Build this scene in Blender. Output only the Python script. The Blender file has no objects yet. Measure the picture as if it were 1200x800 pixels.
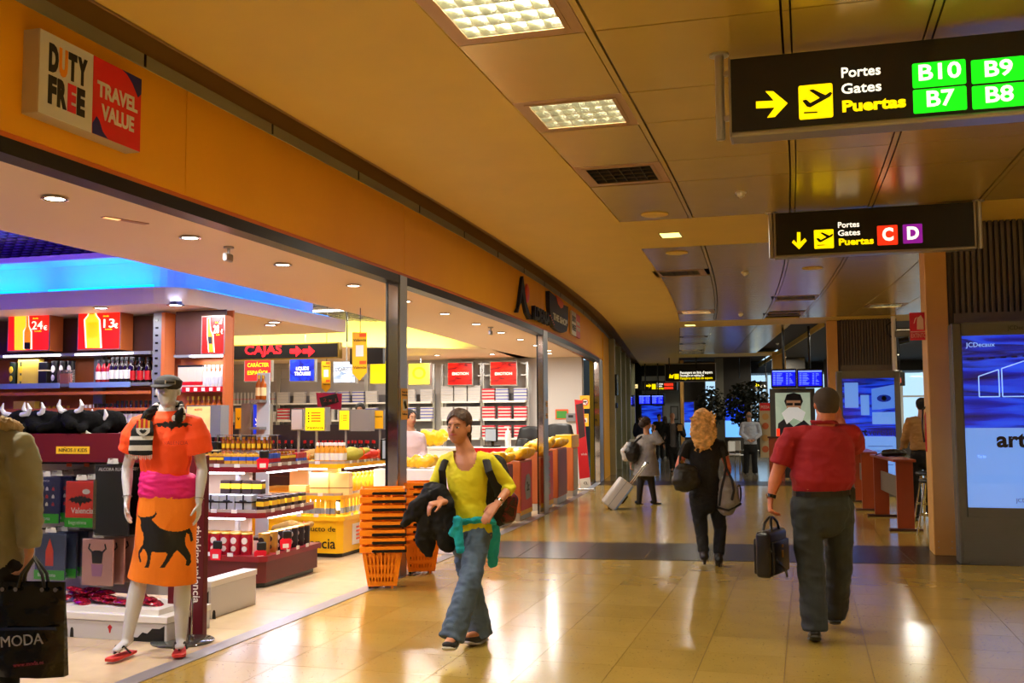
import bpy, bmesh, math, random
import numpy as np
from mathutils import Vector, Matrix, noise as mnoise
random.seed(7)
C = bpy.context.scene.collection
SC = bpy.context.scene
# ------------------------------------------------------------ camera
EYE = Vector((0, 0, 1.58)); FPX = 1200.0
CAM = (Matrix.Rotation(math.radians(16), 3, 'Z') @ Matrix.Rotation(math.radians(94.29), 3, 'X')
       @ Matrix.Rotation(math.radians(-0.35), 3, 'Z'))
cd = bpy.data.cameras.new('camera'); cd.sensor_width = 36; cd.lens = 36
cd.clip_start = 0.05; cd.clip_end = 400
cam = bpy.data.objects.new('camera', cd); C.objects.link(cam)
cam.matrix_world = Matrix.Translation(EYE) @ CAM.to_4x4()
SC.camera = cam
# ------------------------------------------------------------ world, light, exposure
SC.view_settings.view_transform = 'Standard'; SC.view_settings.look = 'None'
SC.view_settings.gamma = 1; SC.view_settings.use_curve_mapping = False
SC.view_settings.exposure = 0.0
w = bpy.data.worlds.new('world'); SC.world = w; w.use_nodes = True
bg = w.node_tree.nodes['Background']
bg.inputs[0].default_value = (0.55, 0.78, 1.0, 1); bg.inputs[1].default_value = 1.3
K_CORR = 0.90      # corridor luminaires
K_STORE = 1.2     # shop luminaires
def area(loc, sx, sy, power, col, rot=(0, 0, 0), parent=None, disk=False, spread=None):
    l = bpy.data.lights.new('lamp', 'AREA'); l.energy = power; l.color = col
    l.shape = 'DISK' if disk else 'RECTANGLE'; l.size = sx
    if not disk: l.size_y = sy
    if spread: l.spread = spread
    o = bpy.data.objects.new('lamp', l); C.objects.link(o); o.location = loc; o.rotation_euler = rot
    if parent: o.parent = parent
    return o
WARM = (1.0, 0.93, 0.76); WHITE = (1.0, 0.93, 0.84); BLUE = (0.0, 0.13, 1.0)
# ------------------------------------------------------------ photograph-to-place measuring helpers
def ray(px, py): return CAM @ Vector(((px - 600) / FPX, (400 - py) / FPX, -1.0))
def onZ(px, py, z=0.0): d = ray(px, py); return EYE + d * ((z - EYE.z) / d.z)
def onY(px, py, y): d = ray(px, py); return EYE + d * (y / d.y)
def onX(px, py, x): d = ray(px, py); return EYE + d * (x / d.x)
def bend(y):      # the whole building curves gently to the left
    if y < 8: return 0.0
    if y < 26: return -0.5 * 0.0067 * (y - 8) ** 2
    return -0.5 * 0.0067 * 18 ** 2 - 0.1206 * (y - 26)
def heading(y): return math.atan(0.0067 * (min(max(y, 8), 26) - 8))
# ------------------------------------------------------------ materials
def lin(c):
    return tuple((v / 255 / 12.92) if v / 255 <= 0.04045 else ((v / 255 + 0.055) / 1.055) ** 2.4 for v in c) + (1,)
MC = {}
def mat(name, col, rough=0.5, metal=0.0, emit=0.0, var=0.0, scale=8.0, bump=0.0, bscale=60.0, trans=0.0,
        spec=0.5, coat=0.0, alpha=1.0, aniso=None):
    if name in MC: return MC[name]
    m = bpy.data.materials.new(name); m.use_nodes = True; nt = m.node_tree; N = nt.nodes; L = nt.links
    b = N['Principled BSDF']; c = lin(col)
    b.inputs['Base Color'].default_value = c; b.inputs['Roughness'].default_value = rough
    b.inputs['Metallic'].default_value = metal; b.inputs['Specular IOR Level'].default_value = spec
    b.inputs['Transmission Weight'].default_value = trans; b.inputs['Coat Weight'].default_value = coat
    b.inputs['Alpha'].default_value = alpha
    if emit:
        b.inputs['Emission Color'].default_value = c; b.inputs['Emission Strength'].default_value = emit
    if var or bump:
        tc = N.new('ShaderNodeTexCoord')
        mp = N.new('ShaderNodeMapping'); L.new(tc.outputs['Object'], mp.inputs[0])
        if aniso: mp.inputs['Scale'].default_value = aniso
    if var:
        n = N.new('ShaderNodeTexNoise'); n.inputs['Scale'].default_value = scale; n.inputs['Detail'].default_value = 4
        L.new(mp.outputs[0], n.inputs['Vector'])
        r = N.new('ShaderNodeValToRGB'); L.new(n.outputs[0], r.inputs[0])
        r.color_ramp.elements[0].position = .3; r.color_ramp.elements[1].position = .7
        r.color_ramp.elements[0].color = tuple(max(0, v * (1 - var)) for v in c[:3]) + (1,)
        r.color_ramp.elements[1].color = tuple(min(1, v * (1 + var)) for v in c[:3]) + (1,)
        L.new(r.outputs[0], b.inputs['Base Color'])
    if bump:
        n2 = N.new('ShaderNodeTexNoise'); n2.inputs['Scale'].default_value = bscale; n2.inputs['Detail'].default_value = 3
        L.new(mp.outputs[0], n2.inputs['Vector'])
        bp = N.new('ShaderNodeBump'); bp.inputs['Strength'].default_value = bump; bp.inputs['Distance'].default_value = 0.01
        L.new(n2.outputs[0], bp.inputs['Height']); L.new(bp.outputs[0], b.inputs['Normal'])
    MC[name] = m; return m
def art(name, stops, emit=1.5, scale=(1, 1, 1), kind='noise', nscale=2.0, dist=1.0, rough=.3, axis=None):
    """picture-like print: a colour ramp over stretched noise (backlit when emit > 0)"""
    if name in MC: return MC[name]
    m = bpy.data.materials.new(name); m.use_nodes = True; nt = m.node_tree; N = nt.nodes; L = nt.links
    b = N['Principled BSDF']; b.inputs['Roughness'].default_value = rough
    tc = N.new('ShaderNodeTexCoord'); mp = N.new('ShaderNodeMapping'); mp.inputs['Scale'].default_value = scale
    L.new(tc.outputs['Object'], mp.inputs[0])
    n = N.new('ShaderNodeTexNoise'); n.inputs['Scale'].default_value = nscale; n.inputs['Distortion'].default_value = dist
    n.inputs['Detail'].default_value = 3
    L.new(mp.outputs[0], n.inputs['Vector'])
    r = N.new('ShaderNodeValToRGB'); L.new(n.outputs[0], r.inputs[0])
    els = r.color_ramp.elements
    while len(els) < len(stops): els.new(0.5)
    for e, (p, c) in zip(els, stops): e.position = p; e.color = lin(c)
    L.new(r.outputs[0], b.inputs['Base Color'])
    if emit:
        L.new(r.outputs[0], b.inputs['Emission Color']); b.inputs['Emission Strength'].default_value = emit
        b.inputs['Base Color'].default_value = (0, 0, 0, 1)
    MC[name] = m; return m
# ------------------------------------------------------------ mesh builder
class MB:
    def __init__(s): s.v = []; s.f = []; s.m = []
    def add(s, vs, fs, m=0):
        o = len(s.v); s.v += [tuple(v) for v in vs]; s.f += [tuple(i + o for i in f) for f in fs]; s.m += [m] * len(fs); return s
    def box(s, x0, x1, y0, y1, z0, z1, m=0, T=None):
        vs = [Vector((x, y, z)) for z in (z0, z1) for y in (y0, y1) for x in (x0, x1)]
        if T: vs = [T @ v for v in vs]
        return s.add(vs, [(0, 2, 3, 1), (4, 5, 7, 6), (0, 1, 5, 4), (2, 6, 7, 3), (0, 4, 6, 2), (1, 3, 7, 5)], m)
    def cbox(s, x0, x1, y0, y1, z0, z1, b=.005, m=0, seg=1):
        bm = bmesh.new(); bmesh.ops.create_cube(bm, size=1)
        for v in bm.verts:
            v.co = Vector(((x0 + x1) / 2 + v.co.x * (x1 - x0), (y0 + y1) / 2 + v.co.y * (y1 - y0), (z0 + z1) / 2 + v.co.z * (z1 - z0)))
        bmesh.ops.bevel(bm, geom=bm.edges[:], offset=b, segments=seg, affect='EDGES', profile=.5)
        bm.verts.index_update()
        s.add([v.co.copy() for v in bm.verts], [[v.index for v in f.verts] for f in bm.faces], m); bm.free(); return s
    def prism(s, pts, a0, a1, axis='z', m=0):
        def P(u, v, a): return {'z': (u, v, a), 'y': (u, a, v), 'x': (a, u, v)}[axis]
        n = len(pts); vs = [P(u, v, a0) for u, v in pts] + [P(u, v, a1) for u, v in pts]
        ar = sum(pts[i][0] * pts[(i + 1) % n][1] - pts[(i + 1) % n][0] * pts[i][1] for i in range(n))
        fs = [tuple(range(n - 1, -1, -1)), tuple(range(n, 2 * n))] + [(i, (i + 1) % n, n + (i + 1) % n, n + i) for i in range(n)]
        flip = (ar < 0) ^ (axis == 'y')
        if flip: fs = [f[::-1] for f in fs]
        return s.add(vs, fs, m)
    def cyl(s, p0, p1, r0, r1=None, n=12, m=0):
        p0 = Vector(p0); p1 = Vector(p1); r1 = r0 if r1 is None else r1
        t = (p1 - p0).normalized(); a = t.orthogonal().normalized(); b = t.cross(a)
        vs = []
        for p, r in ((p0, r0), (p1, r1)):
            for i in range(n):
                an = 2 * math.pi * i / n; vs.append(p + (a * math.cos(an) + b * math.sin(an)) * r)
        fs = [(i, (i + 1) % n, n + (i + 1) % n, n + i) for i in range(n)] + [tuple(range(n - 1, -1, -1)), tuple(range(n, 2 * n))]
        return s.add(vs, fs, m)
    def lathe(s, prof, n=12, c=(0, 0, 0), m=0, caps=True):
        vs = []
        for r, z in prof:
            for i in range(n):
                a = 2 * math.pi * i / n; vs.append((c[0] + r * math.cos(a), c[1] + r * math.sin(a), c[2] + z))
        k = len(prof)
        fs = [(j * n + i, j * n + (i + 1) % n, (j + 1) * n + (i + 1) % n, (j + 1) * n + i) for j in range(k - 1) for i in range(n)]
        if caps: fs += [tuple(range(n - 1, -1, -1)), tuple((k - 1) * n + i for i in range(n))]
        return s.add(vs, fs, m)
    def tube(s, pts, r, n=6, m=0, closed=False):
        pts = [Vector(p) for p in pts]; k = len(pts); vs = []
        up = None
        for j, p in enumerate(pts):
            q0 = pts[j - 1] if (j or closed) else p; q1 = pts[(j + 1) % k] if (j < k - 1 or closed) else p
            t = (q1 - q0).normalized()
            if up is None: up = t.orthogonal().normalized()
            a = (up - t * up.dot(t)).normalized(); up = a; b = t.cross(a)
            rr = r[j] if isinstance(r, (list, tuple)) else r
            for i in range(n):
                an = 2 * math.pi * i / n; vs.append(p + (a * math.cos(an) + b * math.sin(an)) * rr)
        fs = [(j * n + i, j * n + (i + 1) % n, ((j + 1) % k) * n + (i + 1) % n, ((j + 1) % k) * n + i)
              for j in range(k if closed else k - 1) for i in range(n)]
        if not closed: fs += [tuple(range(n - 1, -1, -1)), tuple((k - 1) * n + i for i in range(n))]
        return s.add(vs, fs, m)
    def ell(s, c, r, nu=12, nv=8, m=0, T=None):
        vs = []; 
        for j in range(1, nv):
            th = math.pi * j / nv
            for i in range(nu):
                ph = 2 * math.pi * i / nu
                vs.append(Vector((r[0] * math.sin(th) * math.cos(ph), r[1] * math.sin(th) * math.sin(ph), r[2] * math.cos(th))))
        vs.append(Vector((0, 0, r[2]))); vs.append(Vector((0, 0, -r[2])))
        vs = [(T @ v if T else v) + Vector(c) for v in vs]; t = len(vs) - 2
        fs = [(j * nu + i, (j + 1) * nu + i, (j + 1) * nu + (i + 1) % nu, j * nu + (i + 1) % nu) for j in range(nv - 2) for i in range(nu)]
        fs += [(t, i, (i + 1) % nu) for i in range(nu)] + [(t + 1, (nv - 2) * nu + (i + 1) % nu, (nv - 2) * nu + i) for i in range(nu)]
        return s.add(vs, fs, m)
    def flat(s, pts, y, d=.002, m=0):   # polygon in the x-z plane, thin, facing -y
        return s.prism(pts, y - d, y, 'y', m)
    def mesh(s, name, mats, smooth=False, off=(0, 0, 0), angle=40):
        me = bpy.data.meshes.new(name)
        vs = [(a - off[0], b - off[1], c - off[2]) for a, b, c in s.v] if any(off) else s.v
        me.from_pydata(vs, [], s.f)
        if not isinstance(mats, (list, tuple)): mats = [mats]
        for q in mats: me.materials.append(q)
        if len(mats) > 1: me.polygons.foreach_set('material_index', s.m)
        if smooth:
            me.polygons.foreach_set('use_smooth', [True] * len(s.f)); me.set_sharp_from_angle(angle=math.radians(angle))
        me.update(); return me
    def build(s, name, mats, parent=None, smooth=False, off=(0, 0, 0), kind=None, loc=None, angle=40):
        return link(name, s.mesh(name, mats, smooth, off, angle), parent, kind, loc)
def link(name, me, parent=None, kind=None, loc=None, rot=None):
    o = bpy.data.objects.new(name, me); C.objects.link(o)
    if parent: o.parent = parent
    if kind: o['kind'] = kind
    if loc is not None: o.location = loc
    if rot is not None: o.rotation_euler = rot
    return o
def tag(o, label, cat, group=None, kind=None):
    o['label'] = label; o['category'] = cat
    if group: o['group'] = group
    if kind: o['kind'] = kind
    return o
def thing(name, label, cat, loc=(0, 0, 0), rz=0.0, group=None):
    o = bpy.data.objects.new(name, None); C.objects.link(o); o.empty_display_size = .1
    o.location = loc; o.rotation_euler = (0, 0, rz); return tag(o, label, cat, group)
def struct(name, loc=(0, 0, 0)):
    o = bpy.data.objects.new(name, None); C.objects.link(o); o['kind'] = 'structure'; o.location = loc; return o
KIDS = {}
def freeze(root):     # remember the tree of a prototype once, for quick copies
    def rec(o): return (o, [rec(c) for c in C.objects if c.parent == o])
    KIDS[root.name] = rec(root); return root
def dup(root, loc, rz=0.0, label=None, group=None, scale=None):
    def rec(node, par):
        o, ch = node; c = o.copy(); C.objects.link(c)
        if par: c.parent = par
        for g in ch: rec(g, c)
        return c
    r = rec(KIDS[root.name], None); r.location = loc; r.rotation_euler = (0, 0, rz)
    if scale: r.scale = scale if isinstance(scale, (tuple, list)) else (scale,) * 3
    if label: r['label'] = label
    if group: r['group'] = group
    return r
USED = set()
def tidy(l):
    w = l.split()
    for x in ('small', 'the', 'the', 'of', 'and', 'a', 'along', 'little', 'in'):
        if len(w) <= 16: break
        if x in w: w.remove(x)
    return ' '.join(w)
def put(root, loc, rz=0.0, label=None, group=None, scale=None):   # first use moves the prototype itself
    if label: label = tidy(label)
    if root.name not in USED:
        USED.add(root.name); root.location = loc; root.rotation_euler = (0, 0, rz)
        if scale: root.scale = scale if isinstance(scale, (tuple, list)) else (scale,) * 3
        if label: root['label'] = label
        if group: root['group'] = group
        return root
    return dup(root, loc, rz, label, group, scale)
FACE_Y = (math.pi / 2, 0, 0)               # lettering that faces the viewer down the hall (-y)
FACE_X = (math.pi / 2, 0, math.pi / 2)     # lettering on the shop front (+x)
def text(s, size, m, parent, loc, rot=FACE_Y, ext=.002, bold=0.0, sx=1.0, align='CENTER', name='lettering', space=1.0, shear=0):
    cu = bpy.data.curves.new('t', 'FONT'); cu.body = s; cu.size = size; cu.extrude = ext; cu.offset = bold
    cu.align_x = align; cu.align_y = 'CENTER'; cu.resolution_u = 3; cu.space_character = space; cu.shear = shear
    t = bpy.data.objects.new('t', cu)
    me = bpy.data.meshes.new_from_object(t); bpy.data.objects.remove(t); bpy.data.curves.remove(cu)
    me.materials.clear(); me.materials.append(m)
    o = link(name, me, parent, loc=loc, rot=rot); o.scale = (sx, 1, 1); return o
# ------------------------------------------------------------ soft bodies: rings along bones, fused by a voxel remesh
def ring_chain(mb, pts, side=None, n=14, cap=True):
    """pts: (position, half width along side, half width across)"""
    P = [Vector(p[0]) for p in pts]; R = [(p[1], p[2] if len(p) > 2 else p[1]) for p in pts]
    t0 = (P[1] - P[0]).normalized(); t1 = (P[-1] - P[-2]).normalized()
    P2 = []; R2 = []; P3 = []; R3 = []
    if cap in (True, 'start'):
        a, b = R[0]; m = min(a, b)
        for k in (1.0, .92, .7, .4):
            P2.append(P[0] - t0 * m * k * .9); q = math.sqrt(max(0.02, 1 - k * k)); R2.append((a * q, b * q))
    if cap is True:
        a, b = R[-1]; m = min(a, b)
        for k in (.4, .7, .92, 1.0):
            P3.append(P[-1] + t1 * m * k * .9); q = math.sqrt(max(0.02, 1 - k * k)); R3.append((a * q, b * q))
    P = P2 + P + P3; R = R2 + R + R3
    k = len(P); vs = []; sd = Vector(side) if side is not None else None; prev = None
    for j in range(k):
        t = (P[min(j + 1, k - 1)] - P[max(j - 1, 0)]).normalized()
        ref = sd if sd is not None else (prev if prev is not None else t.orthogonal())
        a = ref - t * ref.dot(t)
        if a.length < 1e-4: a = t.orthogonal()
        a.normalize(); prev = a; b = t.cross(a)
        for i in range(n):
            an = 2 * math.pi * i / n; vs.append(P[j] + a * math.cos(an) * R[j][0] + b * math.sin(an) * R[j][1])
    fs = [(j * n + i, j * n + (i + 1) % n, (j + 1) * n + (i + 1) % n, (j + 1) * n + i) for j in range(k - 1) for i in range(n)]
    fs += [tuple(range(n - 1, -1, -1)), tuple((k - 1) * n + i for i in range(n))]
    mb.add(vs, fs)
def fuse(name, mb, voxel, mats, parent, smooth=3, off=(0, 0, 0), wr=0.0, wscale=14.0, wz=1.0, matfn=None, cut=None, factor=.5):
    me = mb.mesh('tmp', mats if isinstance(mats, (list, tuple)) else [mats])
    o = bpy.data.objects.new('tmp', me); C.objects.link(o)
    r = o.modifiers.new('r', 'REMESH'); r.mode = 'VOXEL'; r.voxel_size = voxel; r.use_smooth_shade = True
    if smooth: s_ = o.modifiers.new('s', 'SMOOTH'); s_.iterations = smooth; s_.factor = factor
    dg = bpy.context.evaluated_depsgraph_get(); dg.update()
    m2 = bpy.data.meshes.new_from_object(o.evaluated_get(dg)); bpy.data.objects.remove(o); bpy.data.meshes.remove(me)
    n = len(m2.vertices); co = np.empty(n * 3); m2.vertices.foreach_get('co', co); co = co.reshape(-1, 3)
    if wr:
        no = np.empty(n * 3); m2.vertices.foreach_get('normal', no); no = no.reshape(-1, 3)
        def fold(a):
            q = Vector((a[0] * wscale, a[1] * wscale, a[2] * wscale * wz * 1.6)); n1 = mnoise.noise(q)
            return .8 * n1 + .9 * (.35 - abs(mnoise.noise(q * 1.3 + Vector((7, 3, 1)))) * 1.6)
        d = np.array([fold(a) for a in co])
        co = co + no * (d * wr)[:, None]
    co = co - np.array(off)
    m2.vertices.foreach_set('co', co.ravel())
    m2.materials.clear()
    for q in (mats if isinstance(mats, (list, tuple)) else [mats]): m2.materials.append(q)
    if cut:
        bm = bmesh.new(); bm.from_mesh(m2)
        dl = [v for v in bm.verts if cut(v.co + Vector(off))]
        bmesh.ops.delete(bm, geom=dl, context='VERTS'); bm.to_mesh(m2); bm.free()
    if matfn:
        for p in m2.polygons: p.material_index = matfn(Vector(p.center) + Vector(off), p.normal)
    m2.polygons.foreach_set('use_smooth', [True] * len(m2.polygons)); m2.update(); m2.name = name
    return link(name, m2, parent)
# ============================================================ THE SETTING
def terrazzo(name, col):
    m = mat(name, col, .17, var=.05, scale=3, spec=.5); nt = m.node_tree; N = nt.nodes; L = nt.links; b = N['Principled BSDF']
    src = b.inputs['Base Color'].links[0].from_socket; g = N.new('ShaderNodeNewGeometry')
    n = N.new('ShaderNodeTexNoise'); n.inputs['Scale'].default_value = 55; n.inputs['Detail'].default_value = 2; L.new(g.outputs['Position'], n.inputs['Vector'])
    n2 = N.new('ShaderNodeTexNoise'); n2.inputs['Scale'].default_value = 2.2; L.new(g.outputs['Position'], n2.inputs['Vector'])
    r = N.new('ShaderNodeValToRGB'); r.color_ramp.elements[0].position = .665; r.color_ramp.elements[0].color = (0, 0, 0, 1); r.color_ramp.elements[1].position = .70; r.color_ramp.elements[1].color = (.75, .75, .75, 1)
    L.new(n.outputs[0], r.inputs[0]); mx = N.new('ShaderNodeMixRGB'); L.new(r.outputs[0], mx.inputs[0]); L.new(src, mx.inputs[1]); mx.inputs[2].default_value = lin((112, 84, 40)); L.new(mx.outputs[0], b.inputs['Base Color'])
    rr = N.new('ShaderNodeMapRange'); rr.inputs['To Min'].default_value = .12; rr.inputs['To Max'].default_value = .24; L.new(n2.outputs[0], rr.inputs['Value']); L.new(rr.outputs[0], b.inputs['Roughness']); return m
M_tileA = terrazzo('terrazzo', (166, 137, 62)); M_tileB = terrazzo('terrazzo_light', (169, 140, 65)); M_tileC = terrazzo('terrazzo_dark', (163, 134, 60))
M_joint = mat('tile_joint', (110, 80, 38), .7)
M_dark = mat('dark_stone', (50, 45, 42), .26, var=.25, scale=30, spec=.3)
M_stile = mat('shop_tile', (212, 188, 150), .25, var=.05, scale=6)
M_sjoint = mat('shop_joint', (150, 120, 85), .6)
M_steel = mat('brushed_steel', (186, 186, 184), .32, .75, bump=.05, bscale=40, aniso=(1, 1, 30))
M_chrome = mat('chrome', (200, 200, 200), .12, 1.0)
M_mirror = mat('polished_steel', (175, 170, 165), .1, 1.0, bump=.25, bscale=3)
M_black = mat('black_gloss', (14, 14, 15), .22)
M_rail = mat('black_rail', (38, 36, 36), .35, .5)
M_orange = mat('orange_fascia', (255, 180, 0), .6, var=.04, scale=2)
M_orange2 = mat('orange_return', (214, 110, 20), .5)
M_plaster = mat('golden_plaster', (216, 184, 80), .6, var=.03, scale=2)
M_panel = mat('golden_metal_panel', (206, 176, 86), .24, .45, var=.03, scale=3)
M_plenum = mat('dark_gap', (60, 44, 24), .8)
M_greywall = mat('grey_green_paint', (176, 176, 148), .5, var=.05, scale=3)
M_greystrip = mat('pale_grey_strip', (170, 168, 150), .5)
M_shopwall = mat('shop_wall', (196, 192, 190), .6)
M_shopceil = mat('shop_ceiling', (232, 205, 172), .6)
M_white = mat('white_paint', (235, 233, 228), .4)
M_beigecol = mat('beige_column', (212, 160, 84), .45, var=.05, scale=3)
M_rib = mat('ribbed_brown_slat', (92, 80, 62), .5)
M_ribback = mat('ribbed_backing', (48, 40, 30), .7)
M_darkwall = mat('dark_wall', (52, 47, 42), .6)
M_darkceil = mat('dark_ceiling', (30, 27, 24), .7)
def sheared(mb, x0, x1, y0, y1, z0, z1, m=0):
    a, b = bend(y0), bend(y1)
    vs = [(x0 + a, y0, z0), (x1 + a, y0, z0), (x0 + b, y1, z0), (x1 + b, y1, z0),
          (x0 + a, y0, z1), (x1 + a, y0, z1), (x0 + b, y1, z1), (x1 + b, y1, z1)]
    mb.add(vs, [(0, 2, 3, 1), (4, 5, 7, 6), (0, 1, 5, 4), (2, 6, 7, 3), (0, 4, 6, 2), (1, 3, 7, 5)], m)
def strip(mb, x0, x1, y0, y1, z0, z1, m=0, step=1.5):
    n = max(1, int(math.ceil((y1 - y0) / step)))
    for i in range(n): sheared(mb, x0, x1, y0 + (y1 - y0) * i / n, y0 + (y1 - y0) * (i + 1) / n, z0, z1, m)
# ---- floor
floor = struct('floor')
mb = MB(); mb.box(-15, 14, -6, 58, -.2, -.006); mb.build('subfloor', M_joint, floor)
TS = .525; X0 = -1.75; Y0 = 7.13
tms = []
for m_ in (M_tileA, M_tileB, M_tileC):
    mb = MB(); g = .0016; mb.box(g, TS - g, g, TS - g, -.01, 0); tms.append(mb.mesh('floor_tile', m_))
rows = [j for j in range(-8, 8)]; cols = [i for i in range(-4, 14)]
far = MB()
for j in range(-18, 34):
    y = Y0 + j * TS
    for i in range(-7, 24):
        x = X0 + i * TS
        if x + TS < -3.93 + bend(y): continue
        xx = max(x, -3.95 + bend(y))
        if j in rows and i in cols and xx == x:
            o = link('floor_tile', random.choice(tms), floor, loc=(x, y, 0)); 
        elif xx != x and j in rows:
            mb = MB(); mb.box(xx + .0016, x + TS - .0016, y + .0016, y + TS - .0016, -.01, 0); mb.build('floor_tile', M_tileA, floor)
        else:
            far.box(xx + .0016, x + TS - .0016, y + .0016, y + TS - .0016, -.01, 0, random.randrange(3))
far.build('floor_tile_field', [M_tileA, M_tileB, M_tileC], floor, kind='stuff')
mb = MB(); mb.box(-15, 14, Y0 + 34 * TS, 58, -.01, 0); mb.build('far_floor', mat('far_floor_reflection', (128, 118, 100), .13, var=.15, scale=4), floor)  # grey of reflections put into the colour of the far floor
def band(pts, n):
    mb = MB()
    (ax, ay), (bx, by), (cx, cy), (dx, dy) = pts
    parts = []
    for i in range(n):
        t0, t1 = i / n + .0004, (i + 1) / n - .0004
        L = lambda t, p, q: (p[0] + (q[0] - p[0]) * t, p[1] + (q[1] - p[1]) * t)
        q = [L(t0, pts[0], pts[1]), L(t1, pts[0], pts[1]), L(t1, pts[3], pts[2]), L(t0, pts[3], pts[2])]
        m = MB(); m.prism(q, -.004, .004, 'z'); m.build('dark_band_slab', M_dark, floor)
band([(-3.93, 11.24), (7.5, 12.62), (7.4, 14.2), (-4.02, 12.78)], 16)
band([(-5.0, 23.9), (7.5, 25.4), (7.4, 27.1), (-5.15, 25.5)], 10)
# shop floor
sm = MB(); S_ = .8; sm.box(.002, S_ - .002, .002, S_ - .002, -.008, .002); sme = sm.mesh('shop_floor_tile', M_stile); fs_ = MB()
for j in range(0, 27):
    y = 3.0 + j * S_
    for i in range(0, 13):
        x = -4.06 - (i + 1) * S_ + bend(y + .4)
        if i < 4 and 2 < j < 14: link('shop_floor_tile', sme, floor, loc=(x, y, 0))
        else: fs_.box(x + .002, x + S_ - .002, y + .002, y + S_ - .002, -.008, .002)
fs_.build('shop_tile_field', M_stile, floor, kind='stuff')
mb = MB(); strip(mb, -4.06, -3.92, 2.0, 24.8, -.002, .005, step=1.2); o = mb.build('trim_1', mat('threshold_strip', (150, 146, 148), .4, .3)); o['kind'] = 'structure'
# ---- hall ceiling
ceiling = struct('ceiling')
mb = MB(); strip(mb, -3.6, 9.5, -6, 26, 3.95, 3.98); strip(mb, -3.6, 1.5, 26, 48, 3.95, 3.98); mb.build('plenum', M_plenum, ceiling)
mb = MB()
strip(mb, -3.58, -1.955, -6, 46, 3.8, 3.83); strip(mb, -1.955, 9.5, 11.435, 13.345, 3.8, 3.83)
strip(mb, -1.955, 9.5, 23.9, 25.5, 3.8, 3.83); strip(mb, -1.955, 1.45, 36.5, 38.5, 3.8, 3.83)
mb.build('plaster_band', M_plaster, ceiling)
CX = [-1.95, -1.17, -.03, .72, 1.85, 2.6, 3.75, 4.5]
LIGHTS = {}
def panels(ys, right, joined=False):
    J = MB()
    for a, b in zip(ys[:-1], ys[1:]):
        for k in range(len(CX) - 1):
            if CX[k + 1] > right + .3: continue
            m = MB(); w = .03 if (k % 2 == 0) else .006
            xa, xb = CX[k] + .006 + (.05 if k % 2 == 1 else 0), CX[k + 1] - .006 - (.05 if k % 2 == 1 else 0)
            if (k, round(a, 1)) in HOLES: continue
            t = J if joined else m
            sheared(t, xa, xb, a + .006, b - .006, 3.8, 3.822)
            if not joined: m.build('ceiling_panel', M_panel, ceiling)
            if k % 2 == 1:
                for u in (CX[k], CX[k + 1] - .046): sheared(J, u + .004, u + .042, a + .002, b - .002, 3.796, 3.82)
    J.build('ceiling_batten', M_panel, ceiling, kind='stuff')
Y1 = [-.2, 1.0, 2.2, 3.35, 4.5 + .38, 5.66, 6.83, 7.6, 8.8, 9.6, 11.43]
Y1 = [-.3, .9, 2.1, 3.3, 4.86, 5.66, 6.83, 7.6, 8.8, 9.6, 11.43]
Y2 = [13.35, 15.45, 16.2, 17.4, 18.2, 19.4, 20.3, 21.4, 22.2, 23.9]
Y3 = [25.5 + 1.1 * i for i in range(11)]
# light openings: (column, start of row)
HOLES = {(0, 4.9), (0, 6.8), (0, 8.8), (0, 3.3 - 2.4), (0, 21.4), (4, 21.4), (2, 19.4), (2, 22.2), (0, 15.4), (0, 15.5)}
panels(Y1, 9); panels(Y2, 9); panels(Y3, 1.45, True)
mb = MB(); strip(mb, 4.5, 9.5, -6, 26, 3.8, 3.82); strip(mb, -1.95, 4.5, -6, -.31, 3.8, 3.82); mb.build('plain_field', M_panel, ceiling)
mb = MB(); mb.box(-.9, 14, 26.0, 58, 3.86, 3.9); mb.box(-16, 0, 46, 58, 3.86, 3.9); mb.build('dark_soffit', M_darkceil, ceiling)
mb = MB(); strip(mb, 1.45, 1.49, 25.5, 46, 3.72, 3.86); mb.build('soffit_edge', M_plaster, ceiling)
# groove between shop front and ceiling
mb = MB(); strip(mb, -3.99, -3.58, -6, 46, 4.02, 4.05); strip(mb, -3.6, -3.57, -6, 46, 3.8, 4.03); mb.build('ceiling_groove', mat('groove_paint', (150, 116, 66), .6), ceiling)
# ---- shop front fascia
wall_left = struct('wall_left')
seams = [-2, .9, 3.2, 5.88, 9.78, 16.35, 28.3]
for a, b in zip(seams[:-1], seams[1:]):
    mb = MB(); strip(mb, -4.02, -3.95, a + .004, b - .004, 3.08, 3.79); mb.build('fascia_panel', M_orange, wall_left)
mb = MB(); strip(mb, -3.995, -3.94, -2, 46, 3.79, 3.875); mb.build('grey_strip', M_greystrip, wall_left)
mb = MB(); strip(mb, -4.02, -3.96, -6, 46, 3.875, 4.03); mb.build('groove_back', mat('groove_paint', (150, 116, 66), .6), wall_left)
mb = MB()
for i in range(17): y = -1 + i * 1.6; sheared(mb, -3.945, -3.936, y, y + .02, 3.795, 3.875)
mb.build('strip_joint', M_rail, wall_left)
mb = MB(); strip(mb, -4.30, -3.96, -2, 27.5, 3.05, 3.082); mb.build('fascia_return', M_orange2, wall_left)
mb = MB()
strip(mb, -4.06, -3.955, -2, 26.1, 2.965, 3.05); strip(mb, -4.13, -4.085, -2, 26.1, 2.975, 3.05)
mb.build('shutter_rail', M_rail, wall_left)
mb = MB(); strip(mb, -4.35, -4.02, -2, 28.2, 3.06, 4.05); mb.build('fascia_core', M_plenum, wall_left)
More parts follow.
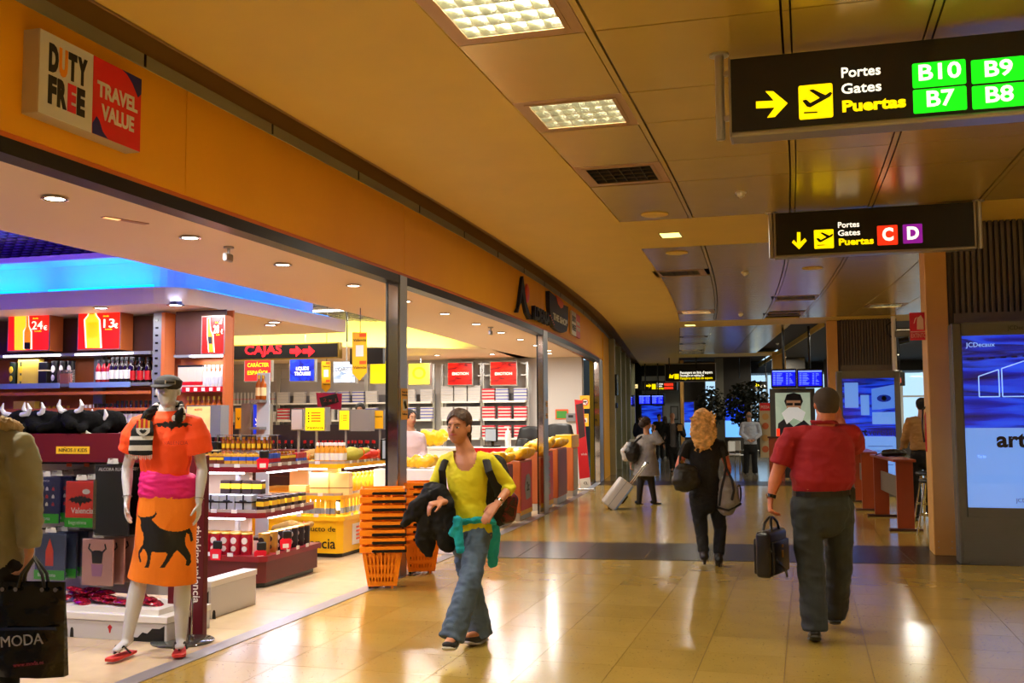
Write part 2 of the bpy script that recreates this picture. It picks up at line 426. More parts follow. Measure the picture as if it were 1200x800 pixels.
# orange jamb at the far end, then the plain grey wall with piers
mb = MB(); strip(mb, -4.3, -3.93, 26.1, 28.3, 0, 3.79); mb.build('orange_jamb', M_orange, wall_left)
mb = MB(); strip(mb, -4.4, -3.97, 28.3, 46, 0, 3.82); mb.build('grey_wall', M_greywall, wall_left)
for y in (28.35, 31.5, 34.5, 38, 42):
    mb = MB(); strip(mb, -4.0, -3.78, y, y + .5, 0, 3.8); mb.build('pier', M_greywall, wall_left)
mb = MB(); strip(mb, -3.98, -3.955, 29.6, 30.9, 0, 2.3); mb.build('service_door', mat('grey_door', (96, 98, 98), .4, .3), wall_left)
# pillars of the front: black edge, mirror and steel
def pillar(name, y0, y1, w_):
    r = struct(name)
    mb = MB(); sheared(mb, -3.955 - w_ - .02, -3.955 - w_, y0 - .01, y1, 0, 3.0); mb.build('black_edge', M_black, r)
    mb = MB(); sheared(mb, -3.955 - w_, -3.962, y0, y0 + .04, 0, 3.0); mb.build('mirror_face', M_mirror, r)
    mb = MB(); sheared(mb, -3.955 - w_, -3.95, y0 + .041, y1, 0, 3.05); mb.build('steel_post', M_steel, r)
    return r
pillar('trim_2', 9.64, 9.87, .115); pillar('trim_3', 16.5, 16.9, .09); pillar('trim_4', 25.0, 26.1, .13)
# ---- shop shell
mb = MB(); mb.box(-15, -4.3 + bend(24.5), 24.3, 24.5, 0, 4.2)
o = mb.build('wall_back', M_shopwall); o['kind'] = 'structure'
mb = MB(); mb.box(-15, -14.8, -6, 58, 0, 4.2); o = mb.build('wall_shop_side', M_shopwall); o['kind'] = 'structure'
mb = MB(); mb.box(-15, 10, -6.2, -6, 0, 4.2); o = mb.build('wall_front', M_beigecol); o['kind'] = 'structure'
mb = MB(); mb.box(9.3, 9.5, -6, 26, 0, 4.2); o = mb.build('wall_right', M_beigecol); o['kind'] = 'structure'
sc_ = struct('ceiling_shop')
mb = MB(); strip(mb, -5.95, -4.3, -2, 24.3, 3.06, 3.1); mb.build('shop_soffit', M_shopceil, sc_)
mb = MB()   # back part of the shop ceiling beyond a slanted edge
mb.prism([(-14.8, 15.2), (-10.8, 17.9), (-6.5, 20.9), (-6.5, 24.3), (-14.8, 24.3)], 3.06, 3.1, 'z'); mb.build('shop_back_soffit', M_shopceil, sc_)
mb = MB(); strip(mb, -5.98, -5.95, -2, 20.9, 3.06, 3.62); mb.build('soffit_upstand', M_shopceil, sc_)
M_cove_y = mat('cove_cream', (240, 232, 190), .5)
def seg(mb, a, b, z0, z1, t=.03, m=0):
    a = Vector(a); b = Vector(b); d = (b - a).normalized(); n = Vector((-d.y, d.x)) * t
    mb.prism([(a.x, a.y), (b.x, b.y), (b.x + n.x, b.y + n.y), (a.x + n.x, a.y + n.y)], z0, z1, 'z', m)
mb = MB(); seg(mb, (-14.8, 15.4), (-10.8, 18.1), 3.06, 3.62); seg(mb, (-10.8, 18.1), (-6.45, 21.1), 3.06, 3.62); mb.build('back_cove', M_cove_y, sc_)
# open mesh ceiling high above the recess
mb = MB(); mb.box(-14.8, -5.95, -2, 21, 4.0, 4.03); mb.build('mesh_backing', mat('mesh_backing', (60, 58, 70), .8), sc_)
mb = MB()
for i in range(60): x = -14.6 + i * .15; mb.box(x, x + .035, -2, 21, 3.60, 3.66)
for i in range(150): y = -1.9 + i * .15; mb.box(-14.8, -5.97, y, y + .035, 3.60, 3.66)
mb.build('mesh_grid', mat('mesh_grid', (130, 128, 138), .5), sc_, kind='stuff')
# canopy over the spirits department with its lit cove
can = struct('trim_5')
def rr(x0, x1, y0, y1, r, n=6):   # rounded near-right corner
    pts = [(x0, y0)]
    for i in range(n + 1):
        a = -math.pi / 2 + (math.pi / 2) * i / n; pts.append((x1 - r + r * math.cos(a), y0 + r + r * math.sin(a)))
    return pts + [(x1, y1), (x0, y1)]
M_canopy = mat('canopy_white', (236, 222, 210), .5)
mb = MB(); mb.prism(rr(-14.8, -6.32, 9.35, 13.4, .45), 2.82, 3.0, 'z'); mb.build('canopy_slab', M_canopy, can)
mb = MB(); mb.prism(rr(-14.8, -6.74, 9.77, 13.2, .3), 3.0, 3.34, 'z'); mb.build('canopy_upstand', mat('cove_white', (225, 228, 235), .6), can)
# far pale ceiling panel strip & corner
mb = MB(); mb.prism(rr(-14.8, -6.32, 9.35, 13.4, .45), 3.34, 3.40, 'z'); mb.build('canopy_top', M_canopy, can)
# blue tubes laid in the cove
M_tube = mat('blue_tube', (10, 150, 255), .5, emit=3)
tb = MB()
M_tubeb = M_tube
for i in range(5):
    x1 = -6.75 - i * 1.62; tb.cyl((x1 - 1.35, 9.5, 3.03), (x1, 9.5, 3.03), .016, n=8)
for i in range(3):
    y1 = 9.95 + i * 1.15; tb.cyl((-6.5, y1, 3.03), (-6.5, y1 + .95, 3.03), .016, n=8)
tb.build('blue_tube', M_tube, can)
for i in range(5): area((-7.43 - i * 1.62, 9.52, 3.06), 1.3, .06, 15, BLUE, (math.radians(180 - 35), 0, 0), can)
for i in range(3): area((-6.5, 10.42 + i * 1.15, 3.06), .06, .9, 10, BLUE, (0, math.radians(180 + 35), 0), can)
for x, y in ((-12.5, 6.5), (-10, 6.0), (-7.6, 6.6)): area((x, y, 3.12), .8, .8, 420, (.06, 0, 1), (math.pi, 0, 0), can)  # unseen blue lamps added below the mesh to tint it
# yellow light in the back cove
for a, b in (((-14.4, 15.0), (-10.9, 17.4)), ((-10.7, 17.5), (-7.0, 20.3))):
    a = Vector(a); b = Vector(b); mid = (a + b) / 2; ang = math.atan2((b - a).y, (b - a).x)
    area((mid.x, mid.y, 3.14), (b - a).length, .08, 60, (1, .86, .12), (math.radians(180 - 60), 0, ang), sc_)
# ---- downlights of the shop
M_lamp = mat('lamp_glow', (255, 246, 225), .5, emit=14); M_lampc = mat('lamp_cool', (225, 230, 255), .5, emit=14)
def downlight_proto(glow, label):
    t = thing('downlight', label, 'ceiling light')
    mb = MB(); mb.lathe([(.085, .0), (.088, -.008), (.075, -.010), (.068, .004), (.060, .03), (.058, .03), (.064, 0)], 20, caps=False); mb.build('rim', M_chrome, t, True)
    mb = MB(); mb.lathe([(.062, -.006), (.03, -.010)], 16, caps=True); mb.build('lamp_glass', glow, t)
    return freeze(t)
DL = downlight_proto(M_lamp, 'round recessed downlight'); DLc = downlight_proto(M_lampc, 'round recessed downlight')
nthw = ['nearest', 'second', 'third', 'fourth', 'fifth', 'sixth', 'seventh', 'eighth', 'ninth', 'tenth', 'eleventh', 'twelfth']
nth = ['nearest', 'second', 'third', 'fourth', 'fifth', 'sixth', 'seventh', 'eighth', 'ninth']
ys = [4.0, 5.6, 7.15, 8.68, 10.3, 11.9, 13.5, 15.15, 16.8, 18.4, 20.0, 21.6]
for k, y in enumerate(ys):
    put(DL, (-4.75 + bend(y), y, 3.052), 0, nthw[k] + ' round downlight from the front in the shop soffit behind the fascia', 'downlights along the shop soffit')
    area((-4.75 + bend(y), y, 3.03), .12, .12, (46 if y < 9 else 26) * K_STORE, WHITE, disk=True, parent=None)
for k, (px, py) in enumerate(((152, 348), (232, 352), (338, 377), (317, 381), (60, 352))):
    p = onZ(px, py, 2.81); p.y = max(p.y, 9.48); p.x = min(p.x, -6.45)
    put(DLc, (p.x, p.y, 2.815), 0, 'cool white downlight under the blue lit canopy, ' + ['left of the 28 \u20ac box', 'nearest the canopy corner', 'rightmost of the far pair', 'leftmost of the far pair', 'above the 24 \u20ac box'][k], 'downlights under the canopy')
    area((p.x, p.y, 2.79), .12, .12, 8 * K_STORE, (1, .95, .95), disk=True)
for k, (x, y) in enumerate(((-6.9, 22.4), (-8.2, 22.3), (-9.7, 22.1), (-11.2, 21.9), (-5.6, 22.6))):
    put(DL, (x, y, 3.052), 0, 'round downlight before the cigarette wall, ' + ['second from right', 'third from right', 'fourth from right', 'leftmost', 'rightmost'][k], 'downlights before the cigarette wall')
    area((x, y, 3.03), .12, .12, 28 * K_STORE, WHITE, disk=True)
# battens added under the open mesh as fill light for the shop
M_fluo = mat('fluorescent', (255, 250, 235), .5, emit=10)
def batten_proto():
    t = thing('fill_batten', 'added white fluorescent batten', 'ceiling light')
    mb = MB(); mb.cbox(-.75, .75, -.04, .04, .03, .07, .004); mb.build('housing', M_white, t)
    for s_ in (-.022, .022):
        mb = MB(); mb.cyl((-.72, s_, .015), (.72, s_, .015), .013, n=10); mb.build('tube', M_fluo, t)
    return freeze(t)
BT = batten_proto()
for k, (x, y) in enumerate(((-8.2, 14.6), (-11, 14.6), (-8.2, 16.6), (-12, 16), (-7.2, 18.4))):
    put(BT, (x, y, 3.5), 0, 'added fluorescent batten under the open mesh ceiling, ' + ['nearest on the right', 'nearest on the left', 'middle one', 'far left one', 'farthest and rightmost'][k], 'added fluorescent battens under the mesh ceiling')
    area((x, y, 3.48), 1.4, .12, (60 if y > 10 else 35) * K_STORE, WHITE)
# ---- luminaires in the hall ceiling
M_alu = mat('louvre_aluminium', (225, 225, 205), .15, 1.0)
M_bulb = mat('tube_glow', (255, 240, 190), .4, emit=6)
def louvre(x0, x1, y0, y1, lit, label, z=3.8):
    """recessed louvre luminaire: trim frame, box, cross blades, tubes"""
    cx, cy = (x0 + x1) / 2, (y0 + y1) / 2; b = bend(cy)
    t = thing('ceiling_light', label, 'ceiling light', (cx + b, cy, z)); W, D = (x1 - x0) / 2, (y1 - y0) / 2
    mb = MB()
    mb.box(-W - .066, W + .066, -D - .075, -D, .0, .012); mb.box(-W - .066, W + .066, D, D + .075, .0, .012); mb.box(-W - .066, -W, -D, D, .0, .012); mb.box(W, W + .066, -D, D, .0, .012)
    for (a, c, d, e) in ((-W, W, -D, -D + .03), (-W, W, D - .03, D), (-W, -W + .03, -D + .03, D - .03), (W - .03, W, -D + .03, D - .03)):
        mb.box(a, c, d, e, -.004, .012)
    mb.build('frame', mat('fixture_frame', (176, 140, 90), .4, .4), t)
    mb = MB(); mb.box(-W + .02, W - .02, -D + .02, D - .02, .10, .11)
    mb.build('reflector', mat('reflector', (215, 210, 190), .2, .9) if lit else M_rail, t)
    mb = MB(); nx = 6; ny = 4 if D > .2 else 2
    mm = M_alu if lit else mat('dark_louvre', (96, 92, 84), .25, .9)
    for i in range(nx + 1):
        x = -W + .03 + (2 * W - .06) * i / nx; mb.prism([(x - .010, .055), (x + .010, .055), (x + .002, .0), (x - .002, .0)], -D + .03, D - .03, 'y')
    for i in range(ny + 1):
        y = -D + .03 + (2 * D - .06) * i / ny; mb.prism([(y - .010, .055), (y + .010, .055), (y + .002, 0), (y - .002, 0)], -W + .03, W - .03, 'x')
    mb.build('louvre', mm, t)
    k = ny
    for i in range(k):
        y = -D + .03 + (2 * D - .06) * (i + .5) / k
        mb = MB(); mb.cyl((-W + .05, y, .078), (W - .05, y, .078), .013, n=8); mb.build('tube', M_bulb if lit else M_white, t)
    if lit: area((0, 0, .060), 2 * W - .08, 2 * D - .08, lit * K_CORR, WARM, parent=t)
    return t
louvre(-1.88, -1.24, 4.94, 5.58, 70, 'large lit louvre ceiling light cut by the top edge of the photo')
louvre(-1.88, -1.22, 6.9, 7.54, 60, 'square lit louvre ceiling light in the golden ceiling, second along the row')
louvre(-1.88, -1.24, 8.86, 9.5, 0, 'unlit dark louvre ceiling light, third along the row')
louvre(-1.95, -1.3, 15.55, 16.1, 0, 'dark slim vent louvre beyond the smooth ceiling band')  # ceiling vent, built with the parts of an unlit luminaire
louvre(-1.88, -1.24, 21.5, 22.1, 45, 'lit louvre ceiling light above the blonde woman in black')
louvre(1.9, 2.55, 21.5, 22.1, 45, 'lit louvre ceiling light before the far ribbed pier')
louvre(-1.88, -1.24, 1.0, 2.0, 90, 'lit louvre ceiling light nearest the viewer')
for y in (28.3, 31.0, 34.2): louvre(-1.88, -1.24, y, y + .5, 80, ['lit louvre ceiling light in the far ceiling field, nearest of three', 'lit louvre ceiling light in the far ceiling field, middle of three', 'lit louvre ceiling light in the far ceiling field, farthest of three'][int((y - 28) // 2.9)])
louvre(2.0, 2.7, 4.94, 5.58, 60, 'lit louvre ceiling light above the green gate numbers')
louvre(-.1 + .05, .7, 19.5, 20.1, 0, 'dark vent louvre below the purple gate sign, nearer of two')
louvre(-.1 + .05, .7, 22.6, 23.2, 0, 'dark vent louvre below the purple gate sign, farther of two')
for k, (x, y) in enumerate(((4.1, 2.0), (4.1, 4.2), (4.1, 6.4), (4.1, 8.8), (.3, -1.5), (.3, .8), (2.3, .2), (2.3, 2.4), (-1.55, -1.5), (-1.55, -4), (2.3, -3.5), (4.1, -1.5), (4.1, 15), (4.1, 18), (4.1, 21))):  # unseen luminaires added to light the orange fascia and the hall
    louvre(x - .32, x + .32, y - .32, y + .32, 175 if x > 4 else 120, 'added lit louvre ceiling light out of view, %s' % ['beside the viewer to the right', 'over the right lane', 'right of the gate B sign', 'far right lane', 'behind the viewer', 'above the viewer', 'right above the viewer', 'ahead of the viewer', 'behind the viewer on the left', 'deep behind the viewer', 'deep behind on the right', 'behind on the far right', 'behind the near pier', 'behind the piers midway', 'near the far pier'][k], z=3.685)
# small lights in the smooth bands
for (x, y, lab) in ((-1.54, 12.42, 'small rectangular spotlight in the first smooth ceiling band'), (-2.15, 24.9, 'small rectangular spotlight in the second smooth ceiling band'), (1.3, 30.5, None)):
    if lab is None: continue
    t = thing('ceiling_spot', lab, 'ceiling light', (x if y < 20 else -1.7 + bend(y), y, 3.8))
    mb = MB(); mb.box(-.13, .13, -.16, .16, -.006, .0); mb.build('frame', M_chrome, t)
    mb = MB(); mb.box(-.115, .115, -.145, .145, -.009, -.004); mb.build('lamp_glass', mat('spot_glow', (255, 235, 120), .4, emit=3), t)
    area((0, 0, -.02), .2, .26, 35 * K_CORR, WARM, parent=t)
# flush round covers, smoke detectors
for (px, py, lab) in ((767, 251, 'round flush cover at the end of the first ceiling row'), (793, 296, 'round flush cover at the start of the second ceiling row'), (952, 314, 'round flush cover above the red gate letter C'.replace('above', 'below'))):
    p = onZ(px, py, 3.8); t = thing('ceiling_cover', lab, 'ceiling cover', (p.x, p.y, 3.8))
    mb = MB(); mb.lathe([(.15, 0), (.15, -.008), (.12, -.014), (0.01, -.018)], 24); mb.build('disc', M_plaster, t, True)
    mb = MB(); mb.lathe([(.155, 0), (.155, -.004), (.15, -.006)], 24, caps=False); mb.build('rim', M_panel, t, True)
for (px, py, lab) in ((868, 225, 'small white smoke detector left of the gate B sign reflection'), (873, 319, 'small white smoke detector left of the gate C sign'), (868, 368, 'small white smoke detector farther down the hall ceiling'), (911, 402, 'small white smoke detector near the slanted ceiling edge')):
    p = onZ(px, py, 3.8); t = thing('smoke_detector', lab, 'smoke detector', (p.x, p.y, 3.8))
    mb = MB(); mb.lathe([(.055, 0), (.055, -.012), (.04, -.02), (.035, -.04), (.02, -.048)], 16); mb.build('base', M_white, t, True)
    mb = MB(); mb.lathe([(.018, -.047), (.016, -.056), (.004, -.06)], 10); mb.build('sensor', M_steel, t, True)
# ---- hall piers on the right
pier_slat = MB(); pier_slat.prism([(-.022, 0), (.022, 0), (.018, -.035), (-.018, -.035)], 0, 1, 'z'); slat_me = pier_slat.mesh('slat', M_rib)
def pier(n, yc, slats=True):
    b = bend(yc); r = struct('trim_%d' % n, (b, yc, 0))
    mb = MB(); mb.cbox(1.42, 1.66, 0, .5, 0, 3.79, .01); mb.build('beige_column', M_beigecol, r)
    mb = MB()
    for z in (.09, .16): mb.cyl((1.47, -.004, z), (1.47, .002, z), .006, n=8); mb.cyl((1.61, -.004, z), (1.61, .002, z), .006, n=8)
    mb.build('screw', M_steel, r)
    mb = MB(); mb.box(1.72, 2.95, .04, 1.2, 0, 3.79); mb.build('backing', M_ribback, r)
    mb = MB(); mb.box(1.66, 1.74, .1, .5, 0, 3.79); mb.build('recess', M_darkwall, r)
    for k in range(19):
        o = link('slat', slat_me, r, loc=(1.76 + k * .063, .04, 2.75)); o.scale = (1, 1, 1.05)
        o = link('slat', slat_me, r, loc=(1.76 + k * .063, .04, 1.2)); o.scale = (1, 1, 1.42)
        if k < 14: o = link('slat', slat_me, r, loc=(1.72, .1 + k * .075, 1.2), rot=(0, 0, -math.pi / 2)); o.scale = (1, 1, 2.58)
    mb = MB(); mb.box(1.72, 2.95, .0, .05, 2.62, 2.75); mb.build('cross_band', M_rib, r)
pier(6, 12.62); pier(7, 24.7)
r = struct('trim_8', (bend(37), 37, 0)); mb = MB(); mb.cbox(1.3, 1.75, 0, .5, 0, 3.85, .01); mb.build('beige_column', M_beigecol, r)
# lamps added in the dark far ceiling to brighten the far end
for k, (x, y) in enumerate(((2.5, 28.5), (6, 28.5), (2.0, 34), (6, 34), (-1.0, 40), (3, 40), (7, 40), (-5.5, 41))):
    t = thing('ceiling_spot', 'added lit ceiling lamp in the dark far ceiling, ' + ['just beyond the far ribbed pier', 'right of the far ribbed pier', 'left of the far windows', 'before the right windows', 'above the potted trees', 'in front of the windows', 'far right corner', 'left by the white wall'][k], 'ceiling light', (x, y, 3.85))
    mb = MB(); mb.box(-.32, .32, -.1, .1, -.03, .0); mb.build('frame', M_white, t); mb = MB(); mb.box(-.3, .3, -.08, .08, -.036, -.03); mb.build('lamp_glass', M_bulb, t)
    area((0, 0, -.05), .6, .16, 140 * K_CORR, WARM, parent=t)
# ---- far end of the hall
FY = 45.0
M_glass = mat('window_glass', (235, 245, 250), .02, trans=1.0, spec=.3)
far_w = struct('wall_far')
def P2(px, y): return onY(px, 450, y).x
def zz(py, y, px=850): return onY(px, py, y).z
def slab(name, px0, px1, z0, z1, y, m, d=.3, par=far_w):
    mb = MB(); mb.box(P2(px0, y), P2(px1, y), y, y + d, z0, z1); return mb.build(name, m, par)
slab('dark_wall_section', 700, 752, 0, 4.0, FY + 4, M_darkwall); slab('white_wall_section', 752, 800, 0, 3.35, FY - 1, mat('pale_wall', (168, 172, 170), .6))
slab('dark_wall_section', 796, 826, 0, 3.9, FY - 2, M_darkwall); slab('light_pilaster', 797, 800.5, 0, 3.9, FY - 3, M_beigecol)
slab('pale_pilaster', 838, 848, 0, 4.0, FY - 3, mat('pale_pilaster', (120, 116, 104), .5)); slab('dark_wall_section', 848, 880, 0, 4.0, FY - 3, M_darkwall)
slab('header', 752, 800, 3.35, 4.0, FY - 1, M_darkceil)
slab('dark_wall_section', 905, 944, 0, 4.0, FY - 4, M_darkwall); slab('dark_wall_section', 966, 985, 0, 4, FY - 2, M_darkwall)
slab('parapet', 822, 1250, 0, .75, FY, M_darkwall); slab('lintel', 822, 1250, 3.45, 4.0, FY, M_darkceil)
mb = MB(); mb.box(P2(822, FY), 14, FY + .15, FY + .16, .75, 3.45); mb.build('window_1', M_glass, None, kind='structure')
wf = struct('trim_9')
x = P2(822, FY)
while x < 14:
    mb = MB(); mb.box(x, x + .09, FY + .02, FY + .14, .75, 3.45); mb.build('mullion', M_white, wf); x += 1.35
mb = MB(); mb.box(P2(822, FY), 14, FY + .03, FY + .13, 2.35, 2.42); mb.build('transom', M_white, wf)
mb = MB(); mb.box(10, 14, 25.8, 26, 0, 4.2); mb.box(13.8, 14, 26, 45, 0, 4.2); o = mb.build('wall_hall', M_darkwall); o['kind'] = 'structure'
mb = MB(); mb.box(-15, -6.0, 45.5, 45.8, 0, 4.2); o = mb.build('wall_end', M_darkwall); o['kind'] = 'structure'
# ============================================================ SIGNS AND FRONT LETTERING
def onS(px, py, off=-3.95):
    x = off
    for _ in range(8): p = onX(px, py, x); x = off + bend(p.y)
    return p
def fit(o, width, axis_scale=None):
    xs = [v.co.x for v in o.data.vertices]; w0 = max(xs) - min(xs)
    mid = (max(xs) + min(xs)) / 2; s_ = width / w0
    o.scale = (s_, 1, 1); off = Vector((-mid * s_, 0, 0)); off.rotate(o.rotation_euler); o.location = Vector(o.location) + off
    return o
def ftext(s, px0, px1, py, hpx, y, m, parent, bold=0.0, ext=.002, name='lettering', pl=None):
    """lettering that fills px0..px1 with capital height hpx on a plane facing the viewer at distance y"""
    p0 = onY(px0, py, y); p1 = onY(px1, py, y); q = onY(px0, py - hpx, y); h = (q.z - p0.z)
    pl = pl if pl is not None else (Vector(parent.location) if parent else Vector((0, 0, 0)))
    o = text(s, h / .70, m, parent, Vector(((p0.x + p1.x) / 2, y, p0.z)) - pl, FACE_Y, ext, bold * h, name=name)
    return fit(o, p1.x - p0.x)
M_yellow_e = mat('lit_yellow', (255, 225, 0), .4, emit=1.1); M_white_e = mat('lit_white', (250, 245, 225), .4, emit=1.3)
M_green_e = mat('lit_green', (10, 225, 20), .4, emit=1.2); M_red_e = mat('lit_red', (235, 50, 20), .4, emit=1.0)
M_purple_e = mat('lit_purple', (130, 20, 140), .4, emit=1.0); M_signblk = mat('sign_black', (10, 10, 8), .35)
M_ink = mat('black_ink', (12, 12, 12), .5)
def rrect(x0, x1, z0, z1, r, n=4):
    pts = []
    for cx, cz, a0 in ((x1 - r, z0 + r, -90), (x1 - r, z1 - r, 0), (x0 + r, z1 - r, 90), (x0 + r, z0 + r, 180)):
        for i in range(n + 1):
            a = math.radians(a0 + 90 * i / n); pts.append((cx + r * math.cos(a), cz + r * math.sin(a)))
    return pts
class G:   # flat graphics on a -y facing plane, drawn from photo pixels
    def __init__(s, parent, y): s.p = parent; s.y = y; s.o = Vector(parent.location)
    def pt(s, px, py): v = onY(px, py, s.y); return (v.x - s.o.x, v.z - s.o.z)
    def rect(s, px0, px1, py0, py1, m, name='panel', d=.003, r=0, dy=0):
        a = s.pt((px0 + px1) / 2, py1); b = s.pt((px0 + px1) / 2, py0); x0 = s.pt(px0, (py0 + py1) / 2)[0]; x1 = s.pt(px1, (py0 + py1) / 2)[0]
        mb = MB(); yy = s.y - s.o.y - dy
        mb.prism(rrect(x0, x1, a[1], b[1], r) if r else [(x0, a[1]), (x1, a[1]), (x1, b[1]), (x0, b[1])], yy - d, yy, 'y'); return mb.build(name, m, s.p)
    def poly(s, pts, m, name='pictogram', d=.003, dy=0):
        mb = MB(); yy = s.y - s.o.y - dy; mb.prism([s.pt(*p) for p in pts], yy - d, yy, 'y'); return mb.build(name, m, s.p)
    def text(s, t, px0, px1, py, h, m, bold=.02, dy=.004, name='lettering'):
        return ftext(t, px0, px1, py, h, s.y - dy, m, s.p, bold, name=name, pl=s.o)
def plane_icon(g, x0, x1, y0, y1, dy=.006):
    w_ = x1 - x0; h = y1 - y0; P = lambda u, v: (x0 + u * w_, y0 + v * h)
    g.poly([P(.1, .48), P(.22, .45), P(.34, .55), P(.62, .40), P(.30, .18), P(.42, .15), P(.78, .32), P(.93, .22), P(.98, .27), P(.92, .36), P(.34, .68), P(.24, .66)], M_ink, 'plane_symbol', dy=dy)
    g.poly([P(.15, .82), P(.55, .80), P(.55, .84), P(.15, .86)], M_ink, 'runway_symbol', dy=dy)
def post(parent, x, y, z0, z1, off, r=.028):
    mb = MB(); mb.cyl((x, y, z0), (x, y, z1), r, n=20); mb.cyl((x, y, z1 - .012), (x, y, z1), r * 2.1, n=24); mb.cyl((x, y, z0 - .004), (x, y, z0 + .03), r * .86, n=16)
    mb.build('post', M_steel, parent, True, off=off)
M_frame = mat('silver_frame', (165, 160, 150), .35, .8)
# ---- nearest gate sign
r = thing('gate_sign', 'large hanging black gate sign with green B10 B9 B7 B8 boxes and a right arrow', 'sign', (1.0, 6.26, 3.27))
o_ = Vector(r.location)
mb = MB(); mb.box(-.39, 2.45, 6.18, 6.34, 3.285, 3.735); mb.build('housing', M_signblk, r, off=o_)
mb = MB(); mb.cbox(-.395, 2.455, 6.17, 6.35, 3.255, 3.287, .01); mb.cbox(-.402, -.388, 6.172, 6.348, 3.255, 3.74, .003); mb.build('frame', M_frame, r, off=o_)
post(r, -.46, 6.26, 3.27, 3.8, o_); post(r, 2.52, 6.26, 3.27, 3.8, o_)
mb = MB()
for z in (3.38, 3.66): mb.box(-.45, -.38, 6.245, 6.275, z, z + .03); mb.box(2.44, 2.52, 6.245, 6.275, z, z + .03)
mb.build('bracket', M_steel, r, off=o_)
g = G(r, 6.18)
g.poly([(886, 119), (907, 118), (897, 107), (906, 107), (923, 121), (908, 137), (899, 138), (908, 126), (886, 127)], M_yellow_e, 'arrow')
g.rect(936, 976, 99, 139, M_yellow_e, 'pictogram_box', r=.012); plane_icon(g, 936, 976, 99, 139)
g.text('Portes', 986, 1032, 86, 11.5, M_white_e); g.text('Gates', 986, 1033, 105, 11.5, M_white_e); g.text('Puertas', 987, 1062, 125.5, 12.5, M_yellow_e, .06)
for (a, b, c, d, t) in ((1069, 1132, 72, 101, 'B10'), (1070, 1133, 103, 131, 'B7'), (1138, 1201, 68, 96, 'B9'), (1139, 1202, 98.5, 126, 'B8')):
    g.rect(a, b, c, d, M_green_e, 'gate_box', r=.01)
    w_ = 50 if t == 'B10' else 33
    g.text(t, (a + b) / 2 - w_ / 2 + 1, (a + b) / 2 + w_ / 2 + 1, (c + d) / 2, 18, M_white_e, .03)
# ---- second gate sign
r = thing('gate_sign', 'smaller hanging black gate sign with a red C box and a purple D box', 'sign', (.7, 11.39, 3.3)); o_ = Vector(r.location)
mb = MB(); mb.box(-.275, 1.71, 11.33, 11.47, 3.315, 3.775); mb.build('housing', M_signblk, r, off=o_)
mb = MB(); mb.cbox(-.285, 1.72, 11.32, 11.48, 3.29, 3.317, .008); mb.cbox(-.29, -.272, 11.322, 11.478, 3.29, 3.78, .003); mb.cbox(1.706, 1.724, 11.322, 11.478, 3.29, 3.78, .003); mb.build('frame', M_frame, r, off=o_)
post(r, -.32, 11.39, 3.3, 3.8, o_); post(r, 1.765, 11.39, 3.3, 3.8, o_)
g = G(r, 11.33)
g.poly([(934, 272), (938, 272), (938, 284), (943, 279), (945.5, 282), (936.5, 292), (928, 284), (930, 281), (934, 285)], M_yellow_e, 'arrow')
g.rect(954, 977, 269, 291, M_yellow_e, 'pictogram_box', r=.01); plane_icon(g, 954, 977, 269, 291)
g.text('Portes', 982, 1007, 264, 6.5, M_white_e); g.text('Gates', 982, 1008, 273.5, 6.5, M_white_e); g.text('Puertas', 983, 1024, 284, 7.5, M_yellow_e, .05)
g.rect(1028, 1052, 264, 287, M_red_e, 'gate_box', r=.01); g.text('C', 1034, 1047, 275.5, 14, M_white_e, .06)
g.rect(1058, 1081, 262.5, 285, M_purple_e, 'gate_box', r=.01); g.text('D', 1063, 1077, 274, 14, M_white_e, .06)
# ---- far hanging signs
r = thing('direction_sign', 'far hanging black sign with three lines of small text above the blonde woman', 'sign', (-4.4, 38.4, 3.1)); g = G(r, 38.4)
g.rect(779, 838.5, 425.5, 447, M_frame, 'frame', d=.2, dy=-.21); g.rect(780, 838, 426.5, 446, M_signblk, 'housing', d=.02, dy=-.005)
g.poly([(785, 438), (787, 440), (790, 438), (789, 443), (784, 443)], M_yellow_e, 'arrow', dy=.02); g.rect(790.5, 795.5, 438, 444, M_yellow_e, 'pictogram_box', dy=.02)
g.text('Passatgers en línia d\u2019espera', 797, 835, 436.7, 3.0, M_white_e, .02, dy=.03); g.text('Passengers on waiting list', 797, 825, 440.0, 2.4, M_white_e, .02, dy=.03)
g.text('Pasajeros en lista de espera', 797, 835, 443.2, 2.8, M_yellow_e, .03, dy=.03)
r = thing('direction_sign', 'far hanging black sign with right arrow and two orange gate boxes above blue monitors', 'sign', (-6.5, 43.2, 2.8)); g = G(r, 43.2)
g.rect(753, 794, 446, 457.5, M_signblk, 'housing', d=.15)
g.poly([(758, 451), (762, 451), (760.5, 449), (764, 452), (760.5, 455), (762, 453), (758, 453)], M_yellow_e, 'arrow', dy=.16); g.rect(764.5, 769, 450, 456, M_yellow_e, 'pictogram_box', dy=.16)
g.text('Portes', 770, 777, 449.7, 2.2, M_white_e, dy=.16); g.text('Gates', 770, 776, 452.3, 2.2, M_white_e, dy=.16); g.text('Puertas', 770, 778, 455, 2.4, M_yellow_e, dy=.16)
g.rect(779, 789.5, 449, 452, M_red_e, 'gate_box', dy=.16); g.rect(779, 789.5, 453, 456, M_red_e, 'gate_box', dy=.16)
r = thing('direction_sign', 'far hanging black sign with one pale lit strip beside the grey wall', 'sign', (-7.8, 43.0, 2.8)); g = G(r, 43.0)
g.rect(729, 750.5, 447, 457, M_signblk, 'housing', d=.15); g.rect(731, 748, 450.5, 455, mat('lit_cream', (255, 225, 150), .4, emit=1.2), 'lit_strip', dy=.16)
g.text('Sortida', 733, 746, 452.8, 2.4, M_ink, dy=.165)
r = thing('direction_sign', 'far dark hanging sign with a yellow box near the potted trees', 'sign', (-2, 41, 2.8)); g = G(r, 41)
